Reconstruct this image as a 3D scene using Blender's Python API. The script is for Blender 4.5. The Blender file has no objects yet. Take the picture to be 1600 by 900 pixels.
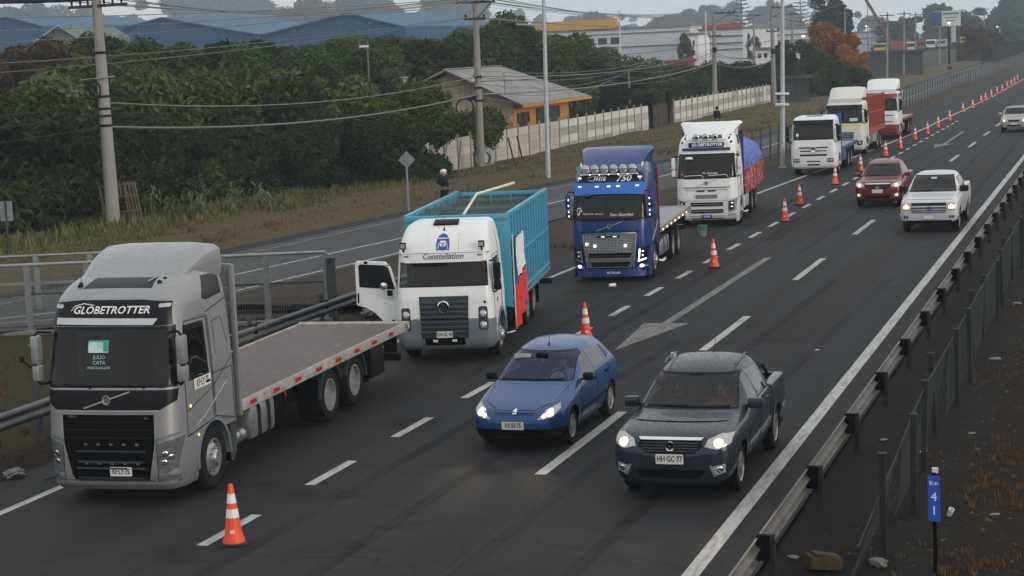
import bpy, bmesh, math, random
from mathutils import Vector, Matrix
from mathutils.bvhtree import BVHTree
random.seed(7)
SC = bpy.context.scene
COL = SC.collection
PI = math.pi
# ------------------------------------------------------------------ camera
CAM_H = 6.514
FPX = 3000.0
R3 = ((0.95174442, -0.00512955, -0.30684891), (0.30363078, -0.12963304, 0.94392988), (-0.04461969, -0.99154877, -0.12182003))
cam = bpy.data.objects.new('camera', bpy.data.cameras.new('camera'))
COL.objects.link(cam)
cam.data.sensor_width = 36.0
cam.data.lens = 36.0 * FPX / 1600.0
cam.data.clip_start = 0.5
cam.data.clip_end = 4000.0
cam.matrix_world = Matrix(((R3[0][0], -R3[0][1], -R3[0][2], 0), (R3[1][0], -R3[1][1], -R3[1][2], 0), (R3[2][0], -R3[2][1], -R3[2][2], CAM_H), (0, 0, 0, 1)))
SC.camera = cam
# ------------------------------------------------------------------ overcast dusk sky and weak soft sun
SUN_EL, SUN_AZ = math.radians(10), math.radians(112)     # azimuth measured from +Y towards +X
W = bpy.data.worlds.new('World'); SC.world = W; W.use_nodes = True
nt = W.node_tree; nt.nodes.clear()
wo = nt.nodes.new('ShaderNodeOutputWorld'); bg = nt.nodes.new('ShaderNodeBackground')
sky = nt.nodes.new('ShaderNodeTexSky'); sky.sky_type = 'NISHITA'; sky.sun_disc = False
sky.sun_elevation = SUN_EL; sky.sun_rotation = SUN_AZ; sky.air_density = 2.0; sky.dust_density = 4.0
mx = nt.nodes.new('ShaderNodeMixRGB'); mx.inputs['Fac'].default_value = 0.85
mx.inputs['Color2'].default_value = (10.3, 10.5, 10.6, 1)   # cloud deck
nt.links.new(sky.outputs['Color'], mx.inputs['Color1']); nt.links.new(mx.outputs['Color'], bg.inputs['Color'])
bg.inputs['Strength'].default_value = 0.10
nt.links.new(bg.outputs['Background'], wo.inputs['Surface'])
sl = bpy.data.lights.new('sun', 'SUN'); sl.energy = 1.3; sl.angle = math.radians(25); sl.color = (1.0, 0.90, 0.78)
so = bpy.data.objects.new('sun', sl); COL.objects.link(so)
sd = Vector((math.sin(SUN_AZ) * math.cos(SUN_EL), math.cos(SUN_AZ) * math.cos(SUN_EL), math.sin(SUN_EL)))
so.rotation_euler = sd.to_track_quat('Z', 'Y').to_euler(); so.location = (0, 0, 60)
SC.view_settings.view_transform = 'Standard'; SC.view_settings.look = 'None'
SC.view_settings.exposure = 0.0; SC.view_settings.gamma = 1.0
SC.render.engine = 'CYCLES'
cy = SC.cycles
cy.use_denoising = True; cy.max_bounces = 6; cy.diffuse_bounces = 2; cy.glossy_bounces = 3; cy.transmission_bounces = 4
cy.transparent_max_bounces = 10; cy.volume_bounces = 0; cy.caustics_reflective = False; cy.caustics_refractive = False
cy.sample_clamp_indirect = 4.0
# ------------------------------------------------------------------ pixel helpers (1600 x 900 photograph) used only to find world positions
def ray(px, py):
    v = (px - 800.0, py - 450.0, FPX)
    return [sum(R3[i][k] * v[k] for k in range(3)) for i in range(3)]
def gp(px, py, z=0.0):
    v = ray(px, py); t = (z - CAM_H) / v[2]
    return Vector((v[0] * t, v[1] * t, z))
def at(px, py, y):
    v = ray(px, py); t = y / v[1]
    return Vector((v[0] * t, y, v[2] * t + CAM_H))
def gh(x, y=0):
    return max(0.0, -37.0 - x) * 0.026
# ------------------------------------------------------------------ tagging
def tag(o, label=None, cat=None, group=None, kind=None):
    if label: o['label'] = label
    if cat: o['category'] = cat
    if group: o['group'] = group
    if kind: o['kind'] = kind
    return o
def thing(name, label, cat, loc=(0, 0, 0), rot=(0, 0, 0), group=None):
    o = bpy.data.objects.new(name, None); COL.objects.link(o)
    o.empty_display_size = 0.2
    o.location = loc; o.rotation_euler = rot
    return tag(o, label, cat, group)
KIDS = {}
def link(name, me, parent=None):
    o = bpy.data.objects.new(name, me); COL.objects.link(o)
    if parent is not None:
        o.parent = parent; KIDS.setdefault(parent.name, []).append(o)
    return o
def empty(name, parent):
    return link(name, None, parent)
def dup(o, loc=None, rot=None, label=None, group=None, parent=None, scale=None):
    c = o.copy(); COL.objects.link(c)
    if parent is not None:
        c.parent = parent; KIDS.setdefault(parent.name, []).append(c)
    if loc is not None: c.location = loc
    if rot is not None: c.rotation_euler = rot
    if scale is not None: c.scale = scale
    if label: c['label'] = label
    if group: c['group'] = group
    for k in list(KIDS.get(o.name, [])):
        dup(k, parent=c)
    return c
# ------------------------------------------------------------------ mesh helper
class B:
    def __init__(s): s.bm = bmesh.new()
    def vs(s, pts): return [s.bm.verts.new(p) for p in pts]
    def face(s, pts):
        return s.bm.faces.new(s.vs(pts))
    def box(s, c, d, rot=None, bev=0.0):
        M = Matrix.Translation(c) @ (rot if rot is not None else Matrix.Identity(4)) @ Matrix.Diagonal((d[0], d[1], d[2], 1))
        r = bmesh.ops.create_cube(s.bm, size=1.0, matrix=M)
        if bev > 0:
            es = list({e for v in r['verts'] for e in v.link_edges})
            bmesh.ops.bevel(s.bm, geom=es, offset=bev, segments=2, affect='EDGES', profile=0.6)
        return s
    def bb(s, x0, x1, y0, y1, z0, z1, bev=0.0):
        return s.box(((x0 + x1) / 2, (y0 + y1) / 2, (z0 + z1) / 2), (abs(x1 - x0), abs(y1 - y0), abs(z1 - z0)), None, bev)
    def bar(s, p0, p1, w, h=None):
        p0 = Vector(p0); p1 = Vector(p1); d = p1 - p0; L = d.length
        if L < 1e-6: return s
        rot = d.to_track_quat('Z', 'Y').to_matrix().to_4x4()
        return s.box((p0 + p1) / 2, (w, h or w, L), rot)
    def cyl(s, p0, p1, r0, r1=None, n=12, caps=True):
        p0 = Vector(p0); p1 = Vector(p1); d = p1 - p0
        rot = d.to_track_quat('Z', 'Y').to_matrix()
        r1 = r0 if r1 is None else r1
        a = []; b = []
        for i in range(n):
            t = 2 * PI * i / n; u = rot @ Vector((math.cos(t), math.sin(t), 0))
            a.append(s.bm.verts.new(p0 + u * r0)); b.append(s.bm.verts.new(p1 + u * r1))
        for i in range(n):
            j = (i + 1) % n; s.bm.faces.new((a[i], a[j], b[j], b[i]))
        if caps:
            s.bm.faces.new(a[::-1]); s.bm.faces.new(b)
        return s
    def tube(s, pts, r, n=6, taper=None):
        pts = [Vector(p) for p in pts]; rings = []
        up = Vector((0, 0, 1))
        for i, p in enumerate(pts):
            d = (pts[min(i + 1, len(pts) - 1)] - pts[max(i - 1, 0)]).normalized()
            u = d.cross(up)
            if u.length < 1e-3: u = d.cross(Vector((0, 1, 0)))
            u.normalize(); w = d.cross(u)
            rr = r if taper is None else r + (taper - r) * i / (len(pts) - 1)
            rings.append([s.bm.verts.new(p + (u * math.cos(2 * PI * k / n) + w * math.sin(2 * PI * k / n)) * rr) for k in range(n)])
        for a, b in zip(rings, rings[1:]):
            for k in range(n):
                j = (k + 1) % n; s.bm.faces.new((a[k], a[j], b[j], b[k]))
        s.bm.faces.new(rings[0][::-1]); s.bm.faces.new(rings[-1])
        return s
    def lathe(s, prof, o=(0, 0, 0), ax='z', n=24, flip=1):
        o = Vector(o); rings = []
        for r, h in prof:
            ring = []
            for i in range(n):
                t = 2 * PI * i / n; c, q = math.cos(t) * r, math.sin(t) * r
                p = (c, q, h) if ax == 'z' else ((h * flip, c, q) if ax == 'x' else (c, h * flip, q))
                ring.append(s.bm.verts.new(o + Vector(p)))
            rings.append(ring)
        for a, b in zip(rings, rings[1:]):
            for k in range(n):
                j = (k + 1) % n; s.bm.faces.new((a[k], a[j], b[j], b[k]))
        loop = prof[0] == prof[-1]
        if not loop and prof[0][0] > 1e-5: s.bm.faces.new(rings[0][::-1])
        if not loop and prof[-1][0] > 1e-5: s.bm.faces.new(rings[-1])
        return s
    def prism(s, poly, ax, a0, a1):
        def P(u, v, a): return {'x': (a, u, v), 'y': (u, a, v), 'z': (u, v, a)}[ax]
        A = s.vs([P(u, v, a0) for u, v in poly]); C = s.vs([P(u, v, a1) for u, v in poly]); n = len(poly)
        for i in range(n):
            j = (i + 1) % n; s.bm.faces.new((A[i], A[j], C[j], C[i]))
        s.bm.faces.new(A[::-1]); s.bm.faces.new(C)
        return s
    def loft(s, rings, cap0=True, cap1=True, closed=True):
        V = [s.vs(r) for r in rings]; n = len(V[0])
        for a, b in zip(V, V[1:]):
            for k in range(n if closed else n - 1):
                j = (k + 1) % n; s.bm.faces.new((a[k], a[j], b[j], b[k]))
        if cap0: s.bm.faces.new(V[0][::-1])
        if cap1: s.bm.faces.new(V[-1])
        return V
    def sheet(s, pts_a, pts_b):
        A = s.vs(pts_a); C = s.vs(pts_b)
        for i in range(len(A) - 1): s.bm.faces.new((A[i], A[i + 1], C[i + 1], C[i]))
        return s
    def mesh(s, name, mat, smooth=True, sharp=34, fixn=True):
        bm = s.bm
        if fixn: bmesh.ops.recalc_face_normals(bm, faces=bm.faces)
        bm.normal_update()
        lim = math.radians(sharp)
        for f in bm.faces: f.smooth = smooth
        if smooth:
            for e in bm.edges:
                if len(e.link_faces) != 2 or e.calc_face_angle(0) > lim: e.smooth = False
        me = bpy.data.meshes.new(name); bm.to_mesh(me); bm.free()
        for m in (mat if isinstance(mat, (list, tuple)) else [mat]): me.materials.append(m)
        return me
    def obj(s, name, mat, parent=None, smooth=True, sharp=34, fixn=True):
        return link(name, s.mesh(name, mat, smooth, sharp, fixn), parent)
def struct(name, b, mat, kind='structure', label=None, smooth=False, fixn=False):
    return tag(b.obj(name, mat, None, smooth, 40, fixn), label, None, None, kind)
def pchip(tab, k):
    xs = [t[0] for t in tab]; ys = [t[k] for t in tab]; n = len(xs)
    d = [(ys[i + 1] - ys[i]) / (xs[i + 1] - xs[i]) for i in range(n - 1)]
    m = [d[0]] + [0 if d[i - 1] * d[i] <= 0 else 2 * d[i - 1] * d[i] / (d[i - 1] + d[i]) for i in range(1, n - 1)] + [d[-1]]
    def f(x):
        if x <= xs[0]: return ys[0]
        if x >= xs[-1]: return ys[-1]
        i = max(j for j in range(n - 1) if xs[j] <= x)
        h = xs[i + 1] - xs[i]; t = (x - xs[i]) / h
        return ((2 * t ** 3 - 3 * t * t + 1) * ys[i] + (t ** 3 - 2 * t * t + t) * h * m[i] + (-2 * t ** 3 + 3 * t * t) * ys[i + 1] + (t ** 3 - t * t) * h * m[i + 1])
    return f
# ------------------------------------------------------------------ cutting body panels out of a lofted shell
AX = {'f': (0, 2), 's': (1, 2), 't': (0, 1)}
def region(bm, poly, axis, test):
    """faces of bm inside the convex outline poly (seen along the axis), cut cleanly along its edges"""
    u, v = AX[axis]
    area = sum(poly[i][0] * poly[(i + 1) % len(poly)][1] - poly[(i + 1) % len(poly)][0] * poly[i][1] for i in range(len(poly)))
    if area < 0: poly = poly[::-1]
    u0, u1 = min(p[0] for p in poly), max(p[0] for p in poly); v0, v1 = min(p[1] for p in poly), max(p[1] for p in poly)
    fs = []
    for f in bm.faces:
        if not test(f): continue
        cu = [w.co[u] for w in f.verts]; cv = [w.co[v] for w in f.verts]
        if max(cu) < u0 or min(cu) > u1 or max(cv) < v0 or min(cv) > v1: continue
        fs.append(f)
    for i in range(len(poly)):
        if not fs: return []
        p, q = poly[i], poly[(i + 1) % len(poly)]
        nu, nv = (q[1] - p[1]), -(q[0] - p[0])
        L = math.hypot(nu, nv)
        if L < 1e-6: continue
        no = [0, 0, 0]; co = [0, 0, 0]; no[u] = nu / L; no[v] = nv / L; co[u] = p[0]; co[v] = p[1]
        geom = list({x for f in fs for x in f.verts}) + list({x for f in fs for x in f.edges}) + fs
        r = bmesh.ops.bisect_plane(bm, geom=geom, dist=1e-5, plane_co=co, plane_no=no)
        fs = [g for g in r['geom'] if isinstance(g, bmesh.types.BMFace) and
              (g.calc_center_median()[u] - co[u]) * no[u] + (g.calc_center_median()[v] - co[v]) * no[v] < 0]
    return fs
FRONT = lambda f: f.normal.y < -0.12
RIGHT = lambda f: f.normal.x > 0.25
LEFT = lambda f: f.normal.x < -0.25
TOP = lambda f: f.normal.z > 0.3
def cut(bm, polys, axis, test):
    """take the region out of bm and return it as a B of its own"""
    if polys and not isinstance(polys[0][0], (list, tuple)): polys = [polys]
    b = B(); vm = {}
    for poly in polys:
        fs = region(bm, poly, axis, test)
        for f in fs:
            vv = []
            for w in f.verts:
                k = (round(w.co.x, 5), round(w.co.y, 5), round(w.co.z, 5))
                if k not in vm: vm[k] = b.bm.verts.new(w.co)
                if vm[k] not in vv: vv.append(vm[k])
            if len(vv) > 2:
                try: b.bm.faces.new(vv)
                except ValueError: pass
        if fs: bmesh.ops.delete(bm, geom=fs, context='FACES')
        bm.normal_update()
    b.bm.normal_update()
    return b
def panel(b, off=0.0, gap=0.004, depth=0.015):
    """raise a cut panel by off, shrink its edge by gap and turn the edge inwards by depth"""
    bm = b.bm
    if not bm.faces: return b
    bm.normal_update()
    if gap > 0:
        try: bmesh.ops.inset_region(bm, faces=list(bm.faces), thickness=gap, use_boundary=True, use_even_offset=True)
        except Exception: pass
        bd = [f for f in bm.faces if any(e.is_boundary for e in f.edges)]
    bm.normal_update()
    mv = {v: v.normal.copy() for v in bm.verts}
    edge = {v for e in bm.edges if e.is_boundary for v in e.verts}
    for v, n in mv.items():
        v.co += n * (-depth if v in edge else off)
    return b
def thick(b, t=0.01):
    """give a cut panel depth by turning its boundary inwards"""
    bm = b.bm; bm.normal_update()
    nn = {v: v.normal.copy() for v in bm.verts}
    es = [e for e in bm.edges if e.is_boundary]
    r = bmesh.ops.extrude_edge_only(bm, edges=es)
    nv = [g for g in r['geom'] if isinstance(g, bmesh.types.BMVert)]
    for v in nv:
        src = [o for e in v.link_edges for o in [e.other_vert(v)] if o in nn]
        if src: v.co -= nn[src[0]] * t
    return b
def drape(b, tree, axis, off=0.006, far=6.0):
    """press a flat detail onto a body: axis 'f' from the front, 's+' / 's-' from its sides, 't' from above"""
    d = {'f': Vector((0, 1, 0)), 's+': Vector((-1, 0, 0)), 's-': Vector((1, 0, 0)), 't': Vector((0, 0, -1))}[axis]
    for v in b.bm.verts:
        k = {'f': 1, 's+': 0, 's-': 0, 't': 2}[axis]
        extra = v.co[k] * -d[k]            # height the detail already has towards the viewer
        o = v.co.copy(); o[k] = 0; o = o - d * far
        hit = tree.ray_cast(o, d)
        if hit[0] is not None: v.co = hit[0] - d * (off + extra)
    return b
_fonts = {}
def text_b(s, size, shear=0.0, depth=0.0, bold=0.0, sx=1.0, rot='f'):
    """lettering as a flat bmesh, centred, in the x-z plane ('f') or the y-z plane"""
    cu = bpy.data.curves.new('lettering', 'FONT'); cu.body = s; cu.size = size; cu.shear = shear
    cu.align_x = 'CENTER'; cu.align_y = 'CENTER'; cu.resolution_u = 2; cu.offset = bold; cu.extrude = depth
    o = bpy.data.objects.new('lettering', cu); COL.objects.link(o)
    me = o.to_mesh()
    b = B(); b.bm.from_mesh(me)
    o.to_mesh_clear(); bpy.data.objects.remove(o); bpy.data.curves.remove(cu)
    for v in b.bm.verts:
        x, y, z = v.co; x *= sx
        v.co = {'f': (x, -z, y), 's+': (z, x, y), 't': (x, y, z)}[rot]
    return b
def shift(b, d):
    for v in b.bm.verts: v.co += Vector(d)
    return b
# ------------------------------------------------------------------ materials
class N:
    def __init__(s, name):
        s.m = bpy.data.materials.new(name); s.m.use_nodes = True; s.t = s.m.node_tree
        s.t.nodes.clear(); s.out = s.t.nodes.new('ShaderNodeOutputMaterial')
    def n(s, ty): return s.t.nodes.new(ty)
    def l(s, a, b): s.t.links.new(a, b)
    def val(s, sock, v):
        if hasattr(v, 'is_linked') or isinstance(v, bpy.types.NodeSocket): s.l(v, sock)
        else: sock.default_value = v
    def coord(s, kind='Object', scale=(1, 1, 1)):
        tc = s.n('ShaderNodeTexCoord'); mp = s.n('ShaderNodeMapping'); mp.inputs['Scale'].default_value = scale
        s.l(tc.outputs[kind], mp.inputs['Vector']); return mp.outputs['Vector']
    def noise(s, vec, scale, detail=4, rough=0.6, lo=0.3, hi=0.7):
        x = s.n('ShaderNodeTexNoise'); x.inputs['Scale'].default_value = scale; x.inputs['Detail'].default_value = detail
        x.inputs['Roughness'].default_value = rough; s.l(vec, x.inputs['Vector'])
        r = s.n('ShaderNodeMapRange'); r.inputs['From Min'].default_value = lo; r.inputs['From Max'].default_value = hi
        s.l(x.outputs['Fac'], r.inputs['Value']); return r.outputs['Result']
    def mix(s, f, a, b, mode='MIX'):
        x = s.n('ShaderNodeMixRGB'); x.blend_type = mode
        s.val(x.inputs['Fac'], f)
        for k, c in (('Color1', a), ('Color2', b)):
            if isinstance(c, bpy.types.NodeSocket): s.l(c, x.inputs[k])
            else: x.inputs[k].default_value = (c[0], c[1], c[2], 1)
        return x.outputs['Color']
    def math(s, op, a, b=0.0):
        x = s.n('ShaderNodeMath'); x.operation = op
        s.val(x.inputs[0], a); s.val(x.inputs[1], b); return x.outputs[0]
    def bump(s, h, strength=0.3, dist=0.02):
        x = s.n('ShaderNodeBump'); x.inputs['Strength'].default_value = strength; x.inputs['Distance'].default_value = dist
        s.l(h, x.inputs['Height']); return x.outputs['Normal']
    def bsdf(s, col, rough=0.6, metal=0.0, coat=0.0, normal=None, emit=None, es=0.0, spec=None):
        p = s.n('ShaderNodeBsdfPrincipled')
        if isinstance(col, bpy.types.NodeSocket): s.l(col, p.inputs['Base Color'])
        else: p.inputs['Base Color'].default_value = (col[0], col[1], col[2], 1)
        s.val(p.inputs['Roughness'], rough); p.inputs['Metallic'].default_value = metal
        p.inputs['Coat Weight'].default_value = coat; p.inputs['Coat Roughness'].default_value = 0.06
        if spec is not None: p.inputs['Specular IOR Level'].default_value = spec
        if normal is not None: s.l(normal, p.inputs['Normal'])
        if emit is not None:
            p.inputs['Emission Color'].default_value = (emit[0], emit[1], emit[2], 1); p.inputs['Emission Strength'].default_value = es
        s.l(p.outputs['BSDF'], s.out.inputs['Surface']); return p
def paint(name, col, metal=0.0, rough=0.32, coat=0.6, dirt=0.25, dcol=(0.10, 0.085, 0.07), low=True, shiny=False):
    a = N(name); v = a.coord()
    n1 = a.noise(v, 1.7, 5, 0.65, 0.35, 0.75); n2 = a.noise(v, 14, 3, 0.7, 0.3, 0.7)
    f = a.math('MULTIPLY', n1, n2)
    if low:                                    # road spray sits on the lower bodywork
        sp = a.n('ShaderNodeSeparateXYZ'); a.l(v, sp.inputs[0])
        r = a.n('ShaderNodeMapRange'); r.inputs['From Min'].default_value = 1.1; r.inputs['From Max'].default_value = 0.2
        a.l(sp.outputs['Z'], r.inputs['Value'])
        f = a.math('ADD', f, a.math('MULTIPLY', r.outputs['Result'], 0.8))
    f = a.math('MULTIPLY', f, dirt)
    c = a.mix(f, col, dcol)
    rr = a.n('ShaderNodeMapRange'); rr.inputs['To Min'].default_value = rough; rr.inputs['To Max'].default_value = min(1, rough + 0.25)
    a.l(n2, rr.inputs['Value'])
    a.bsdf(c, rr.outputs['Result'], metal, coat * (0.55 if shiny else 0.6), spec=0.3 if shiny else 0.35); return a.m
def plain(name, col, rough=0.6, metal=0.0, var=0.25, scale=6.0, coat=0.0, bump=0.0, bscale=30.0, spec=None):
    if spec is None and rough > 0.5: spec = 0.2
    a = N(name); v = a.coord()
    n1 = a.noise(v, scale, 5, 0.7, 0.3, 0.7)
    c = a.mix(n1, [x * (1 - var) for x in col], [min(1, x * (1 + var)) for x in col])
    nn = a.bump(a.noise(v, bscale, 3), bump, 0.02) if bump > 0 else None
    a.bsdf(c, rough, metal, coat, nn, spec=spec); return a.m
def glow(name, col, strength):
    a = N(name); a.bsdf((0.9, 0.9, 0.9), 0.2, emit=col, es=strength); return a.m
def glass(name, tint=(0.35, 0.38, 0.38), rough=0.02, ior=1.32, refl=(1, 1, 1)):
    a = N(name); fr = a.n('ShaderNodeFresnel'); fr.inputs['IOR'].default_value = ior
    tr = a.n('ShaderNodeBsdfTransparent'); tr.inputs['Color'].default_value = (*tint, 1)
    gl = a.n('ShaderNodeBsdfGlossy'); gl.inputs['Roughness'].default_value = rough; gl.inputs['Color'].default_value = (*refl, 1)
    mx = a.n('ShaderNodeMixShader'); a.l(fr.outputs[0], mx.inputs[0]); a.l(tr.outputs[0], mx.inputs[1]); a.l(gl.outputs[0], mx.inputs[2])
    a.l(mx.outputs[0], a.out.inputs['Surface']); return a.m
M = {}
M['silver'] = paint('silver_paint', (0.29, 0.30, 0.31), 0.45, 0.30, 0.6, 0.30, (0.11, 0.10, 0.085))
M['white'] = paint('white_paint', (0.74, 0.76, 0.77), 0, 0.35, 0.4, 0.22)
M['offwhite'] = paint('off_white_paint', (0.66, 0.66, 0.63), 0, 0.45, 0.2, 0.35)
M['navy'] = paint('navy_paint', (0.010, 0.034, 0.165), 0.1, 0.24, 0.8, 0.06, shiny=True)
M['visorblue'] = paint('bright_blue_paint', (0.02, 0.13, 0.55), 0.0, 0.28, 0.7, 0.06, low=False)
M['hatchblue'] = paint('hatchback_blue_paint', (0.006, 0.058, 0.19), 0.25, 0.22, 0.8, 0.07, shiny=True)
M['graphite'] = paint('graphite_paint', (0.012, 0.020, 0.034), 0.25, 0.28, 0.8, 0.10, (0.06, 0.06, 0.055), shiny=True)
M['red'] = paint('dark_red_paint', (0.13, 0.013, 0.010), 0.2, 0.26, 0.7, 0.12, shiny=True)
M['pearl'] = paint('pale_grey_paint', (0.58, 0.59, 0.62), 0.1, 0.3, 0.7, 0.2)
M['beige'] = paint('beige_silver_paint', (0.40, 0.39, 0.37), 0.3, 0.35, 0.6, 0.25)
M['boxblue'] = paint('cyan_blue_paint', (0.055, 0.31, 0.47), 0, 0.38, 0.4, 0.45, (0.14, 0.19, 0.20))
M['boxinner'] = plain('weathered_grey_boards', (0.13, 0.17, 0.16), 0.8, 0, 0.35, 3.0, 0, 0.2)
M['bumpgrey'] = paint('grey_plastic_bumper', (0.125, 0.165, 0.20), 0, 0.5, 0.1, 0.3)
M['grillegrey'] = plain('slate_grille_plastic', (0.030, 0.042, 0.056), 0.5, 0, 0.15)
M['black'] = plain('black_plastic', (0.005, 0.005, 0.0055), 0.6, 0, 0.3, spec=0.2)
M['gloss'] = plain('gloss_black', (0.005, 0.006, 0.009), 0.3, 0, 0.1, spec=0.22)
M['matte'] = plain('matte_black', (0.004, 0.004, 0.004), 0.9, 0, 0.3, spec=0.08)
M['void'] = plain('dark_cabin_lining', (0.012, 0.012, 0.014), 0.9, 0, 0.2)
M['seat'] = plain('dark_seat_fabric', (0.035, 0.035, 0.04), 0.9, 0, 0.3)
M['tyre'] = plain('tyre_rubber', (0.012, 0.0115, 0.011), 0.9, 0, 0.35, 9, 0, 0.15, 40)
M['rim'] = plain('alloy_rim', (0.36, 0.36, 0.37), 0.38, 0.7, 0.25, 12)
M['steelrim'] = plain('dull_steel_rim', (0.30, 0.30, 0.30), 0.5, 0.35, 0.35, 10)
M['darkrim'] = plain('dark_rim', (0.06, 0.06, 0.065), 0.5, 0.4, 0.3)
M['chrome'] = plain('chrome', (0.72, 0.73, 0.75), 0.14, 1.0, 0.06)
M['alu'] = plain('aluminium', (0.42, 0.42, 0.42), 0.38, 0.8, 0.2, 8)
M['galv'] = plain('galvanised_steel', (0.27, 0.285, 0.29), 0.5, 0.55, 0.2, 5, 0, 0.05)
M['galvdull'] = plain('dull_galvanised_post', (0.070, 0.080, 0.080), 0.6, 0.3, 0.3, 4)
M['railtan'] = plain('dusty_guard_rail', (0.125, 0.115, 0.104), 0.5, 0.35, 0.4, 3)
M['railgrey'] = plain('grey_guard_rail', (0.12, 0.125, 0.13), 0.5, 0.4, 0.3, 3)
M['chassis'] = plain('chassis_black', (0.007, 0.007, 0.007), 0.8, 0, 0.4, spec=0.1)
M['lens'] = glass('clear_lens', (0.75, 0.78, 0.8), 0.05)
M['lampbowl'] = plain('lamp_reflector', (0.42, 0.43, 0.45), 0.22, 0.35, 0.25, 20)
M['screen'] = glass('windscreen_glass', (0.52, 0.58, 0.57), 0.02, 1.42)
M['sideglass'] = glass('side_glass', (0.24, 0.26, 0.26), 0.02, 1.9)
M['hatchglass'] = glass('blue_tinted_glass', (0.50, 0.52, 0.66), 0.03, 1.55, (0.62, 0.66, 1.0))
M['solid_glass'] = plain('dark_panel_glass', (0.006, 0.009, 0.014), 0.3, 0, 0.05, spec=0.2)
M['warm'] = glow('warm_headlamp_glow', (1.0, 0.60, 0.26), 1.5)
M['warmhi'] = glow('pale_warm_headlamp_glow', (1.0, 0.70, 0.36), 1.4)
M['cool'] = glow('cool_led_glow', (0.80, 0.88, 1.0), 4.0)
M['coollow'] = glow('cool_marker_glow', (0.85, 0.92, 1.0), 1.3)
M['amber'] = glow('amber_lamp_glow', (1.0, 0.42, 0.08), 4.0)
M['amberoff'] = plain('amber_lens', (0.45, 0.14, 0.02), 0.3)
M['redlens'] = plain('red_lens', (0.40, 0.015, 0.012), 0.3)
M['redglow'] = glow('red_lamp_glow', (1.0, 0.10, 0.03), 5.0)
M['platewhite'] = plain('number_plate_white', (0.62, 0.62, 0.60), 0.45, 0, 0.1)
M['plateblue'] = plain('number_plate_blue', (0.02, 0.035, 0.25), 0.4)
M['ink'] = plain('black_ink', (0.008, 0.008, 0.009), 0.5)
M['letterwhite'] = plain('white_lettering', (0.74, 0.75, 0.76), 0.4, 0, 0.04)
M['lettergrey'] = plain('grey_lettering', (0.16, 0.165, 0.18), 0.4)
M['letterblue'] = plain('blue_print', (0.018, 0.055, 0.33), 0.5)
M['sticker'] = plain('green_sticker', (0.02, 0.33, 0.22), 0.5)
M['stickerpale'] = plain('pale_sticker', (0.42, 0.62, 0.62), 0.5)
M['yellow'] = plain('yellow_print', (0.62, 0.55, 0.03), 0.45)
M['slatred'] = paint('weathered_red_paint', (0.34, 0.065, 0.042), 0, 0.6, 0.0, 0.25)
M['truckred'] = paint('truck_red_paint', (0.21, 0.016, 0.016), 0, 0.4, 0.3, 0.25)
M['truckblue'] = paint('truck_blue_paint', (0.014, 0.058, 0.20), 0, 0.45, 0.25, 0.25)
M['darkblue'] = paint('dark_blue_panel', (0.012, 0.020, 0.085), 0, 0.5, 0.1, 0.2)
M['whitepole'] = plain('white_pole', (0.62, 0.62, 0.58), 0.6)
def cloth(name, c1, c2, scale, lo, hi):
    a = N(name); v = a.coord(); f = a.noise(v, scale, 5, 0.7, lo, hi); c = a.mix(f, c1, c2)
    a.bsdf(c, 0.75, normal=a.bump(a.noise(v, 9, 4), 0.5, 0.05)); return a.m
M['tarpblue'] = cloth('blue_tarpaulin', (0.045, 0.12, 0.46), (0.20, 0.28, 0.55), 5, 0.4, 0.7)
M['tarpred'] = cloth('red_printed_tarpaulin', (0.36, 0.02, 0.03), (0.62, 0.40, 0.40), 6, 0.52, 0.62)
M['flagblue'] = cloth('flag_blue_cloth', (0.02, 0.05, 0.22), (0.03, 0.07, 0.27), 4, 0.3, 0.7)
M['flagred'] = cloth('flag_red_cloth', (0.55, 0.018, 0.018), (0.66, 0.03, 0.03), 4, 0.3, 0.7)
M['flagwhite'] = cloth('flag_white_cloth', (0.70, 0.70, 0.71), (0.78, 0.78, 0.78), 4, 0.3, 0.7)
def mk_deck():
    a = N('worn_deck_board'); v = a.coord(scale=(1, 0.25, 1)); v2 = a.coord()
    s = a.noise(v, 7, 6, 0.75, 0.35, 0.75); b = a.noise(v2, 1.2, 5, 0.6, 0.3, 0.7)
    c = a.mix(b, (0.046, 0.026, 0.025), (0.076, 0.053, 0.050)); c = a.mix(a.math('MULTIPLY', s, 0.42), c, (0.205, 0.172, 0.165))
    a.bsdf(c, 0.6, normal=a.bump(s, 0.1, 0.01)); return a.m
M['deck'] = mk_deck()
M['steeldeck'] = plain('grey_steel_deck', (0.24, 0.255, 0.28), 0.5, 0.2, 0.25, 3)
# ---- cones
M['cone'] = plain('cone_orange', (0.78, 0.075, 0.022), 0.5, 0, 0.12, 7)
M['conewhite'] = plain('cone_white_band', (0.72, 0.72, 0.71), 0.4, 0, 0.12)
M['conebase'] = plain('cone_black_base', (0.03, 0.026, 0.024), 0.8)
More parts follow.
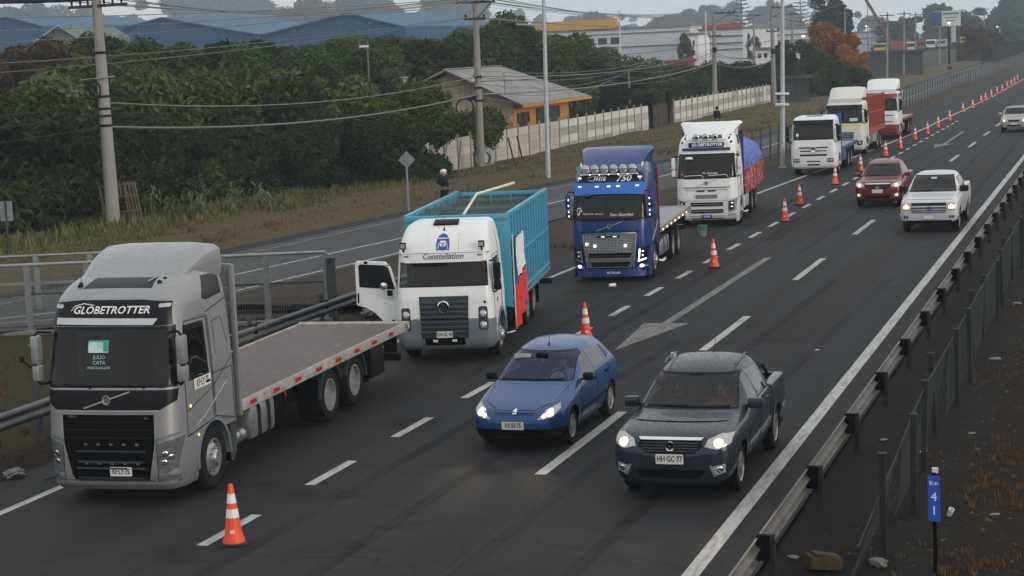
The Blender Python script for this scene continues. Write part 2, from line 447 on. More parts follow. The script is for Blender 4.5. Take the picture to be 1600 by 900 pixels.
# ---- ground
def mk_asphalt(name, base, lanes=False):
    a = N(name); v = a.coord(); vl = a.coord(scale=(1.0, 0.03, 1.0)); vm = a.coord(scale=(1, 0.22, 1))
    big = a.noise(v, 0.16, 5, 0.6, 0.32, 0.68); strk = a.noise(vl, 1.6, 6, 0.7, 0.35, 0.65); mid = a.noise(vm, 1.6, 5, 0.65, 0.25, 0.75)
    fine = a.noise(v, 55, 3, 0.7, 0.25, 0.75); grit = a.noise(v, 16, 4, 0.8, 0.62, 0.74)
    c = a.mix(big, [x * 0.72 for x in base], [x * 1.30 for x in base])
    c = a.mix(a.math('MULTIPLY', strk, 0.75), c, [x * 0.55 for x in base])
    if lanes:                                            # polished wheel paths and the oily strip between them
        sp = a.n('ShaderNodeSeparateXYZ'); a.l(v, sp.inputs[0])
        ph = a.math('MULTIPLY', a.math('ADD', sp.outputs['X'], 8.73), 2 * PI / 1.75)
        w = a.math('MULTIPLY', a.math('ADD', a.math('COSINE', ph), 1.0), 0.5)
        c = a.mix(a.math('MULTIPLY', a.math('MULTIPLY', w, big), 0.55), c, [x * 0.50 for x in base])
        c = a.mix(a.math('MULTIPLY', a.math('SUBTRACT', 1.0, w), 0.22), c, [x * 1.7 for x in base])
        for x0 in (-8.38, -12.42, -15.6):                # paving joints
            dd = a.math('ABSOLUTE', a.math('SUBTRACT', sp.outputs['X'], a.math('ADD', x0, a.math('MULTIPLY', mid, 0.05))))
            r = a.n('ShaderNodeMapRange'); r.inputs['From Min'].default_value = 0.010; r.inputs['From Max'].default_value = 0.03; r.inputs['To Min'].default_value = 0.8; r.inputs['To Max'].default_value = 0
            a.l(dd, r.inputs['Value']); c = a.mix(r.outputs['Result'], c, [x * 0.35 for x in base])
    c = a.mix(a.math('MULTIPLY', mid, 0.30), c, [x * 1.45 for x in base])
    c = a.mix(a.math('MULTIPLY', fine, 0.40), c, [x * 1.9 for x in base])
    c = a.mix(a.math('MULTIPLY', grit, 0.35), c, [x * 2.8 for x in base])
    blot = a.noise(v, 0.55, 4, 0.6, 0.58, 0.70)          # oil and tar patches
    c = a.mix(a.math('MULTIPLY', blot, 0.6), c, [x * 0.38 for x in base])
    dust = a.noise(a.coord(scale=(1, .12, 1)), 0.8, 6, 0.75, 0.62, 0.80)
    c = a.mix(a.math('MULTIPLY', dust, 0.35), c, (base[0] * 3.2, base[1] * 3.0, base[2] * 2.7))
    seam = a.n('ShaderNodeTexVoronoi'); seam.feature = 'DISTANCE_TO_EDGE'; seam.inputs['Scale'].default_value = 0.30
    wv = a.n('ShaderNodeVectorMath'); wv.operation = 'ADD'
    nz = a.n('ShaderNodeTexNoise'); nz.inputs['Scale'].default_value = 1.3; a.l(v, nz.inputs['Vector']); a.l(v, wv.inputs[0]); a.l(nz.outputs['Color'], wv.inputs[1])
    a.l(wv.outputs[0], seam.inputs['Vector'])
    cr = a.n('ShaderNodeMapRange'); cr.inputs['From Min'].default_value = 0.0; cr.inputs['From Max'].default_value = 0.014
    cr.inputs['To Min'].default_value = 1; cr.inputs['To Max'].default_value = 0; a.l(seam.outputs['Distance'], cr.inputs['Value'])
    c = a.mix(a.math('MULTIPLY', a.math('MULTIPLY', cr.outputs['Result'], big), 0.7), c, [x * 0.3 for x in base])
    a.bsdf(c, 0.8, normal=a.bump(fine, 0.35, 0.008), spec=0.12); return a.m
M['asphalt'] = mk_asphalt('road_asphalt', (0.0240, 0.0255, 0.0278), True)
M['oldasphalt'] = mk_asphalt('old_grey_asphalt', (0.062, 0.064, 0.068))
M['patch'] = mk_asphalt('dark_asphalt_shoulder', (0.022, 0.022, 0.023))
def mk_paintline():
    a = N('worn_road_paint'); v = a.coord(); vl = a.coord(scale=(1, 0.15, 1))
    f = a.noise(v, 9, 6, 0.75, 0.50, 0.74); g = a.noise(vl, 7, 5, 0.7, 0.46, 0.70); fine = a.noise(v, 45, 3, 0.7, 0.30, 0.75)
    c = a.mix(fine, (0.52, 0.52, 0.51), (0.38, 0.38, 0.38))
    c = a.mix(a.math('MULTIPLY', a.math('MAXIMUM', f, g), 0.8), c, (0.075, 0.075, 0.077))
    a.bsdf(c, 0.65); return a.m
M['line'] = mk_paintline()
def mk_faded():
    a = N('faded_road_paint'); v = a.coord(); vl = a.coord(scale=(1, 0.12, 1))
    f = a.noise(v, 5, 6, 0.75, 0.35, 0.62); g = a.noise(vl, 9, 5, 0.7, 0.35, 0.65)
    c = a.mix(a.math('MAXIMUM', f, g), (0.27, 0.27, 0.265), (0.055, 0.056, 0.058))
    a.bsdf(c, 0.7); return a.m
M['faded'] = mk_faded()
def mk_dirt(name, c1, c2, c3, sc=1.0):
    a = N(name); v = a.coord()
    b = a.noise(v, 0.35 * sc, 6, 0.65, 0.35, 0.65); m = a.noise(v, 2.3 * sc, 6, 0.7, 0.35, 0.68); f = a.noise(v, 16 * sc, 5, 0.75, 0.3, 0.7)
    c = a.mix(b, c1, c2); c = a.mix(a.math('MULTIPLY', m, 0.7), c, c3)
    c = a.mix(a.math('MULTIPLY', f, 0.5), c, [x * 0.45 for x in c1])
    a.bsdf(c, 0.95, normal=a.bump(a.math('ADD', m, f), 0.8, 0.06), spec=0.15); return a.m
M['ground'] = mk_dirt('field_ground', (0.050, 0.045, 0.026), (0.075, 0.055, 0.032), (0.040, 0.050, 0.020))
M['verge'] = mk_dirt('dry_grass_verge', (0.135, 0.098, 0.055), (0.075, 0.092, 0.032), (0.18, 0.120, 0.070))
M['soil'] = mk_dirt('dark_verge_soil', (0.019, 0.0155, 0.0125), (0.030, 0.022, 0.016), (0.044, 0.029, 0.018))
M['gravel'] = mk_dirt('dark_gravel_strip', (0.024, 0.0225, 0.021), (0.015, 0.0145, 0.014), (0.042, 0.038, 0.034), 2.0)
M['dirtpath'] = mk_dirt('brown_dirt_strip', (0.085, 0.062, 0.046), (0.065, 0.052, 0.040), (0.11, 0.085, 0.06))
def mk_conc(name, col, var=0.22):
    a = N(name); v = a.coord(); oi = a.n('ShaderNodeObjectInfo')
    b = a.noise(v, 1.1, 5, 0.6, 0.3, 0.7); f = a.noise(v, 18, 4, 0.7, 0.3, 0.7)
    vs = a.coord(scale=(3, 3, 0.3)); st = a.noise(vs, 2.5, 4, 0.6, 0.5, 0.75)
    c = a.mix(oi.outputs['Random'], [x * (1 - var) for x in col], [x * (1 + var) for x in col])
    c = a.mix(a.math('MULTIPLY', b, 0.35), c, [x * 0.65 for x in col]); c = a.mix(a.math('MULTIPLY', f, 0.25), c, [x * 1.3 for x in col])
    c = a.mix(a.math('MULTIPLY', st, 0.45), c, [x * 0.45 for x in col])
    a.bsdf(c, 0.9, normal=a.bump(f, 0.25, 0.01), spec=0.2); return a.m
M['slab'] = mk_conc('concrete_slab', (0.47, 0.44, 0.41), 0.20)
M['slabw'] = mk_conc('pale_concrete_slab', (0.60, 0.585, 0.56), 0.08)
M['slabg'] = mk_conc('grey_concrete_slab', (0.36, 0.355, 0.345), 0.10)
M['fencepost'] = plain('dark_fence_post', (0.022, 0.026, 0.026), 0.7, 0.1, 0.3)
M['conc'] = mk_conc('concrete_pole', (0.26, 0.25, 0.235), 0.08)
M['beam'] = mk_conc('concrete_beam', (0.20, 0.19, 0.175), 0.05)
M['lamppole'] = plain('grey_lamp_pole', (0.36, 0.39, 0.42), 0.5, 0.2, 0.12, 3)
M['wood'] = plain('grey_wood', (0.20, 0.16, 0.125), 0.85, 0, 0.35, 8)
M['darkwood'] = plain('dark_gate_boards', (0.060, 0.048, 0.040), 0.85, 0, 0.4, 4)
M['ochre'] = plain('ochre_wall', (0.52, 0.24, 0.045), 0.8, 0, 0.14, 2)
M['plank'] = plain('pale_gable_planks', (0.33, 0.27, 0.215), 0.85, 0, 0.25, 3)
def mk_corr(name, col, ax='x', freq=5.6, var=0.25):
    a = N(name); v = a.coord(); b = a.noise(v, 0.8, 5, 0.65, 0.35, 0.7)
    w = a.n('ShaderNodeTexWave'); w.bands_direction = ax.upper(); w.inputs['Scale'].default_value = freq; w.inputs['Distortion'].default_value = 0
    a.l(v, w.inputs['Vector'])
    c = a.mix(b, [x * (1 - var) for x in col], [x * (1 + var) for x in col])
    a.bsdf(c, 0.7, normal=a.bump(w.outputs['Fac'], 0.6, 0.04), spec=0.3); return a.m
M['roofsheet'] = mk_corr('grey_corrugated_roof', (0.25, 0.245, 0.24), 'y', 1.7)
M['warehouse'] = mk_corr('blue_sheet_wall', (0.020, 0.088, 0.185), 'x', 0.55, 0.10)
M['warehouse_roof'] = mk_corr('blue_sheet_roof', (0.042, 0.120, 0.205), 'x', 0.5, 0.10)
M['whitewall'] = plain('white_factory_wall', (0.55, 0.58, 0.62), 0.7, 0, 0.12, 0.3)
M['greyroof'] = plain('grey_factory_roof', (0.16, 0.165, 0.17), 0.7, 0, 0.15, 0.3)
M['yellowwall'] = plain('yellow_fascia', (0.55, 0.31, 0.05), 0.7, 0, 0.1, 0.3)
M['redfascia'] = plain('red_fascia', (0.36, 0.045, 0.045), 0.7, 0, 0.15, 0.3)
M['windowdark'] = plain('dark_window_pane', (0.03, 0.035, 0.04), 0.12, 0, 0.1)
M['signblue'] = plain('blue_sign_face', (0.015, 0.075, 0.46), 0.45, 0, 0.08)
M['signback'] = plain('grey_sign_back', (0.27, 0.30, 0.32), 0.5, 0.35, 0.12)
M['cable'] = plain('black_cable', (0.02, 0.02, 0.022), 0.7)
M['palecable'] = plain('pale_cable', (0.17, 0.175, 0.18), 0.5, 0.3)
M['mesh'] = plain('fence_wire', (0.17, 0.18, 0.18), 0.5, 0.4)
M['meshdark'] = plain('dark_fence_wire', (0.028, 0.034, 0.033), 0.7, 0.2)
M['cardboard'] = plain('cardboard', (0.060, 0.044, 0.028), 0.9, 0, 0.4)
M['plastic'] = plain('pale_plastic_litter', (0.17, 0.175, 0.18), 0.6, 0, 0.35)
M['bucketgreen'] = plain('green_bucket', (0.015, 0.15, 0.095), 0.5)
M['rust'] = plain('rusty_metal', (0.12, 0.055, 0.035), 0.85, 0, 0.4)
M['skin'] = plain('skin', (0.42, 0.24, 0.17), 0.6, 0, 0.08)
M['clothdark'] = plain('dark_clothing', (0.014, 0.016, 0.022), 0.9, 0, 0.3)
M['clothred'] = plain('red_checked_shirt', (0.28, 0.03, 0.03), 0.9, 0, 0.3)
M['clothgrey'] = plain('grey_trousers', (0.11, 0.115, 0.12), 0.9, 0, 0.25)
M['clothwhite'] = plain('white_hood_cloth', (0.68, 0.68, 0.67), 0.85, 0, 0.1)
M['clothpale'] = plain('pale_shirt', (0.42, 0.42, 0.42), 0.9, 0, 0.2)
M['hair'] = plain('dark_hair', (0.012, 0.010, 0.008), 0.7)
def mk_leaf(name, c1, c2, c3, trans=0.25):
    a = N(name); v = a.coord(); oi = a.n('ShaderNodeObjectInfo')
    n = a.noise(v, 0.9, 3, 0.6, 0.3, 0.7); f = a.noise(v, 6, 2, 0.6, 0.3, 0.7)
    c = a.mix(n, c1, c2); c = a.mix(a.math('MULTIPLY', f, 0.5), c, c3)
    h = a.n('ShaderNodeHueSaturation'); a.l(c, h.inputs['Color'])
    mr = a.n('ShaderNodeMapRange'); mr.inputs['To Min'].default_value = 0.70; mr.inputs['To Max'].default_value = 1.25; a.l(oi.outputs['Random'], mr.inputs['Value'])
    gi = a.n('ShaderNodeNewGeometry'); m2 = a.n('ShaderNodeMapRange'); m2.inputs['To Min'].default_value = 0.55; m2.inputs['To Max'].default_value = 1.55; a.l(gi.outputs['Random Per Island'], m2.inputs['Value'])
    a.l(a.math('MULTIPLY', mr.outputs['Result'], m2.outputs['Result']), h.inputs['Value'])
    p = a.bsdf(h.outputs['Color'], 0.8, spec=0.06)
    t = a.n('ShaderNodeBsdfTranslucent'); a.l(h.outputs['Color'], t.inputs['Color'])
    m = a.n('ShaderNodeMixShader'); m.inputs[0].default_value = trans; a.l(p.outputs['BSDF'], m.inputs[1]); a.l(t.outputs[0], m.inputs[2])
    a.l(m.outputs[0], a.out.inputs['Surface']); return a.m
M['leaf_dark'] = mk_leaf('dark_green_leaves', (0.014, 0.030, 0.010), (0.030, 0.052, 0.017), (0.050, 0.066, 0.022))
M['leaf_mid'] = mk_leaf('mid_green_leaves', (0.030, 0.060, 0.018), (0.056, 0.094, 0.028), (0.092, 0.110, 0.036))
M['leaf_olive'] = mk_leaf('olive_leaves', (0.046, 0.066, 0.018), (0.074, 0.086, 0.024), (0.105, 0.095, 0.030))
M['leaf_autumn'] = mk_leaf('autumn_orange_leaves', (0.30, 0.125, 0.028), (0.15, 0.085, 0.028), (0.36, 0.165, 0.042))
M['leaf_brown'] = mk_leaf('brown_leaves', (0.095, 0.058, 0.032), (0.070, 0.058, 0.032), (0.12, 0.075, 0.04))
M['leaf_light'] = mk_leaf('light_green_leaves', (0.055, 0.088, 0.028), (0.088, 0.118, 0.038), (0.125, 0.125, 0.048))
M['leaf_pale'] = mk_leaf('pale_green_leaves', (0.12, 0.17, 0.085), (0.15, 0.20, 0.10), (0.18, 0.21, 0.12))
M['needle'] = mk_leaf('dark_needles', (0.025, 0.040, 0.026), (0.035, 0.050, 0.032), (0.045, 0.055, 0.035), 0.1)
M['grass'] = mk_leaf('verge_grass', (0.065, 0.098, 0.028), (0.115, 0.120, 0.040), (0.19, 0.145, 0.068))
M['drygrass'] = mk_leaf('dry_brown_grass', (0.14, 0.090, 0.042), (0.09, 0.058, 0.028), (0.19, 0.13, 0.065))
M['bankgrass'] = mk_leaf('dead_bank_weeds', (0.12, 0.062, 0.026), (0.07, 0.042, 0.022), (0.17, 0.095, 0.040))
M['bark'] = plain('bark', (0.07, 0.055, 0.042), 0.9, 0, 0.35, 5)

def mk_chromemesh():
    a = N('chrome_honeycomb'); v = a.coord(scale=(1, 0, 1)); w = a.n('ShaderNodeTexVoronoi'); w.feature = 'DISTANCE_TO_EDGE'; w.inputs['Scale'].default_value = 22; w.inputs['Randomness'].default_value = 0.15
    a.l(v, w.inputs['Vector']); r = a.n('ShaderNodeMapRange'); r.inputs['From Min'].default_value = 0.10; r.inputs['From Max'].default_value = 0.16; a.l(w.outputs['Distance'], r.inputs['Value'])
    c = a.mix(r.outputs['Result'], (0.50, 0.51, 0.53), (0.012, 0.013, 0.016)); a.bsdf(c, 0.35, 0.4); return a.m
M['chromemesh'] = mk_chromemesh()
M['brightsilver'] = plain('bright_silver_strip', (0.50, 0.53, 0.56), 0.35, 0.1, 0.06)
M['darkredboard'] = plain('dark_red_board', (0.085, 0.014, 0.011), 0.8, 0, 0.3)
M['warmlow'] = glow('amber_reflector_glow', (1.0, 0.58, 0.24), 0.75)
M['railpale'] = plain('dusty_pale_rail', (0.33, 0.31, 0.275), 0.6, 0.1, 0.35, 5)
M['net'] = plain('dark_green_net', (0.050, 0.072, 0.064), 0.9, 0, 0.35, 5, 0, 0.4, 60)
def mk_mark():
    a = N('tyre_mark'); v = a.coord(); vl = a.coord(scale=(1, 0.06, 1)); f = a.math('MULTIPLY', a.noise(vl, 3, 5, 0.7, 0.30, 0.62), a.noise(v, 30, 3, 0.7, 0.2, 0.7))
    t = a.n('ShaderNodeBsdfTransparent'); p = a.bsdf((0.008, 0.008, 0.009), 0.8, spec=0.1); m = a.n('ShaderNodeMixShader')
    a.l(a.math('MULTIPLY', f, 0.42), m.inputs[0]); a.l(t.outputs[0], m.inputs[1]); a.l(p.outputs['BSDF'], m.inputs[2]); a.l(m.outputs[0], a.out.inputs['Surface']); return a.m
M['mark'] = mk_mark()
M['lampgrey'] = plain('grey_lamp_glass', (0.13, 0.14, 0.15), 0.15, 0.2, 0.35, 14)
# ------------------------------------------------------------------ ground, roads, verges
def lin(tab):
    def f(y):
        if y <= tab[0][0]: return tab[0][1]
        for (a, p), (b, q) in zip(tab, tab[1:]):
            if y <= b: return p + (q - p) * (y - a) / (b - a)
        return tab[-1][1]
    return f
UE = lin([(-40, -46), (20, -36), (40, -32.6), (60, -29.9), (67, -29.3), (75, -28.5), (89, -26.7), (107, -24.6), (129, -23.5), (184, -24.1), (260, -26.3), (370, -27.9), (900, -33)])
LE = lin([(-40, -40), (20, -33.0), (40, -29.0), (43.5, -28.4), (45.5, -24.9), (53, -23.9), (62, -22.6), (69, -21.2), (87, -20.0), (96, -19.6), (180, -19.6), (400, -21.4), (900, -27)])
EL = lin([(-40, -16.15), (45, -16.15), (80, -15.4), (97, -14.6), (130, -13.6), (200, -13.0), (260, -13.3), (900, -15)])
def ys(y0, y1, n, p=1.0): return [y0 + (y1 - y0) * (i / n) ** p for i in range(n + 1)]
b = B()                                        # whole ground sheet, rising gently away from the road on the left
gx = [-2700, -1150, -700, -400, -200, -100, -37, -4, 40, 190]; gy = [-60, 40, 120, 250, 500, 900, 1400, 2850]
V = [[b.bm.verts.new((x, y, gh(x) - 0.07)) for x in gx] for y in gy]
for j in range(len(gy) - 1):
    for i in range(len(gx) - 1): b.bm.faces.new((V[j][i], V[j][i + 1], V[j + 1][i + 1], V[j + 1][i]))
struct('ground', b, M['ground'])
Y1 = ys(-40, 900, 90, 1.7)
b = B().sheet([(-17.35, y, 0) for y in Y1], [(-4.42, y, 0) for y in Y1]); struct('highway_road', b, M['asphalt'])
b = B().sheet([(UE(y), y, 0.0) for y in Y1], [(LE(y), y, 0.0) for y in Y1]); struct('frontage_road', b, M['oldasphalt'])
b = B().sheet([(UE(y) - 1.1, y, 0.0) for y in Y1], [(UE(y), y, 0.0) for y in Y1]); struct('frontage_shoulder', b, M['patch'])
def bumpy(name, fl, fr, y0, y1, ny, nx, amp, mat, base=0.0, p=1.6, crown=0.0, seed=1, edge0=False):
    rnd = random.Random(seed); b = B(); rows = []
    for j, y in enumerate(ys(y0, y1, ny, p)):
        l, r = fl(y), fr(y); row = []
        for i in range(nx + 1):
            t = i / nx; e = 1 if 0 < i < nx else 0
            z = base + e * (rnd.random() * amp + crown * math.sin(PI * t)) - (0.03 if not e else 0)
            row.append(b.bm.verts.new((l + (r - l) * t, y + (rnd.random() - .5) * 0.3, z + gh(l + (r - l) * t))))
        rows.append(row)
    for a, c in zip(rows, rows[1:]):
        for i in range(nx): b.bm.faces.new((a[i], a[i + 1], c[i + 1], c[i]))
    return struct(name, b, mat, 'structure', None, True)
bumpy('upper_verge', lambda y: min(-36.5, UE(y) - 8), lambda y: UE(y) - 1.0, 15, 420, 110, 12, 0.22, M['verge'], 0.02, 1.7, 0.22, 3)
bumpy('middle_verge', lambda y: LE(y) - 0.05, lambda y: -17.3, -5, 46, 40, 10, 0.10, M['soil'], 0.0, 1, -0.42, 4)
bumpy('middle_verge_far', lambda y: LE(y) - 0.05, lambda y: -17.3, 46, 600, 110, 6, 0.09, M['dirtpath'], 0.01, 1.8, 0.10, 5)
bumpy('gravel_strip', lambda y: -4.46, lambda y: -2.2, 5, 300, 150, 8, 0.05, M['gravel'], -0.03, 1.8, 0, 6)
bumpy('soil_bank', lambda y: -2.25, lambda y: 14, 5, 300, 110, 14, 0.12, M['soil'], -0.03, 1.8, 0, 7)
# ------------------------------------------------------------------ road markings, a few millimetres above the asphalt
def strip(b, fx, w, y0, y1, n=2, z=0.005):
    yy = [y0 + (y1 - y0) * i / n for i in range(n + 1)]
    b.sheet([(fx(y) - w / 2, y, z) for y in yy], [(fx(y) + w / 2, y, z) for y in yy])
b = B(); strip(b, lambda y: -5.2, 0.22, -20, 700, 40); struct('right_edge_line', b, M['line'])
b = B(); strip(b, EL, 0.16, -20, 700, 160); struct('left_edge_line', b, M['line'])
b = B(); strip(b, lambda y: UE(y) + 0.75, 0.14, -10, 500, 200, 0.006); struct('frontage_edge_line', b, M['faded'])
b = B(); strip(b, lambda y: (UE(y) * 0.42 + LE(y) * 0.58), 0.14, -10, 500, 200, 0.006); struct('frontage_centre_line', b, M['line'])
b = B(); strip(b, lambda y: LE(y) - 0.45, 0.13, -10, 60, 60, 0.006); struct('frontage_inner_line', b, M['line'])
dash = None
for k in range(-1, 34):
    y = 27.85 + 12.0 * k
    b = B()
    strip(b, lambda q: -8.795, 0.055, y, y + 5.1); strip(b, lambda q: -8.665, 0.055, y, y + 5.1); strip(b, lambda q: -8.73, 0.07, y, y + 5.1, 2, 0.0045)
    o = struct('lane_dash', b, M['line'])
for k in range(-1, 36):
    y = 15.75 + 3.66 * k
    b = B(); strip(b, lambda q: -12.13, 0.17, y, y + 1.75); struct('short_lane_dash', b, M['line'])
def arrow(y0):
    b = B(); x = -10.45
    strip(b, lambda q: x, 0.22, y0 + 4.0, y0 + 17.5, 4)
    b.face([(x - 0.22, y0, 0.005), (x + 0.55, y0 + 4.0, 0.005), (x - 0.55, y0 + 4.0, 0.005)])
    struct('lane_arrow', b, M['faded'])
arrow(39.8); arrow(112.0)
for x, y0, y1, w in ((-14.3, 29.5, 38.0, 1.5), (-7.2, 41, 58, 1.2), (-10.9, 62, 84, 1.4), (-6.6, 70, 110, 1.3), (-13.9, 49, 60, 1.6)):
    b = B(); strip(b, lambda q: x + .06 * math.sin(q * .9), w, y0, y1, 10, .002); struct('asphalt_patch', b, M['patch'])
for x, y0, y1, s in ((-7.9, 17, 52, .4), (-11.1, 18, 41, -.5), (-13.2, 36, 90, .3), (-10.9, 58, 120, .25), (-7.6, 74, 150, .2)):
    for dx in (0, 1.45):
        b = B(); strip(b, lambda q: x + dx + s * math.sin(q * .045 + x), .24, y0, y1, 24, .0032); struct('tyre_mark', b, M['mark'])
# ------------------------------------------------------------------ grass as scattered blades (nobody could count it)
def blades(name, spots, mat, label, h0, h1, w=0.035, per=5, seed=2):
    rnd = random.Random(seed); b = B()
    for (x, y, z, s) in spots:
        for k in range(per):
            a = rnd.random() * 2 * PI; r = rnd.random() * 0.18 * s; px, py = x + math.cos(a) * r, y + math.sin(a) * r
            h = (h0 + (h1 - h0) * rnd.random()) * s; la = rnd.random() * 2 * PI; ln = rnd.random() * 0.55 * h
            d = Vector((math.cos(a + 1.2), math.sin(a + 1.2), 0)) * (w * s * 0.5)
            p0 = Vector((px, py, z - 0.04)); p1 = Vector((px + math.cos(la) * ln * .35, py + math.sin(la) * ln * .35, z + h * .6)); p2 = Vector((px + math.cos(la) * ln, py + math.sin(la) * ln, z + h))
            v = b.vs([p0 - d, p0 + d, p1 + d * .8, p1 - d * .8, p2])
            b.bm.faces.new((v[0], v[1], v[2], v[3])); b.bm.faces.new((v[3], v[2], v[4]))
    o = b.obj(name, mat, None, False, 40, False)
    return tag(o, label, None, None, 'stuff')
rnd = random.Random(11)
sp = []; dr = []
for i in range(9500):
    y = 55 + 140 * rnd.random() ** 1.5; l = max(-36.2, UE(y) - 9); x = UE(y) - 1.5 - (rnd.random() ** 0.8) * (UE(y) - 1.5 - l)
    t = (UE(y) - x)
    (sp if rnd.random() < (0.78 if t > 2.2 else 0.45) else dr).append((x, y, 0.12, 0.5 + rnd.random() * (0.9 if t < 4 else 1.3)))
for i in range(1500):
    y = 50 + 40 * rnd.random(); x = UE(y) - 6 - rnd.random() * 6
    sp.append((x, y, 0.12, 1.0 + rnd.random() * 1.4))
blades('verge_grass', sp, M['grass'], 'green and yellowing grass along the verge below the trees', 0.06, 0.25, 0.04, 6)
blades('dry_verge_grass', dr, M['drygrass'], 'dry brown grass at the edge of the frontage road', 0.08, 0.28, 0.04, 6, 4)
dr = []
for i in range(2600):
    y = 15 + 130 * rnd.random() ** 1.6; x = -1.7 + (rnd.random() + rnd.random() - 1) * 1.2 + (0.0 if rnd.random() < .7 else rnd.random() * 4)
    if (math.sin(y * 1.9) + math.sin(y * .77 + x)) > -0.2: dr.append((x, y, 0.0, 0.25 + rnd.random() * .5))
for i in range(160):
    y = 18 + 60 * rnd.random(); dr.append((-3.9 + rnd.random() * 1.4, y, 0.0, 0.3 + rnd.random() * .4))
blades('dry_bank_grass', dr, M['bankgrass'], 'dry brown weeds on the dark bank beyond the wire fence', 0.04, 0.16, 0.022, 8, 5)
dr = []
for i in range(900):
    y = 18 + 30 * rnd.random(); x = -17.6 - rnd.random() * 7
    if x > LE(y) + .3: dr.append((x, y, -0.05, 0.4 + rnd.random() * .6))
for i in range(700):
    y = 60 + 220 * rnd.random() ** 1.3; dr.append((-17.45 - rnd.random() * 1.3, y, 0.02, 0.4 + rnd.random() * .6))
blades('dry_ditch_grass', dr, M['bankgrass'], 'dry brown weeds between the highway and the frontage road', 0.05, 0.2, 0.04, 6, 6)
# ------------------------------------------------------------------ trees
def crown(name, lobes, n, leaf, mat, seed, droop=0.0, inner=0.25):
    """leaf-sized folded blades spread through a crown made of many lobes (x, y, z, rx, rz)"""
    rnd = random.Random(seed); b = B(); tot = sum(l[3] * l[3] for l in lobes)
    for (lx, ly, lz, rx, rz) in lobes:
        k = int(n * rx * rx / tot)
        for i in range(k):
            u = rnd.gauss(0, 1), rnd.gauss(0, 1), rnd.gauss(0, 1); q = Vector(u)
            if q.length < 1e-3: continue
            q.normalize()
            r = (0.25 + 0.7 * rnd.random()) if rnd.random() < inner else 0.82 + 0.26 * rnd.random() ** 2
            p = Vector((lx + q.x * rx * r, ly + q.y * rx * r, lz + q.z * rz * r))
            if p.z < 0.05: continue
            nrm = (q * 0.7 + Vector((rnd.gauss(0, .6), rnd.gauss(0, .6), rnd.gauss(0.25, .6)))).normalized()
            t = nrm.cross(Vector((rnd.gauss(0, 1), rnd.gauss(0, 1), rnd.gauss(-droop, 1))))
            if t.length < 1e-3: continue
            t.normalize(); s = nrm.cross(t)
            L = leaf * (0.6 + 0.8 * rnd.random()); wd = L * 0.36
            v = b.vs([p - t * L, p - s * wd - nrm * wd * .35, p + t * L, p + s * wd - nrm * wd * .35])
            b.bm.faces.new((v[0], v[1], v[2])); b.bm.faces.new((v[0], v[2], v[3]))
    return b.mesh(name, mat, False, 40, False)
def trunk_mesh(name, h, r, seed, spread=0.5, n=5):
    rnd = random.Random(seed); b = B()
    b.tube([(0, 0, -0.3), (0.05, 0.02, h * .3), (-0.04, 0.06, h * .6), (0.03, 0, h)], r, 7, r * .45)
    for i in range(n):
        a = 2 * PI * i / n + rnd.random(); z = h * (0.35 + 0.45 * rnd.random()); L = h * spread * (0.6 + rnd.random() * .6)
        b.tube([(0, 0, z), (math.cos(a) * L * .5, math.sin(a) * L * .5, z + L * .45), (math.cos(a) * L, math.sin(a) * L, z + L * .8)], r * .4, 5, r * .12)
    return b.mesh(name, M['bark'], True)
def lobes(n, R, H, seed, base=0.2, lr=(0.28, 0.5)):
    rnd = random.Random(seed); out = []
    for i in range(n):
        a = rnd.random() * 2 * PI; rr = R * math.sqrt(rnd.random()) * .78; z = H * (base + (0.92 - base) * rnd.random() * (1 - 0.35 * (rr / R) ** 2))
        s = R * (lr[0] + (lr[1] - lr[0]) * rnd.random()); out.append((math.cos(a) * rr, math.sin(a) * rr, z, s, s * (0.75 + .3 * rnd.random())))
    return out
TR = {}
for i in range(4):
    TR['bush%d' % i] = (crown('leafy_crown', lobes(15, 2.6, 4.3, 20 + i, 0.05), 11500, 0.16, M[['leaf_dark', 'leaf_mid', 'leaf_dark', 'leaf_light'][i]], 30 + i), trunk_mesh('bush_trunk', 2.2, 0.09, 40 + i))
for i in range(5):
    TR['tree%d' % i] = (crown('leafy_crown', lobes(17, 3.2, 7.0, 50 + i, 0.26, (0.24, 0.44)), 10000, 0.22, M[['leaf_dark', 'leaf_mid', 'leaf_mid', 'leaf_olive', 'leaf_light'][i]], 60 + i), trunk_mesh('tree_trunk', 4.2, 0.17, 70 + i))
TR['autumn0'] = (crown('autumn_crown', lobes(15, 2.8, 8.0, 81, 0.2, (0.24, 0.42)), 8000, 0.20, M['leaf_autumn'], 82), trunk_mesh('tree_trunk', 5.0, 0.15, 83))
TR['brown0'] = (crown('brown_crown', lobes(14, 2.8, 7.0, 84, 0.2, (0.24, 0.42)), 6500, 0.20, M['leaf_brown'], 85), trunk_mesh('tree_trunk', 5.0, 0.15, 86))
TR['tall0'] = (crown('tall_crown', [(math.sin(i * 2.4) * .7, math.cos(i * 2.4) * .7, 1.2 + i * .78, 1.25 - .055 * i, 1.2) for i in range(14)], 8000, 0.24, M['needle'], 87), trunk_mesh('tree_trunk', 8.0, 0.2, 88, 0.15))
TR['far0'] = (crown('far_crown', lobes(20, 4.2, 9.0, 90, 0.15, (0.22, 0.42)), 5500, 0.42, M['leaf_dark'], 91), trunk_mesh('tree_trunk', 5.0, 0.25, 92))
TR['far1'] = (crown('far_crown', lobes(16, 3.0, 12.0, 93, 0.15, (0.26, 0.42)), 5500, 0.42, M['needle'], 94), trunk_mesh('tree_trunk', 7.0, 0.25, 95, .25))
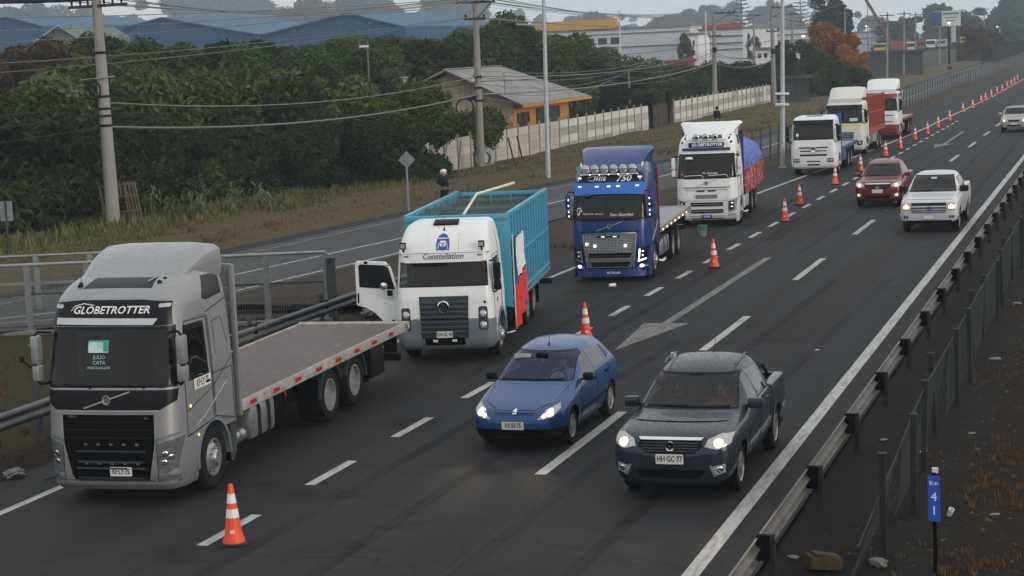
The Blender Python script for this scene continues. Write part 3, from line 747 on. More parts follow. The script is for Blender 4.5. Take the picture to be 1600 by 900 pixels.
def conifer(seed, H=14, R=3.0, tiers=13):
    rnd = random.Random(seed); b = B()
    for t in range(tiers):
        z = H * (0.12 + 0.85 * t / tiers); r = R * (1 - t / (tiers + 1.0)) ** .8
        for k in range(9):
            a = 2 * PI * k / 9 + t * .4 + rnd.random() * .3; d = Vector((math.cos(a), math.sin(a), 0)); s = Vector((-d.y, d.x, 0))
            for q in range(9):
                f = 0.12 + q / 9; p = d * (r * f) + Vector((0, 0, z + 0.22 * r * f * f)); L = 0.55 * (1.1 - f * .6) * r / 2.2
                for sg in (1, -1):
                    v = b.vs([p, p + d * .22 + s * sg * L * .5 + Vector((0, 0, .12)), p + d * .4 + s * sg * L + Vector((0, 0, .02)), p + d * .32 + s * sg * L * .3 - Vector((0, 0, .06))])
                    b.bm.faces.new(v)
    return b.mesh('conifer_crown', M['needle'], False, 40, False)
TR['conifer0'] = (conifer(5), trunk_mesh('conifer_trunk', 13.0, 0.22, 97, 0.05, 3))
HT = {k: sorted(w.co.z for w in m[0].vertices)[-40] for k, m in TR.items()}
def tree(kind, x, y, s, label, group=None, rz=None, z=None, name=None, sz=None):
    me, tk = TR[kind]
    r = thing(name or {'bush': 'bush', 'tree': 'broadleaf_tree', 'autu': 'autumn_tree', 'brow': 'brown_tree', 'tall': 'tall_evergreen_tree', 'far0': 'broadleaf_tree', 'far1': 'tall_evergreen_tree', 'coni': 'conifer_tree'}[kind[:4]],
              label, 'bush' if kind.startswith('bush') else 'tree', (x, y, (gh(x) if z is None else z)), (0, 0, random.random() * 6.28 if rz is None else rz), group)
    r.scale = (s, s, s if sz is None else sz)
    link('crown', me, r); link('trunk', tk, r)
    return r
def ttree(kind, px, py, y, label, group=None, H=None, sx=1.0, name=None):
    """a tree whose top shows at photo pixel (px, py) when it stands y metres down the road"""
    p = at(px, py, y); z0 = gh(p.x); h = HT[kind]
    k = max(0.35, (p.z - z0) / h)
    t = tree(kind, p.x, y, k * sx, label, group, None, z0, name, k)
    return t
rnd = random.Random(21)
# the thicket on the left: bushes in front, taller trees behind, each one an individual
front = [(-14, 150, 66), (40, 205, 70), (95, 185, 72), (150, 215, 73), (205, 190, 75), (262, 205, 77), (318, 215, 78), (372, 200, 80), (425, 215, 81), (478, 190, 83), (530, 205, 84), (583, 195, 86), (622, 190, 87)]
kk = ['bush0', 'bush2', 'bush0', 'bush1', 'bush2', 'bush0', 'bush1', 'bush2', 'bush0', 'bush1', 'bush0', 'bush2', 'bush0', 'bush3']
for (px, py, y), k in zip(front, kk):
    ttree(k, px, py - 15, y + 5, 'dense dark bush in the front row of the thicket', 'bushes at the front of the thicket', None, 1.05)
mid = [(10, 120, 78), (75, 105, 82), (140, 120, 84), (200, 110, 86), (255, 100, 88), (315, 115, 90), (370, 105, 92), (425, 110, 93), (480, 110, 95), (535, 105, 97), (588, 125, 98)]
for i, (px, py, y) in enumerate(mid):
    ttree(['bush3', 'bush1', 'bush0', 'bush3', 'bush1'][i % 5], px, py, y, 'leafy mid green bush in the second row of the thicket', 'bushes in the middle of the thicket', None, 0.95)
back = [(15, 62, 106, 'brown0'), (60, 78, 110, 'tree2'), (120, 72, 112, 'tree3'), (165, 52, 118, 'tree0'), (215, 66, 116, 'tree1'), (265, 80, 112, 'tree4'), (310, 72, 120, 'tree4'), (352, 82, 114, 'tree2'),
        (395, 62, 124, 'tree0'), (435, 72, 118, 'tree1'), (470, 62, 128, 'tree4'), (508, 78, 122, 'tree0'), (545, 64, 130, 'tree1'), (585, 72, 126, 'tree2'), (622, 56, 134, 'tree4'), (660, 62, 132, 'tree0'), (700, 50, 140, 'tree1'), (728, 62, 146, 'tree0')]
for px, py, y, k in back:
    lb = {'brown0': 'brownish autumn tree at the left end of the thicket', 'tree3': 'olive green tree in the thicket beside the left power pole'}.get(k, 'tall broadleaf tree rising along the back of the thicket')
    ttree(k, px, py, y, lb, None if k in ('brown0', 'tree3') else 'trees along the back of the thicket', None, 1.15)
for px, py, y in [(20, 72, 150), (90, 70, 155), (190, 62, 165), (290, 72, 170), (345, 68, 160), (450, 66, 172), (500, 64, 168), (560, 62, 176), (610, 52, 182), (680, 46, 190)]:
    ttree('tree%d' % rnd.randrange(5), px, py, y, 'tree behind the thicket in front of the blue sheds', 'trees in front of the blue sheds', None, 1.2)
# bushes round the yellow house and along the concrete wall
ttree('bush3', 708, 168, 104, 'yellowing bush growing against the gable of the yellow house', None, None, 1.0)
ttree('bush0', 648, 176, 97, 'dark bush overhanging the near end of the concrete wall', None, None, .8)
ttree('brown0', 675, 150, 108, 'brown leaved tree beside the gable of the yellow house', None, None, 0.8)
ttree('bush1', 775, 178, 112, 'green bush in the garden between the power pole and the yellow house', None, None, 0.7)
for i, (px, py, y) in enumerate([(770, 40, 160), (812, 18, 165), (858, 42, 172), (760, 62, 150), (835, 60, 152), (888, 82, 158), (925, 108, 165), (878, 112, 150), (955, 104, 172), (985, 72, 178), (1010, 108, 180), (1045, 112, 188), (1080, 116, 194), (940, 130, 160), (1010, 126, 172)]):
    lb = 'dark tree standing behind the yellow house and its wall'
    ttree(['tree0', 'tree2', 'tree1', 'bush0', 'tree4'][i % 5], px, py, y, lb, 'trees behind the yellow house', None, 1.1)
ttree('brown0', 1072, 52, 330, 'thin brown tree in front of the white factory', None, None, 0.6)
ttree('autumn0', 950, 92, 190, 'small orange tree among the dark ones behind the wall', None, None, 0.6)
for i, px in enumerate([1085, 1112, 1140, 1168, 1195, 1215]):
    ttree('bush%d' % [0, 2][i % 2], px, 102 - (i % 3) * 4, 205 + i * 4, 'clipped dark hedge bush behind the far part of the concrete wall', 'hedge bushes behind the far wall', None, 1.1)
for i, (px, py, y) in enumerate([(1245, 62, 222), (1268, 75, 212), (1300, 95, 208), (1330, 105, 214), (1262, 110, 205)]):
    ttree(['tree0', 'tree2', 'bush1', 'bush0', 'tree1'][i], px, py, y, 'dark green tree by the frontage road behind the white trucks', 'green trees behind the white trucks', None, 0.95)
ttree('autumn0', 1302, 34, 228, 'orange autumn tree beside the tall dark cypress', None, None, 1.15)
ttree('autumn0', 1330, 68, 218, 'smaller orange tree leaning over the frontage road', None, None, 0.9)
ttree('brown0', 1166, 48, 395, 'reddish brown tree at the end of the white factory', None, None, 0.9)
ttree('tall0', 1292, -14, 330, 'tall dark cypress rising above the orange tree', None, None, 1.9)
ttree('tall0', 1318, 2, 335, 'second dark cypress beside the tallest one', None, None, 1.3)
ttree('conifer0', 1158, -6, 750, 'tall tiered conifer above the white factory', None, None, 1.15)
ttree('conifer0', 1250, -8, 850, 'tiered conifer left of the dark cypress', None, None, 1.1)
for i, (px, py, y) in enumerate([(1392, 30, 620), (1425, 26, 640), (1452, 14, 700), (1480, 6, 760), (1510, 22, 640), (1540, 12, 720), (1572, -4, 740), (1600, -8, 760), (1560, 30, 620), (1590, 25, 640), (1620, 10, 700), (1536, 44, 560)]):
    ttree(['far0', 'far1', 'tall0', 'far0'][i % 4], px, py, y, 'dark tree in the belt at the far end of the highway', 'trees at the far end of the highway', None, 1.5)
ttree('brown0', 1535, 40, 380, 'brown tree beside the billboard by the far road', None, None, 1.3)
ttree('bush0', 1058, 101, 226, 'dark bush in front of the red box by the factory', None, None, 1.6)
ttree('bush2', 1035, 108, 222, 'low dark bush left of the red box by the factory', None, None, 1.4)
# hazy tree line on the horizon
far = [(18, 5, 'far0'), (36, 14, 'far0'), (80, 12, 'far1'), (120, 8, 'far0'), (212, 0, 'far1'), (262, 4, 'far1'), (305, -12, 'far0'), (335, -20, 'far0'), (368, -18, 'far0'), (398, 2, 'far1'), (425, 12, 'brown0'), (470, -4, 'far0'), (505, 14, 'brown0'), (540, -14, 'far0'), (575, -18, 'far0'), (600, -2, 'far0'),
       (662, 6, 'far1'), (695, -12, 'far0'), (722, -8, 'far0'), (795, 15, 'brown0'), (840, 22, 'brown0'), (905, 22, 'far0'), (940, 18, 'far0'), (968, 22, 'far1'), (1035, 24, 'far0'), (1058, 20, 'far0'), (1092, 10, 'far0'), (1105, 8, 'far1'), (1125, 4, 'far0'), (1190, 6, 'far0'), (1205, 0, 'far1'), (1225, 8, 'far0'), (1272, 0, 'far1'), (1345, 18, 'far1'), (1372, 24, 'far0'), (1408, 26, 'far1')]
for i, (px, py, k) in enumerate(far):
    ttree(k, px, py, 1150 + (i * 37) % 400, 'hazy blue grey tree on the far horizon', 'hazy trees on the horizon', None, 1.2 if k == 'far0' else 1.0)
for i in range(26):
    px = 20 + i * 50 + rnd.uniform(-18, 18); tx = 34 + rnd.uniform(-8, 10)
    ttree(['far0', 'far1', 'far0'][i % 3], px, tx, 2100 + (i * 53) % 450, 'faint tree in the pale farthest tree line', 'faint trees in the farthest line', None, 1.7)
# pale feathery shrub on the verge
b = B(); rnd = random.Random(9)
for k in range(15):
    a = rnd.uniform(-0.9, 0.9); L = 1.3 + rnd.random() * .8; pts = []
    d = Vector((math.sin(a) * .9, rnd.uniform(-.5, .5), 1.0)).normalized()
    for q in range(9):
        f = q / 8; pts.append(Vector((0, 0, 0.3)) + d * L * f + Vector((math.sin(a) * .9 * f * f, 0, -0.75 * f * f)))
    b.tube(pts, 0.016, 4)
    for q in range(1, 9):
        for sg in (1, -1):
            p = pts[q]; s = Vector((0.25 * sg, -.2 * sg + rnd.uniform(-.2, .2), -.10)) * (1.15 - q / 10)
            v = b.vs([p, p + s * .5 + Vector((0, 0, .07)), p + s, p + s * .5 - Vector((0, 0, .05))]); b.bm.faces.new(v)
p = gp(352, 318)
fs = thing('feathery_shrub', 'pale green shrub with arching fronds in front of the dark thicket', 'shrub', (p.x, p.y - 2, 0))
fs.scale = (1.1, 1.1, 1.15)
b.obj('fronds', M['leaf_pale'], fs, False, 40, False)
# tall maize-like weeds on the verge
def weed(px, py, s, label):
    b = B(); r = random.Random(px)
    for k in range(6):
        x0 = r.uniform(-.25, .25); y0 = r.uniform(-.25, .25); h = r.uniform(.6, 1.2)
        b.tube([(x0, y0, -.1), (x0 + .03, y0, h)], 0.012, 4)
        for q in range(6):
            a = r.random() * 6.28; z = h * (0.25 + .13 * q); d = Vector((math.cos(a), math.sin(a), 0)); n = Vector((-d.y, d.x, 0)) * .03
            p0 = Vector((x0, y0, z)); p1 = p0 + d * .22 + Vector((0, 0, .16)); p2 = p0 + d * .42 - Vector((0, 0, .06))
            v = b.vs([p0 - n, p0 + n, p1 + n, p1 - n, p2]); b.bm.faces.new((v[0], v[1], v[2], v[3])); b.bm.faces.new((v[3], v[2], v[4]))
    p = gp(px, py); o = b.obj('tall_weed', M['leaf_pale'], None, False, 40, False); o.location = (p.x, p.y, 0.1); o.scale = (s, s, s)
    tag(o, label, 'weed', 'tall weeds on the verge')
for px, py, s, lb in [(240, 345, 1.2, 'pale tall weed just right of the left power pole'), (262, 345, 1.0, 'second pale tall weed right of the power pole'), (296, 345, 1.25, 'pale tall weed midway between pole and feathery shrub'), (318, 345, 1.2, 'pale tall weed below the feathery shrub'), (405, 330, 1.1, 'pale tall weed at the left end of the open grass'), (440, 338, 1.0, 'pale tall weed in the open grass right of the feathery shrub'), (28, 330, 1.3, 'pale weed behind the small grey sign plate'), (372, 335, 1.2, 'bushy pale weed right below the arching fronds')]:
    weed(px, py, s, lb)
# ------------------------------------------------------------------ concrete panel wall: posts and slabs, each its own piece
WX = -35.3
wall = thing('concrete_wall', 'long pale concrete slab wall with posts along the upper verge', 'wall', (WX, 90, 0))
slab_me = {}
def slab(L, h, mt='slab', t=0.06):
    k = (round(L, 2), mt)
    if k not in slab_me:
        b = B(); b.box((0, L / 2, h / 2), (t, L - 0.02, h - 0.012), None, 0.006); slab_me[k] = b.mesh('slab', M[mt], False)
    return slab_me[k]
b = B(); b.box((0, 0, .90), (0.13, 0.13, 2.5), None, 0.012); b.box((0, 0, 2.17), (0.10, 0.10, 0.06)); post_me = b.mesh('post', M['conc'], False)
def bay(y, L, top=1.92, lean=0.0):
    for q in range(4):
        o = link('slab', slab(L, 0.5, ('slab' if y < 118.5 or random.random() < .12 else ('slabw' if q % 2 == 0 else 'slabg'))), wall); o.location = (random.uniform(-.012, .012), y - 90, top - 0.5 * (q + 1) + 0.05)
yy = 91.0; n = 0
while yy < 196:
    gate = 144.0 < yy < 151.0
    if not gate:
        o = link('post', post_me, wall); o.location = (0, yy - 90, 0); o.rotation_euler = (0, random.uniform(0.008, 0.026), 0)
        bay(yy, 2.22)
    yy += 2.22
tag(wall, None)
g = thing('board_gate', 'dark brown board gate between tall black posts in the concrete wall', 'gate', (WX, 145.4, 0))
b = B(); b.box((0.02, 0, 1.35), (0.2, 0.22, 2.9)); me = b.mesh('gate_post', M['matte'], False)
link('gate_post', me, g).location = (0, 0.0, 0); o = link('gate_post', me, g); o.location = (0, 5.6, 0)
b = B(); b.box((0, 0, 0.95), (0.05, 0.52, 1.95)); me = b.mesh('board', M['darkwood'], False)
for i in range(10): o = link('board', me, g); o.location = (random.uniform(-.02, .02), 0.38 + i * 0.535, random.uniform(-.05, .05))
for i, (px, py, a) in enumerate([(805, 258, 0.35), (818, 256, 0.28)]):
    p = gp(px, py); b = B(); b.bar((0, 0, -0.1), (-0.15, -a * 1.9, 1.65), 0.07)
    o = b.obj('leaning_stake', M['darkwood']); o.location = (p.x, p.y, 0)
    tag(o, ['thicker dark stake leaning against the concrete wall', 'thinner stake leaning beside the thicker one on the wall'][i], 'stake')
for i, (px, py, dx) in enumerate([(668, 283, .5), (690, 280, .55), (716, 275, .35)]):
    p = gp(px, py); b = B(); b.bar((0, 0, -0.1), (dx * .4, dx, 1.9), 0.09)
    o = b.obj('leaning_post', M['conc']); o.location = (p.x, p.y, 0)
    tag(o, ['leaning prop post at the leafy near end of the wall', 'leaning prop post beside the white hooded person', 'leaning prop post nearest the tyre behind the pole'][i], 'post')
# tyre leaning behind the concrete pole
ty = thing('old_tyre', 'large pale grey old tyre leaning on the wall behind the power pole', 'tyre', (-34.75, 103.0, 0.62), (0, 0.14, 0.9))
b = B(); b.lathe([(0.34, -.14), (0.55, -.15), (0.66, -.08), (0.66, .08), (0.55, .15), (0.34, .14), (0.34, -.14)], (0, 0, 0), 'y', 28); b.obj('tyre_body', M['signback'], ty)
# ------------------------------------------------------------------ yellow house with corrugated roof
h = thing('yellow_house', 'ochre yellow house with a grey corrugated gable roof behind the concrete wall', 'house', (-37.3, 118.2, 0.16))
def hobj(n, b, m, par=None): return b.obj(n, m, par or h, False)
b = B(); b.bb(-9.6, -0.6, 0.2, 13.2, 0, 2.75); hobj('wall', b, M['ochre'])
b = B(); b.prism([(-9.7, 2.72), (-0.5, 2.72), (-0.5, 2.95), (-4.9, 5.15), (-9.7, 2.95)], 'y', 0.16, 0.24); gab = hobj('gable', b, M['plank'])
for i in range(23):
    x = -9.6 + i * 0.395; hh = 5.1 - abs(x + 4.9) * 0.475
    b = B(); b.bb(x, x + 0.37, 0.10 - (i % 2) * .012, 0.16, 1.75 if x > -5 else 2.2, hh); hobj('plank', b, M['plank'], gab)
def roofside(x0, z0, x1, z1, ye0, ye1, yr0, yr1, n=26):
    b = B(); t = 0.09
    for i in range(n):
        a0, a1 = i / n, (i + 1) / n
        pts = []
        for (a) in (a0, (a0 + a1) / 2, a1):
            d = 0.035 if a == (a0 + a1) / 2 else 0
            pts.append((Vector((x0, ye0 + (ye1 - ye0) * a, z0 + d)), Vector((x1, yr0 + (yr1 - yr0) * a, z1 + d))))
        for (p, q), (r, s) in zip(pts, pts[1:]): b.face([p, r, s, q])
    b.face([(x0, ye0, z0 - t), (x1, yr0, z1 - t), (x1, yr1, z1 - t), (x0, ye1, z0 - t)])
    b.face([(x0, ye0, z0), (x0, ye1, z0), (x0, ye1, z0 - t), (x0, ye0, z0 - t)]); b.face([(x0, ye0, z0), (x0, ye0, z0 - t), (x1, yr0, z1 - t), (x1, yr0, z1)]); b.face([(x0, ye1, z0), (x1, yr1, z1), (x1, yr1, z1 - t), (x0, ye1, z0 - t)])
    return b
b = roofside(0.45, 3.0, -4.9, 5.42, -0.9, 15.5, -0.5, 11.3); hobj('roof', b, M['roofsheet'])
b = roofside(-10.4, 3.0, -4.9, 5.42, -0.9, 15.5, -0.5, 11.3); hobj('roof', b, M['roofsheet'])
b = B(); b.bar((0.47, -0.9, 2.9), (0.47, 15.5, 2.9), 0.05, 0.2); hobj('eave_board', b, M['ochre'])
b = B(); b.bar((0.42, -0.92, 2.88), (-4.9, -0.52, 5.3), 0.06, 0.16); hobj('barge_board', b, M['darkwood'])
b = B(); b.bar((-4.9, -0.5, 5.46), (-4.9, 11.3, 5.46), 0.28, 0.05); hobj('ridge_cap', b, M['galv'])
for i, (y0, y1, z0, z1) in enumerate([(1.1, 3.5, 1.55, 2.36), (5.3, 10.6, 0.9, 2.5)]):
    b = B(); b.bb(-0.62, -0.55, y0, y1, z0, z1); w = hobj('window', b, M['windowdark'])
    for a in (y0, y1, (y0 + y1) / 2): b = B(); b.bb(-0.56, -0.50, a - .06, a + .06, z0 - .05, z1 + .05); hobj('frame', b, M['darkwood'], w)
    for a in (z0, z1): b = B(); b.bb(-0.56, -0.505, y0 - .05, y1 + .05, a - .06, a + .06); hobj('frame', b, M['darkwood'], w)
for (x, y) in ((0.1, 14.9), (-0.6, 14.9)): b = B(); b.bb(x - .12, x + .12, y - .12, y + .12, 0, 2.95); hobj('porch_post', b, M['darkwood'])
b = B(); b.tube([(-1.4, 0.0, 1.2), (-1.4, 0.0, 2.9)], 0.05); hobj('drain_pipe', b, M['galv'])
b = B(); b.tube([(-0.9, -0.3, 3.5), (-0.9, -0.3, 4.9)], 0.05); b.cyl((-0.9, -.3, 4.9), (-0.9, -.3, 5.0), 0.09); hobj('flue', b, M['galv'])
b = B(); b.cyl((-8.5, 1.5, 3.6), (-8.5, 1.5, 4.9), 0.22); b.cyl((-8.5, 1.5, 4.95), (-8.5, 1.5, 5.05), 0.32); hobj('chimney', b, M['galv'])
# ------------------------------------------------------------------ blue sheds
def shed(name, label, L, P, Rr, y, depth=(4.0, 34.0), zb=2.0):
    l, p, r = at(*L, y), at(*P, y), at(*Rr, y)
    t = thing(name, label, 'shed', (p.x, y, gh(p.x)))
    o = Vector(t.location); A, Pk, C = l - o, p - o, r - o; d = Vector((depth[0], depth[1], 0))
    b = B(); b.loft([[(A.x, 0, 0), (C.x, 0, 0), C, Pk, A], [(A.x + d.x, d.y, 0), (C.x + d.x, d.y, 0), C + d, Pk + d, A + d]]); b.obj('wall', M['warehouse'], t, False)
    u = Vector((0, -0.5, 0.15))
    b = B()
    for (e, f) in ((A, Pk), (Pk, C)):
        b.loft([[e + u, f + u, f + u - Vector((0, 0, .25)), e + u - Vector((0, 0, .25))], [e + d + u, f + d + u, f + d + u - Vector((0, 0, .25)), e + d + u - Vector((0, 0, .25))]])
    b.obj('roof', M['warehouse_roof'], t, False)
    n = 16
    for i in range(1, n):
        x = A.x + (C.x - A.x) * i / n
        zt = (A.z + (Pk.z - A.z) * (x - A.x) / (Pk.x - A.x)) if x < Pk.x else (Pk.z + (C.z - Pk.z) * (x - Pk.x) / (C.x - Pk.x))
        b = B(); b.bb(x - .05, x + .05, -0.08, 0, 0, zt - 0.1); b.obj('seam', M['warehouse_roof'], t, False)
    return t
shed('blue_shed', 'leftmost blue sheet metal shed behind the thicket', (-150, 62), (12, 27), (68, 41), 310)
shed('blue_shed', 'middle blue sheet metal shed with a low gable', (190, 45), (253, 28), (402, 54), 304)
shed('blue_shed', 'right blue sheet metal shed with the sharpest gable', (406, 56), (543, 21), (634, 42), 300)
p = at(93, 40, 132); sh = thing('small_shed', 'small grey gabled shed with a pale roof among the trees', 'shed', (p.x, 132, gh(p.x)))
z = p.z - gh(p.x)
b = B(); b.prism([(-1.9, 0), (1.6, 0), (1.6, z - 1.0), (0, z), (-1.9, z - 1.0)], 'y', 0, 8); b.obj('wall', M['boxinner'], sh, False)
b = B(); b.loft([[(-2.2, -.3, z - 1.1), (0, -.3, z + .08), (0, -.3, z - .05), (-2.2, -.3, z - 1.25)], [(-7.4, 8, z - 1.1), (-5.2, 8, z + .08), (-5.2, 8, z - .05), (-7.4, 8, z - 1.25)]]); b.loft([[(0, -.3, z + .08), (1.9, -.3, z - 1.05), (1.9, -.3, z - 1.2), (0, -.3, z - .05)], [(-5.2, 8, z + .08), (-3.3, 8, z - 1.05), (-3.3, 8, z - 1.2), (-5.2, 8, z - .05)]]); b.obj('roof', M['lamppole'], sh, False)
# ------------------------------------------------------------------ white factory and far buildings
def block(name, label, cat, x0, x1, ytop, ybot, y, depth, mats, parts=(), zb=None):
    """box building whose front shows between photo pixels (x0, ytop) and (x1, ybot) at distance y"""
    a = at(x0, ytop, y); c = at(x1, ybot, y); z0 = gh(a.x) - .2
    t = thing(name, label, cat, ((a.x + c.x) / 2, y, z0)); w = c.x - a.x; H = a.z - z0
    b = B(); b.bb(-w / 2, w / 2, 0, depth, 0, H); b.obj('wall', mats[0], t, False)
    b = B(); b.bb(-w / 2 - .3, w / 2 + .3, -0.4, depth, H, H + .35); b.obj('roof', mats[1], t, False)
    s = w / (x1 - x0)
    for (nm, u0, u1, v0, v1, m, d) in parts:      # pixel offsets from the top left corner
        b = B(); b.bb(-w / 2 + u0 * s, -w / 2 + u1 * s, -d, -0.002 if d > 0 else .3, H - v1 * s, H - v0 * s); q = b.obj(nm, m, t, False)
    return t
wp = [('yellow_fascia', 0, 130, -16, -2, M['yellowwall'], .6)] + [('window', 58 + i * 20, 72 + i * 20, 12, 22, M['windowdark'], .06) for i in range(4)] + [('ledge', 0, 240, 6, 7.2, M['greyroof'], .3), ('ledge', 0, 240, 26, 27.2, M['greyroof'], .3)]
block('white_factory', 'long white factory building with a yellow fascia on its roof', 'factory', 838, 1080, 52, 95, 400, 50, (M['whitewall'], M['greyroof']), wp)
block('white_factory_wing', 'white factory wing with a red roof edge under the tall conifer', 'factory', 1092, 1162, 48, 95, 390, 40, (M['whitewall'], M['greyroof']), [('red_fascia', 6, 68, -8, -1, M['redfascia'], .5), ('ledge', 0, 70, 9, 10.5, M['greyroof'], .4), ('ledge', 0, 70, 20, 21.5, M['greyroof'], .4), ('ledge', 0, 70, 30, 31, M['greyroof'], .4)])
block('white_house', 'small two storey white house with dark windows beside the factory', 'house', 1072, 1092, 55, 95, 350, 10, (M['white'], M['greyroof']), [('window', 5, 8, 9, 17, M['windowdark'], .06), ('window', 11, 14, 9, 17, M['windowdark'], .06), ('window', 5, 8, 26, 33, M['windowdark'], .06), ('window', 11, 14, 26, 33, M['windowdark'], .06)])
block('white_kiosk', 'low white building between two power poles', 'building', 1180, 1212, 78, 95, 330, 12, (M['white'], M['greyroof']), [('window', 4, 9, 6, 13, M['windowdark'], .06), ('window', 14, 19, 6, 13, M['windowdark'], .06)])
block('grey_hall', 'pale grey hall behind the tiered conifer', 'building', 1214, 1268, 46, 80, 520, 40, (M['whitewall'], M['greyroof']), [('ledge', 0, 54, 8, 9.5, M['greyroof'], .4), ('ledge', 0, 54, 17, 18.5, M['greyroof'], .4)])
block('white_depot', 'pale depot hall behind the yard of parked trucks', 'building', 1326, 1392, 52, 78, 620, 40, (M['whitewall'], M['greyroof']), [('ledge', 0, 66, 8, 9.2, M['greyroof'], .4)])
block('red_container', 'red box lying behind the dark trees by the factory', 'container', 1042, 1076, 98, 107, 262, 4, (M['truckred'], M['truckred']), [('rib', 4 + 6 * i, 5 + 6 * i, 1, 8, M['redfascia'], .05) for i in range(5)])
block('grey_sheet_fence', 'long grey sheet fence of the yard beyond the white trucks', 'fence', 1352, 1442, 84, 108, 300, .15, (M['galvdull'], M['galvdull']), [('post', 8 * i, 8 * i + 1.2, -1, 24, M['galvdull'], .12) for i in range(12)])
block('green_screen_fence', 'dark green screened fence along the far verge', 'fence', 1494, 1600, 70, 84, 420, .15, (M['meshdark'], M['meshdark']), [('post', 14 * i, 14 * i + 1, -1, 14, M['galvdull'], .12) for i in range(8)])
block('grey_yard_fence', 'grey fence behind the lamp pole left of the white trucks', 'fence', 1222, 1264, 124, 152, 190, .12, (M['galvdull'], M['galvdull']), [('post', 8 * i, 8 * i + 1, -1, 28, M['galvdull'], .1) for i in range(6)])
# vehicles parked in the far yard, a few pixels each
def parked(name, label, px0, px1, y0, y1, y, m, m2):
    a = at(px0, y0, y); c = at(px1, y1, y); w = c.x - a.x; H = a.z - c.z
    t = thing(name, label, 'truck', ((a.x + c.x) / 2, y, c.z))
    b = B(); b.bb(-w / 2, w / 2, 0, 5, H * .25, H, .15); b.obj('body', m, t)
    b = B(); b.bb(-w / 2 + .15, w / 2 - .15, -.02, .1, H * .55, H * .88); b.obj('windscreen', M['solid_glass'], t, False)
    b = B(); b.bb(-w / 2 + .1, w / 2 - .1, .1, 4.8, -0.1, H * .25); b.obj('undercarriage', m2, t, False)
    for i in (0.9, 3.8):
        b = B(); b.cyl((-w / 2, i, .45), (-w / 2 + .3, i, .45), .5); b.cyl((w / 2 - .3, i, .45), (w / 2, i, .45), .5); b.obj('wheel', M['tyre'], t)
for i, (a, c, y0, y1, m, lb) in enumerate([(1365, 1384, 68, 82, 'yellow', 'yellow truck parked in the far yard'), (1386, 1396, 68, 82, 'truckblue', 'blue truck parked in the far yard'), (1398, 1410, 66, 82, 'white', 'white truck parked left of the others in the far yard'), (1413, 1430, 66, 82, 'offwhite', 'largest white truck in the middle of the far yard'),
                                           (1432, 1446, 64, 80, 'slatred', 'red truck parked in the far yard'), (1447, 1462, 62, 78, 'white', 'white truck parked right of the red one'), (1464, 1478, 62, 76, 'whitewall', 'pale truck parked below the billboard'), (1500, 1520, 58, 70, 'yellow', 'yellow machine parked right of the billboard')]):
    parked('parked_truck', lb, a, c, y0, y1, 560 if a < 1490 else 600, M[m], M['matte'])
# crane boom
p = at(1398, 70, 560); q = at(1352, -2, 560)
cr = thing('crane', 'dark slanting crane boom with an orange base in the far yard', 'crane', (p.x, 560, p.z - 2))
b = B(); b.bar((0, 0, 1.2), (q.x - p.x, 0, q.z - p.z + 2), .9, .8); b.obj('boom', M['rust'], cr, False)
b = B(); b.bb(-1.2, 3.4, -1, 3, 0, 2.8, .2); b.obj('crane_cab', M['truckred'], cr, False)
b = B(); b.tube([(q.x - p.x + .5, -.1, q.z - p.z + 1.5), (q.x - p.x + .5, -.1, -1)], .1, 4); b.obj('hoist_rope', M['cable'], cr)
# billboard
a = at(1458, 18, 390); c = at(1501, 40, 390)
bb_ = thing('billboard', 'large pale billboard with dark print on a tall post by the far road', 'billboard', ((a.x + c.x) / 2, 390, 0))
w = c.x - a.x; zt, z0 = a.z, c.z
b = B(); b.bb(-w / 2 + .1, w / 2, 0, .3, z0, zt); b.obj('board_face', M['whitewall'], bb_, False)
b = B(); b.bb(-w / 2 - .2, -w / 2 + w * .31, -.06, -.003, z0 + .1, zt - .1); b.obj('blue_panel', M['truckblue'], bb_, False)
for i in range(3):
    b = B(); b.bb(-w / 2 + w * .36, w / 2 - .3, -.05, -.002, zt - .75 - i * .62, zt - .35 - i * .62) if i == 0 else b.bb(-w * .12 + i * .3, w * .44 - i * .4, -.05, -.002, zt - .8 - i * .62, zt - .62 - i * .62); b.obj('print', M['greyroof'], bb_, False)
b = B(); b.tube([(0.3, .2, -.5), (0.3, .2, z0)], .22, 8); b.obj('post', M['matte'], bb_)
b = B(); b.lathe([(0.0, .3), (0.28, .2), (0.32, 0), (.2, -.1), (0, -.12)], (0.5, -1.2, z0 + .55), 'z', 10); b.tube([(0.5, -1.2, z0 + .6), (.5, 0, z0)], .04, 4); b.obj('floodlight', M['warmhi'], bb_)
b = B(); b.bb(-.45, .45, 0, .2, 0, 3.1); o = b.obj('banner_sign', M['whitewall']); q = at(1490, 66, 392); o.location = (q.x, 392, q.z); tag(o, 'narrow upright white banner below the billboard', 'sign')
# far frame gantry right of billboard
p = at(1537, 12, 400); q = at(1522, 13, 400)
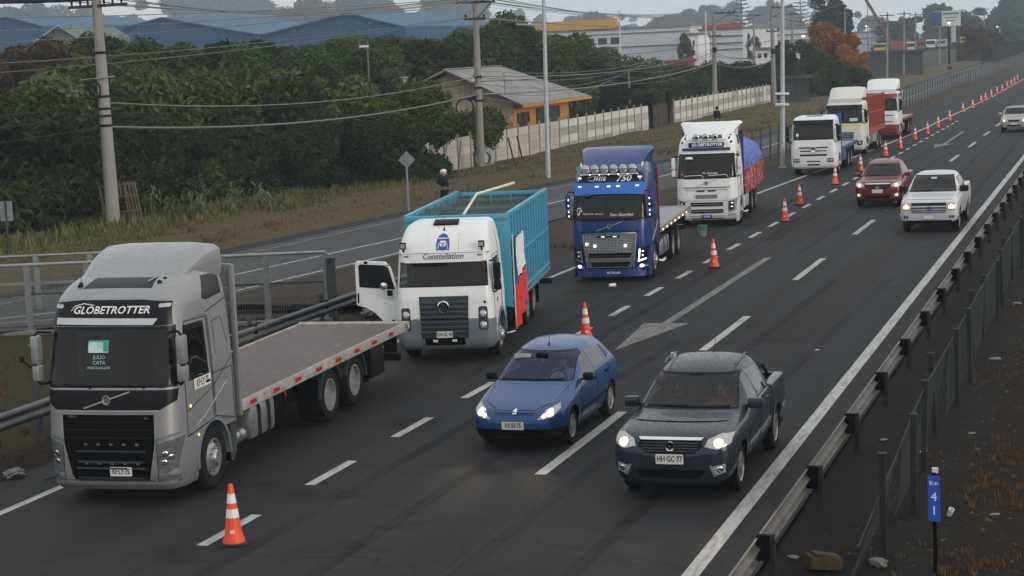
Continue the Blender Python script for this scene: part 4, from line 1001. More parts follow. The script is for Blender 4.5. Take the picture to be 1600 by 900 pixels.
# ------------------------------------------------------------------ utility poles and cables
LEAN = 0.026
def insul(b, x, y, z):
    b.lathe([(0.0, 0), (.05, .0), (.03, .06), (.07, .09), (.035, .13), (.065, .16), (.03, .2), (0, .21)], (x, y, z), 'z', 8)
def pole(px, py, H, label, r=0.17, arms=(), lean=LEAN, name='power_pole', mat='conc', fore=0.0):
    p = gp(px, py); t = thing(name, label, 'pole', (p.x, p.y, 0), (fore, lean, 0), None)
    b = B(); b.lathe([(r, -.3), (r * .97, 0), (r * .62, H), (0, H + .02)], (0, 0, 0), 'z', 12); b.obj('shaft', M[mat], t)
    for (z, x0, x1, brace, ins) in arms:
        b = B(); b.bb(x0, x1, -0.16, -0.05, z - .06, z + .06); a = b.obj('crossarm', M['darkwood'], t, False)
        if brace: b = B(); b.bar((0, -.1, z - 1.0), (x0 * .8 if abs(x0) > abs(x1) else x1 * .8, -.1, z - .05), .05); b.obj('brace', M['galvdull'], t, False)
        for x in ins: b = B(); insul(b, x, -.1, z + .06); b.obj('insulator', M['void'], t)
    return t
T1 = pole(178, 356, 10.2, 'leaning concrete power pole at the left in front of the thicket', 0.30, [(9.15, -1.25, 1.45, 0, (-1.1, -.7, -.35, .4, .8, 1.2))], -0.008)
b = B(); b.tube([(-.9, -.3, 6.15), (.0, -.28, 6.2), (.75, -.3, 6.25)], .035, 5); b.obj('side_bracket', M['galv'], T1)
b = B(); b.lathe([(.36, -.04), (.4, 0), (.36, .04), (.32, 0), (.36, -.04)], (-.3, -.32, 5.75), 'y', 16); b.obj('cable_coil', M['cable'], T1)
for z in (7.2, 5.4, 4.9, 4.6, 4.2): b = B(); b.lathe([(.26, z), (.27, z + .05), (.26, z + .1)], (0, 0, 0), 'z', 12); b.obj('band', M['void'], T1)
T2 = pole(752, 270, 9.7, 'concrete power pole with two crossarms in front of the yellow house', 0.24, [(9.3, -1.1, 1.15, 1, (-1.0, -.5, .5, 1.05)), (8.4, -.65, .6, 0, (-.55, .5))], 0.012)
for z in (5.2, 4.6, 3.9): b = B(); b.lathe([(.22, z), (.23, z + .06), (.22, z + .12)], (0, 0, 0), 'z', 12); b.obj('band', M['void'], T2)
b = B(); b.lathe([(.5, -.05), (.55, 0), (.5, .05), (.45, 0), (.5, -.05)], (-.75, -.2, 3.6), 'y', 18); b.bb(-.5, -.1, -.3, -.1, 4.0, 4.25); b.obj('cable_coil', M['cable'], T2)
T3 = pole(1117, 172, 9.6, 'power pole with a one sided braced crossarm beside the far wall', 0.27, [(9.4, 0, 2.1, 1, (.1, .8, 1.5, 2.0)), (7.2, -.6, .7, 0, (-.5, .6))], 0.024)
b = B(); b.cyl((.1, -.4, 5.6), (.1, -.4, 6.1), .2); b.obj('transformer', M['void'], T3)
T4 = pole(1210, 167, 9.9, 'power pole with a braced crossarm at the far end of the wall', 0.27, [(9.7, 0, 2.1, 1, (.1, 1.0, 1.9)), (7.4, -.6, .7, 0, (-.5, .6))], 0.0)
b = B(); b.cyl((.1, -.4, 5.2), (.1, -.4, 5.7), .2); b.obj('transformer', M['void'], T4)
def farpole(px, pb, y, pt, label, arms=True, mat='conc', r=.17):
    p = at(px, pb, y); q = at(px, pt, y); H = q.z - p.z
    t = thing('power_pole', label, 'pole', (p.x, y, p.z), (0, LEAN, 0), 'power poles along the far frontage road')
    b = B(); b.lathe([(r, -1), (r * .65, H), (0, H + .05)], (0, 0, 0), 'z', 8); b.obj('shaft', M[mat], t)
    if arms: b = B(); b.bb(-1.0, 1.0, -.2, -.08, H - .4, H - .28); b.obj('crossarm', M['darkwood'], t, False)
    return t
FP = [farpole(1320, 116, 262, 12, 'power pole standing in front of the orange autumn tree'), farpole(1386, 122, 262, 20, 'power pole nearest the grey yard fence'), farpole(1412, 112, 300, 18, 'power pole in the row left of the billboard'), farpole(1430, 108, 330, 20, 'power pole just left of the billboard'),
      farpole(1468, 92, 400, 24, 'power pole overlapping the billboard edge'), farpole(1537, 84, 420, 12, 'power pole right of the billboard'), farpole(1238, 90, 262, 18, 'thin power pole left of the tiered conifer'), farpole(1178, 88, 262, 20, 'thin power pole behind the white factory wing')]
def cable(pts, sag, r, label, mat='cable'):
    """a cable hanging through world points"""
    out = []
    for (p, q) in zip(pts, pts[1:]):
        p = Vector(p); q = Vector(q); n = 12
        for i in range(n + (1 if q == Vector(pts[-1]) else 0)):
            t = i / n; v = p.lerp(q, t); v.z -= 4 * sag * t * (1 - t); out.append(v)
    b = B(); b.tube(out, r, 5); o = b.obj('overhead_cable', M[mat])
    tag(o, label, 'cable', 'overhead cables')
def tp(T, x, z):
    e = T.matrix_basis if False else Matrix.LocRotScale(T.location, T.rotation_euler, None)
    return e @ Vector((x, -.1, z))
far1 = Vector((-48, 20, 0))
for i, (x, z, s) in enumerate([(-1.1, 9.4, .5), (-.35, 9.4, .6), (.8, 9.4, .55), (1.2, 9.4, .6)]):
    x2 = (-1.0, -.5, .5, 1.05)[i]
    cable([tp(T1, x, z), tp(T2, x2, 9.55), tp(T3, x2, 9.6), tp(T4, x2 + .3, 9.9)], .55 + .1 * i, 0.022, 'upper cable strung from the left power pole past the yellow house', 'palecable')
    cable([tp(T1, x, z), Vector((-46.5 + x, 40, 10.2))], .4, 0.03, 'cable leading off to the left from the left power pole top')
for i, (z, z2, s) in enumerate([(6.2, 6.3, .5), (5.2, 5.3, .7), (4.75, 5.0, .45), (4.2, 4.3, .6)]):
    cable([tp(T1, 0.15, z), tp(T2, 0, z2), tp(T3, 0, z2 + .3), tp(T4, 0, z2 + .3)], s, [.02, .028, .02, .045][i], 'lower cable strung from the left pole across the thicket', ['cable', 'palecable', 'cable', 'palecable'][i])
    cable([tp(T1, -.15, z), Vector((-45.5, 44, z - .3))], .3, .02, 'thin lower cable leaving the left pole towards the left edge', 'cable')
for i in range(5):
    cable([Vector((-58 - 5 * i, 60, 9.6 - .5 * i)), tp(T2, (-1.0, -.5, .5, -.4, .1)[i], 9.5 if i < 3 else 8.5), Vector((-60 + 6 * i, 250, 10.5))], .5 + .25 * i, .02, 'pale cable crossing high over the thicket', 'palecable')
    cable([tp(T2, 0, 5.6 - .35 * i), Vector((-36 - i, 150, 5.4 - .4 * i)), tp(T3, 0, 6.2 - .35 * i)], .5 + .1 * i, .016, 'thin cable behind the yellow house roof', 'palecable')
cable([tp(T2, 0, 6.0), Vector((-41.0, 119.5, 4.9))], .15, .02, 'service cable running from the pole to the house gable')
cable([tp(T2, 0, 4.6), Vector((-52, 108, 3.6))], .3, .03, 'thick drop cable running left from the house pole over the bushes', 'palecable')
cable([tp(T2, -.5, 8.4), Vector((-43, 108, 4.5))], .2, .012, 'steep guy wire left of the house pole', 'palecable')
for i in range(3):
    cable([tp(T4, .2, 9.8 - i * .9 if i < 2 else 5.6), tp(FP[0], 0, 8.5 - i * .8 if i < 2 else 5.0), tp(FP[1], 0, 8.0 - i if i < 2 else 5)], .8, .03, 'cable strung along the far frontage road behind the white trucks')
    cable([tp(FP[1], 0, 8 - i), tp(FP[2], 0, 8 - i), tp(FP[4], 0, 6 - i), tp(FP[5], 0, 6 - i)], .9, .035, 'cable strung between the far poles near the billboard')
# street lamps
def lamppole(px, py, H, label, arm=None):
    p = gp(px, py); t = thing('street_lamp', label, 'street lamp', (p.x, p.y, 0), (0, 0.016 if px < 1000 else LEAN, 0))
    b = B(); b.lathe([(.15, -.2), (.13, .0), (.085, H), (0, H)], (0, 0, 0), 'z', 10); b.obj('shaft', M['lamppole'], t)
    b = B(); b.lathe([(.22, 0), (.22, .06), (.16, .1), (0, .1)], (0, 0, 0), 'z', 10); b.obj('base_plate', M['galv'], t)
    if arm:
        z, L = arm; b = B(); b.tube([(0, 0, z), (-L * .5, 0, z + .06), (-L, 0, z + .12)], .045, 6); a = b.obj('arm', M['lamppole'], t)
        b = B(); b.bb(-L - .35, -L + .05, -.12, .12, z + .05, z + .18, .03); b.obj('lamp_head', M['void'], a)
    return t
lamppole(857, 283, 11.5, 'tall pale street lamp pole in front of the concrete wall', (7.75, 1.5))
L2 = lamppole(1223, 263, 11.5, 'tall pale street lamp pole behind the white trucks')
for z in (3.75, 3.2): b = B(); b.bb(-.35, .35, -.25, -.1, z, z + .12, .03); b.obj('camera_unit', M['white'], L2)
def litlamp(px, pt, pb, y, label, m='warmhi'):
    p = at(px, pb, y); q = at(px, pt, y); H = q.z - p.z
    t = thing('lit_street_lamp', label, 'street lamp', (p.x, y, p.z), (0, LEAN, 0))
    b = B(); b.lathe([(.12, -1), (.07, H), (0, H)], (0, 0, 0), 'z', 8); b.tube([(0, 0, H), (-.5, -.1, H + .1)], .05, 5); b.obj('shaft', M['lamppole'], t)
    b = B(); b.lathe([(0, .12), (.22, .08), (.26, 0), (.16, -.12), (0, -.15)], (-.6, -.15, H + .05), 'z', 10); b.obj('bulb', M[m], t)
litlamp(1263, 57, 110, 240, 'lit street lamp beside the dark tree left of the orange tree')
litlamp(1358, 41, 85, 380, 'lit street lamp left of the crane boom')
litlamp(1562, 42, 84, 460, 'lit street lamp at the far right edge')
for px, pt, y, lb in [(969, 16, 235, 'thin white flagpole in front of the white factory'), (1103, 16, 232, 'thin white flagpole beside the white house')]:
    p = at(px, 100, y); q = at(px, pt, y); b = B(); b.cyl((0, 0, -3), (0, 0, q.z - p.z), .12, .09, 8); o = b.obj('flagpole', M['whitewall']); o.location = p; o.rotation_euler = (0, LEAN, 0); tag(o, lb, 'flagpole')
p = gp(574, 118, 0); q = at(574, 74, 110); r_ = at(575, 120, 110)
yl = thing('yard_lamp', 'small thin lamp post rising out of the thicket', 'street lamp', (q.x, 110, 0)); b = B(); b.cyl((0, 0, 0), (0, 0, q.z), .06, .05, 8); b.obj('shaft', M['wood'], yl); b = B(); b.bb(-.5, .05, -.1, .1, q.z, q.z + .14, .03); b.obj('lamp_head', M['white'], yl)
for px, pt, pb, y, lb in [(982, 112, 168, 170, 'thin wooden post standing among the trees behind the wall')]:
    q = at(px, pt, y); b = B(); b.cyl((0, 0, -.3), (0, 0, q.z), .12, .1, 8); o = b.obj('wooden_post', M['wood']); o.location = (q.x, y, 0); tag(o, lb, 'post')
# ------------------------------------------------------------------ road signs
p = gp(639, 330)
s1 = thing('warning_sign', 'grey back of a diamond road sign on a thin post at the verge', 'road sign', (p.x, p.y, 0), (0, 0, 0.1))
b = B(); b.bb(-.035, .035, -.03, .03, -.2, 2.5); b.obj('post', M['signback'], s1, False)
b = B(); b.box((0, .06, 2.18), (.52, .012, .52), Matrix.Rotation(PI / 4, 4, 'Y'), .003); b.obj('plate', M['signback'], s1, False)
b = B(); b.bb(-.25, .25, .03, .052, 2.3, 2.34); b.bb(-.25, .25, .03, .052, 2.02, 2.06); b.obj('bracket', M['galv'], s1, False)
p = gp(14, 396)
s2 = thing('plate_sign', 'small grey rectangular sign back on a thin post at the left edge', 'road sign', (p.x, p.y, 0))
b = B(); b.bb(-.03, .03, -.03, .03, -.2, 1.95); b.obj('post', M['galvdull'], s2, False)
b = B(); b.bb(-.26, .26, .03, .045, 1.2, 1.92); b.obj('plate', M['signback'], s2, False)
p = gp(1462, 896)
s3 = thing('kilometre_sign', 'narrow blue kilometre 41 marker on a dark post beyond the wire fence', 'road sign', (p.x, p.y, 0))
b = B(); b.bb(-.022, .022, -.02, .02, -.3, 1.26); b.obj('post', M['matte'], s3, False)
b = B(); b.bb(-.072, .072, -.045, -.03, .66, 1.22, .004); pl = b.obj('plate', M['signblue'], s3, False)
for tx, sz, z in (('Km', .075, 1.13), ('4', .155, .96), ('1', .155, .79)):
    b = shift(text_b(tx, sz, 0, .001), (0, -.05, z)); b.obj('lettering', M['letterwhite'], pl, False)
b = B(); b.bb(-.02, .05, -.02, .03, 1.25, 1.31); b.obj('cap', M['platewhite'], s3, False)
# ------------------------------------------------------------------ guard rails: beam, posts and spacers as pieces
WPROF = [(0.0, .31), (.05, .27), (.05, .22), (-.02, .16), (.05, .10), (.05, .05), (0, .0)]
def guardrail(name, label, x, y0, y1, side, mat, zc=0.45, step=4.0, first=0.0, pm='galvdull', pz=.95):
    t = thing(name, label, 'guard rail', (x, y0, 0))
    n = max(2, int((y1 - y0) / 4)); L = y1 - y0
    rings = [[(-side * u, L * i / n, zc + v) for u, v in WPROF] + [(-side * (u - .012), L * i / n, zc + v) for u, v in WPROF[::-1]] for i in range(n + 1)]
    b = B(); b.loft(rings); b.obj('beam', M[mat], t, True, 60)
    pb = B(); pb.bb(-.05, .05, -.035, .035, -.3, pz - .02); pm_ = pb.mesh('post', M[pm], False)
    sb = B(); sb.bb(-.08, .08, -.05, .05, zc + .02, zc + .33); sm = sb.mesh('spacer', M['matte'], False)
    y = first
    while y < L and y < 170:
        o = link('post', pm_, t); o.location = (side * .15, y, 0)
        o = link('spacer', sm, t); o.location = (side * .06, y, 0)
        y += step
    return t
guardrail('guard_rail', 'dusty steel guard rail along the right edge of the highway', -4.30, 10, 330, 1, 'railtan', 0.27, 3.82, 0.95, 'fencepost', .63)
guardrail('guard_rail', 'dark grey guard rail left of the silver truck', -18.55, 5, 50, -1, 'railgrey', 0.42, 4.0, 1.5)
# ------------------------------------------------------------------ right wire fence on the bank
fx0 = -2.95
wf = thing('wire_mesh_fence', 'sagging dark wire mesh fence on the bank right of the guard rail', 'fence', (fx0, 15, 0))
b = B(); b.bb(-.04, .04, -.04, .04, -.3, 1.35); b.bb(-.055, .055, -.055, .055, 1.35, 1.39); pmesh = b.mesh('post', M['fencepost'], False)
py_ = [8.6 + i * 2.55 for i in range(50)]
for i, y in enumerate(py_):
    o = link('post', pmesh, wf); o.location = (0.25 * math.sin(i * 1.7) * .4, y - 0.0, 0); o.rotation_euler = (random.uniform(-.03, .03), random.uniform(-.04, .04), 0)
b = B()
def wires(b, y0, y1, h0, h1, pitch, x0, r=.005):
    n = int((y1 - y0) / pitch)
    for sgn in (1, -1):
        for i in range(-int(1.3 / pitch), n + 1):
            ya = y0 + i * pitch; pts = []
            for k in range(5):
                z = 1.3 * k / 4; y = ya + (z if sgn > 0 else 1.3 - z)
                if y < y0 or y > y1: continue
                top = h0 + (h1 - h0) * (y - y0) / (y1 - y0)
                pts.append((x0 - .22 * (1 - z / 1.3) * (1 if y < y0 + 4 else .3), y, .02 + z * top / 1.3))
            if len(pts) > 1: b.tube(pts, r, 3)
wires(b, 7.0, 13.6, .55, 1.25, .10, -.06, .0045)
wires(b, 13.6, 40, 1.25, 1.25, .12, 0, .0045)
o = b.obj('wire_mesh', M['meshdark'], wf, False, 40, False); o['kind'] = 'stuff'
b = B(); b.tube([(0, 13.6 + i * 4, 1.26) for i in range(28)], .012, 4); b.tube([(-.1, 7, .6), (-.05, 10, .9), (0, 13.6, 1.26)], .012, 4); b.obj('top_wire', M['meshdark'], wf)
# ------------------------------------------------------------------ left parapet fence with mesh panels on a concrete beam
A_, B_ = Vector((-30.4, 41.2, 0.0)), Vector((-19.35, 44.7, 0.0)); dv = (B_ - A_); LF = dv.length; ang = math.atan2(dv.y, dv.x)
pf = thing('parapet_fence', 'silver mesh panel fence on a concrete beam behind the silver truck', 'fence', A_, (0, 0, ang))
b = B(); b.bb(0, LF, -.16, .16, -.30, .0); b.obj('concrete_beam', M['beam'], pf, False)
b = B(); b.bb(0, LF - .5, -.05, .35, -1.3, -.303); b.obj('abutment', M['beam'], pf, False)
b = B(); b.bb(-.07, .07, -.05, .05, 0, 1.68); b.bb(-.1, .1, -.1, .1, 0, .03); pm_ = b.mesh('post', M['galv'], False)
for i in range(8):
    x = LF - .12 - i * 1.52
    o = link('post', pm_, pf); o.location = (x, 0, 0)
b = B(); b.tube([(0, 0, 1.70), (LF - .1, 0, 1.70)], .045, 8); b.obj('top_rail', M['galv'], pf)
for z in (.12, .95): b = B(); b.bb(0, LF - .1, -.03, .03, z - .03, z + .03); b.obj('rail', M['galvdull'], pf, False)
b = B()
n = int(LF / .062)
for i in range(n): b.bm.faces.new(b.vs([(i * .062, -.06, .05), (i * .062 + .009, -.06, .05), (i * .062 + .009, -.06, 1.68), (i * .062, -.06, 1.68)]))
for i in range(9): b.bb(0, LF, -.065, -.058, .1 + i * .19, .108 + i * .19)
o = b.obj('wire_mesh', M['mesh'], pf, False, 40, False); o['kind'] = 'stuff'
b = B(); b.bb(LF - .1, LF + .12, -.1, .1, -.2, 1.55); b.obj('end_post', M['galvdull'], pf, False)
# second fence across the bridge deck, seen through the first
off = Vector((-2.2, 4.6, 0))
pf2 = thing('rear_parapet_fence', 'second grey mesh fence seen through the front one at the left edge', 'fence', A_ + off * .9, (0, 0, ang))
for i in range(5): o = link('post', pm_, pf2); o.location = (.6 + i * 1.5, 0, -.15)
b = B(); b.tube([(0, 0, 1.5), (6.8, 0, 1.5)], .04, 6); b.bb(0, 6.8, -.03, .03, .7, .76); b.obj('rail', M['galv'], pf2)
b = B(); b.tube([(0, 0, -.4), (0, 0, 1.15)], .06, 8); o = b.obj('steel_post', M['galvdull']); p = gp(62, 668); o.location = (p.x, p.y, -.1); tag(o, 'single steel post in the dirt beside the silver truck mirror', 'post')
# ------------------------------------------------------------------ far fence between highway and frontage road
ff = thing('long_wire_fence', 'long grey wire fence between the highway and the frontage road', 'fence', (-18.4, 84, 0))
b = B(); b.bb(-.04, .04, -.04, .04, -.3, 1.95); fpm = b.mesh('post', M['galvdull'], False); b = B(); b.bb(-.05, .05, -.05, .05, -.3, 1.95); fpw = b.mesh('post', M['whitewall'], False)
LFX = lin([(84, -18.35), (180, -18.5), (265, -18.4), (420, -20.6), (600, -23)])
y = 84; i = 0
while y < 520 and i < 150:
    o = link('post', fpw if i in (29, 31) else fpm, ff); o.location = (LFX(y) + 18.4, y - 84, 0); o.rotation_euler = (random.uniform(-.02, .02), LEAN + random.uniform(-.015, .015) + (.12 if i == 31 else 0), 0)
    y += 2.6; i += 1
b = B()
def mesh_sheet(b, y0, y1, pitch, wv, wh):
    yy = y0
    while yy < y1:
        x = LFX(yy) + 18.4; b.bm.faces.new(b.vs([(x, yy - 84, 0.02), (x, yy - 84 + wv, .02), (x + .04, yy - 84 + wv, 1.85), (x + .04, yy - 84, 1.85)])); yy += pitch
    for k in range(10):
        z = .06 + k * .2
        q = ys(y0, y1, 30)
        b.sheet([(LFX(v) + 18.4 - .002 + z * .02, v - 84, z) for v in q], [(LFX(v) + 18.4 + z * .02, v - 84, z + wh) for v in q])
mesh_sheet(b, 84, 240, .25, .03, .012); mesh_sheet(b, 240, 500, .7, .22, .03)
o = b.obj('wire_mesh', M['mesh'], ff, False, 40, False); o['kind'] = 'stuff'
# ------------------------------------------------------------------ wooden lattice frame by the left pole
p = gp(172, 352)
lf = thing('wooden_lattice', 'broken wooden lattice frame leaning behind the left power pole', 'lattice', (p.x, p.y + 1.2, 0), (0.12, -0.08, -.1))
b = B(); b.bb(-.03, .03, -.02, .02, 0, 1.75); me = b.mesh('slat', M['wood'], False)
for i in range(13):
    o = link('slat', me, lf); o.location = (-1.0 + i * .165, random.uniform(-.02, .02), 0); o.rotation_euler = (0, random.uniform(-.05, .05), 0)
    if 3 < i < 8: o.location.z = 1.1; o.scale = (1, 1, .35)
b = B(); b.bb(-1.05, 1.05, -.045, -.022, 1.6, 1.68); me = b.mesh('rail', M['wood'], False)
for z in (0, -.5, -1.15):
    o = link('rail', me, lf); o.location = (0, 0, z)
# ------------------------------------------------------------------ haze: one closed box of pale air
def haze():
    a = N('pale_haze'); v = a.n('ShaderNodeVolumePrincipled')
    v.inputs['Color'].default_value = (0.74, 0.86, 1.0, 1); v.inputs['Density'].default_value = HAZE; v.inputs['Anisotropy'].default_value = 0.0
    a.l(v.outputs['Volume'], a.out.inputs['Volume'])
    b = B(); b.bb(-2720, 200, -70, 2860, -1.6, TOPZ); o = b.obj('haze', a.m, None, False); o['kind'] = 'stuff'; o['label'] = 'pale grey haze in the air'
HAZE = 0.0004
SCL = {'silver': (.89, 1.0, .985), 'vw': (.86, .96, .90), 'blue': (.88, .97, .95), 'white': (.88, .97, .95), 'merc': (.88, .97, .95), 'cattle': (.88, .97, .95), 'last': (.9, .97, .95), 'hatch': (.9, .95, .975), 'dark': (.92, .95, .95), 'red': (.92, .95, .95), 'pale': (.92, .95, .95), 'suv': (.92, .95, .95)}
# ------------------------------------------------------------------ vehicle helpers
def mirror(p): return [(-x, z) for x, z in p][::-1]
def circ(u, v, r, n=20): return [(u + r * math.cos(2 * PI * i / n), v + r * math.sin(2 * PI * i / n)) for i in range(n)]
def rrect(u0, u1, v0, v1, r=0.02, n=3):
    out = []
    for (cu, cv, a0) in ((u1 - r, v1 - r, 0), (u0 + r, v1 - r, 90), (u0 + r, v0 + r, 180), (u1 - r, v0 + r, 270)):
        for i in range(n + 1):
            a = math.radians(a0 + 90 * i / n); out.append((cu + r * math.cos(a), cv + r * math.sin(a)))
    return out
def flat(poly, h=0.01, cuts=5, ax='f'):
    """flat plate in the front (x,z) or side (y,z) plane, divided so it can follow a curved body"""
    b = B()
    if ax == 'f': b.prism(poly, 'y', 0, -h)
    elif ax == 's+': b.prism(poly, 'x', 0, h)
    else: b.prism(poly, 'z', 0, h)
    if cuts:
        us = [p[0] for p in poly]; u0, u1 = min(us), max(us); k = {'f': 0, 's+': 1, 't': 0}[ax]
        vs_ = [p[1] for p in poly]; v0, v1 = min(vs_), max(vs_); kv = {'f': 2, 's+': 2, 't': 1}[ax]; nv = min(8, int((v1 - v0) / .05))
        for i in range(1, nv):
            co = [0, 0, 0]; no = [0, 0, 0]; co[kv] = v0 + (v1 - v0) * i / nv; no[kv] = 1
            bmesh.ops.bisect_plane(b.bm, geom=list(b.bm.verts) + list(b.bm.edges) + list(b.bm.faces), dist=1e-5, plane_co=co, plane_no=no)
        for i in range(1, cuts):
            co = [0, 0, 0]; no = [0, 0, 0]; co[k] = u0 + (u1 - u0) * i / cuts; no[k] = 1
            bmesh.ops.bisect_plane(b.bm, geom=list(b.bm.verts) + list(b.bm.edges) + list(b.bm.faces), dist=1e-5, plane_co=co, plane_no=no)
    return b
def dome(u, v, r, h, n=14, ax='f', hole=0.0):
    b = B(); prof = [(r, 0), (r * .96, h * .5), (r * .8, h * .85), (r * .45, h), (0, h * 1.02)]
    b.lathe(prof, (0, 0, 0), 'z', n)
    for w in b.bm.verts:
        x, y, z = w.co; w.co = (u + x, -z, v + y) if ax == 'f' else (z, u + x, v + y)
    return b
class V:
    """one vehicle: an empty at its front bottom centre and parts cut from its body shell"""
    def __init__(s, name, label, cat, x, y, rz=0.0, z=0.0):
        s.root = thing(name, label, cat, (x, y, z), (0, 0, math.radians(rz)))
        s.tree = None; s.bm = None
    def shell(s, b):
        bmesh.ops.recalc_face_normals(b.bm, faces=b.bm.faces); b.bm.normal_update()
        s.bm = b.bm; s.tree = BVHTree.FromBMesh(b.bm); s.b = b
    def cut(s, name, polys, axis, test, mat, off=0.0, gap=0.004, depth=0.012, par=None, flatshade=False):
        p = cut(s.bm, polys, axis, test)
        if not p.bm.faces: p.bm.free(); return None
        panel(p, off, gap, depth)
        return p.obj(name, M[mat] if isinstance(mat, str) else mat, par or s.root, not flatshade, 34, False)
    def both(s, name, poly, axis, test, mat, **k):
        a = s.cut(name, poly, axis, test, mat, **k); c = s.cut(name, mirror(poly), axis, test, mat, **k); return a, c
    def sides(s, name, poly, mat, tst=None, **k):
        t = tst or (lambda f: True)
        a = s.cut(name, poly, 's', lambda f: f.normal.x > .25 and t(f), mat, **k)
        c = s.cut(name, poly, 's', lambda f: f.normal.x < -.25 and t(f), mat, **k); return a, c
    def hole(s, polys, axis, test):
        p = cut(s.bm, polys, axis, test); p.bm.free()
    def on(s, name, b, mat, axis='f', off=0.004, par=None):
        drape(b, s.tree, axis, off); return b.obj(name, M[mat], par or s.root, True, 30)
    def part(s, name, b, mat, par=None, smooth=True): return b.obj(name, M[mat], par or s.root, smooth)
    def text(s, t, size, u, v, mat, axis='f', shear=0.0, off=0.008, par=None, sx=1.0, bold=0.0, name='lettering'):
        b = text_b(t, size, shear, 0, bold, sx, 'f' if axis == 'f' else 's+')
        shift(b, (u, 0, v) if axis == 'f' else (0, u, v))
        drape(b, s.tree, axis, off); return b.obj(name, M[mat], par or s.root, False, 30, False)
    def plate(s, t, u, v, w=.37, h=.135, mat='platewhite', ink='ink', off=.012, y=None, axis='f', sz=None):
        b = flat(rrect(u - w / 2, u + w / 2, v - h / 2, v + h / 2, .012, 2), .006, 0, 'f' if axis == 'f' else 's+')
        hit = s.tree.ray_cast(Vector((u, -6, v)), Vector((0, 1, 0))) if axis == 'f' else s.tree.ray_cast(Vector((6, u, v)), Vector((-1, 0, 0)))
        p0 = hit[0]
        d = Vector((0, p0.y - off, 0)) if axis == 'f' else Vector((p0.x + off, 0, 0))
        shift(b, d); o = b.obj('number_plate', M[mat], s.root, False)
        tb = text_b(t, sz or h * .82, 0, 0, .003, .74, 'f' if axis == 'f' else 's+'); shift(tb, (u, -.0085, v) if axis == 'f' else (.0085, u, v)); shift(tb, d)
        tb.obj('lettering', M[ink], o, False, 30, False)
        if mat == 'platewhite' and axis == 'f':
            fb = flat(rrect(u - w / 2 - .008, u + w / 2 + .008, v - h / 2 - .008, v + h / 2 + .008, .012, 2), .004, 0); shift(fb, d + Vector((0, .004, 0))); fb.obj('frame', M['ink'], o, False)
        return o
    def lamp(s, u, v, r, mat, h=.02, axis='f', par=None, name='bulb', off=.003, squash=1.0):
        b = dome(0, 0, r, h); 
        for w in b.bm.verts: w.co.z = w.co.z * squash + v; w.co.x += u
        return s.on(name, b, mat, axis, off, par)
    def seam(s, poly, axes=('s+', 's-'), r=.007, name='door_seam', closed=True, par=None):
        for ax in axes:
            pts = []; P = poly + [poly[0]] if closed else poly
            for (a0, b0), (a1, b1) in zip(P, P[1:]):
                n = max(2, int(math.hypot(a1 - a0, b1 - b0) / .08))
                for i in range(n): pts.append((a0 + (a1 - a0) * i / n, b0 + (b1 - b0) * i / n))
            pts.append(P[-1])
            b = B(); b.tube([(0, u, w) if ax[0] == 's' else ((u, 0, w) if ax == 'f' else (u, w, 0)) for u, w in pts], r, 4)
            drape(b, s.tree, ax, .0); b.obj(name, M['matte'], par or s.root)
    def finish(s, mat, name='body', sharp=34):
        bm = s.bm
        bmesh.ops.remove_doubles(bm, verts=bm.verts, dist=1e-5)
        return s.b.obj(name, M[mat], s.root, True, sharp, False)
_wheel = {}
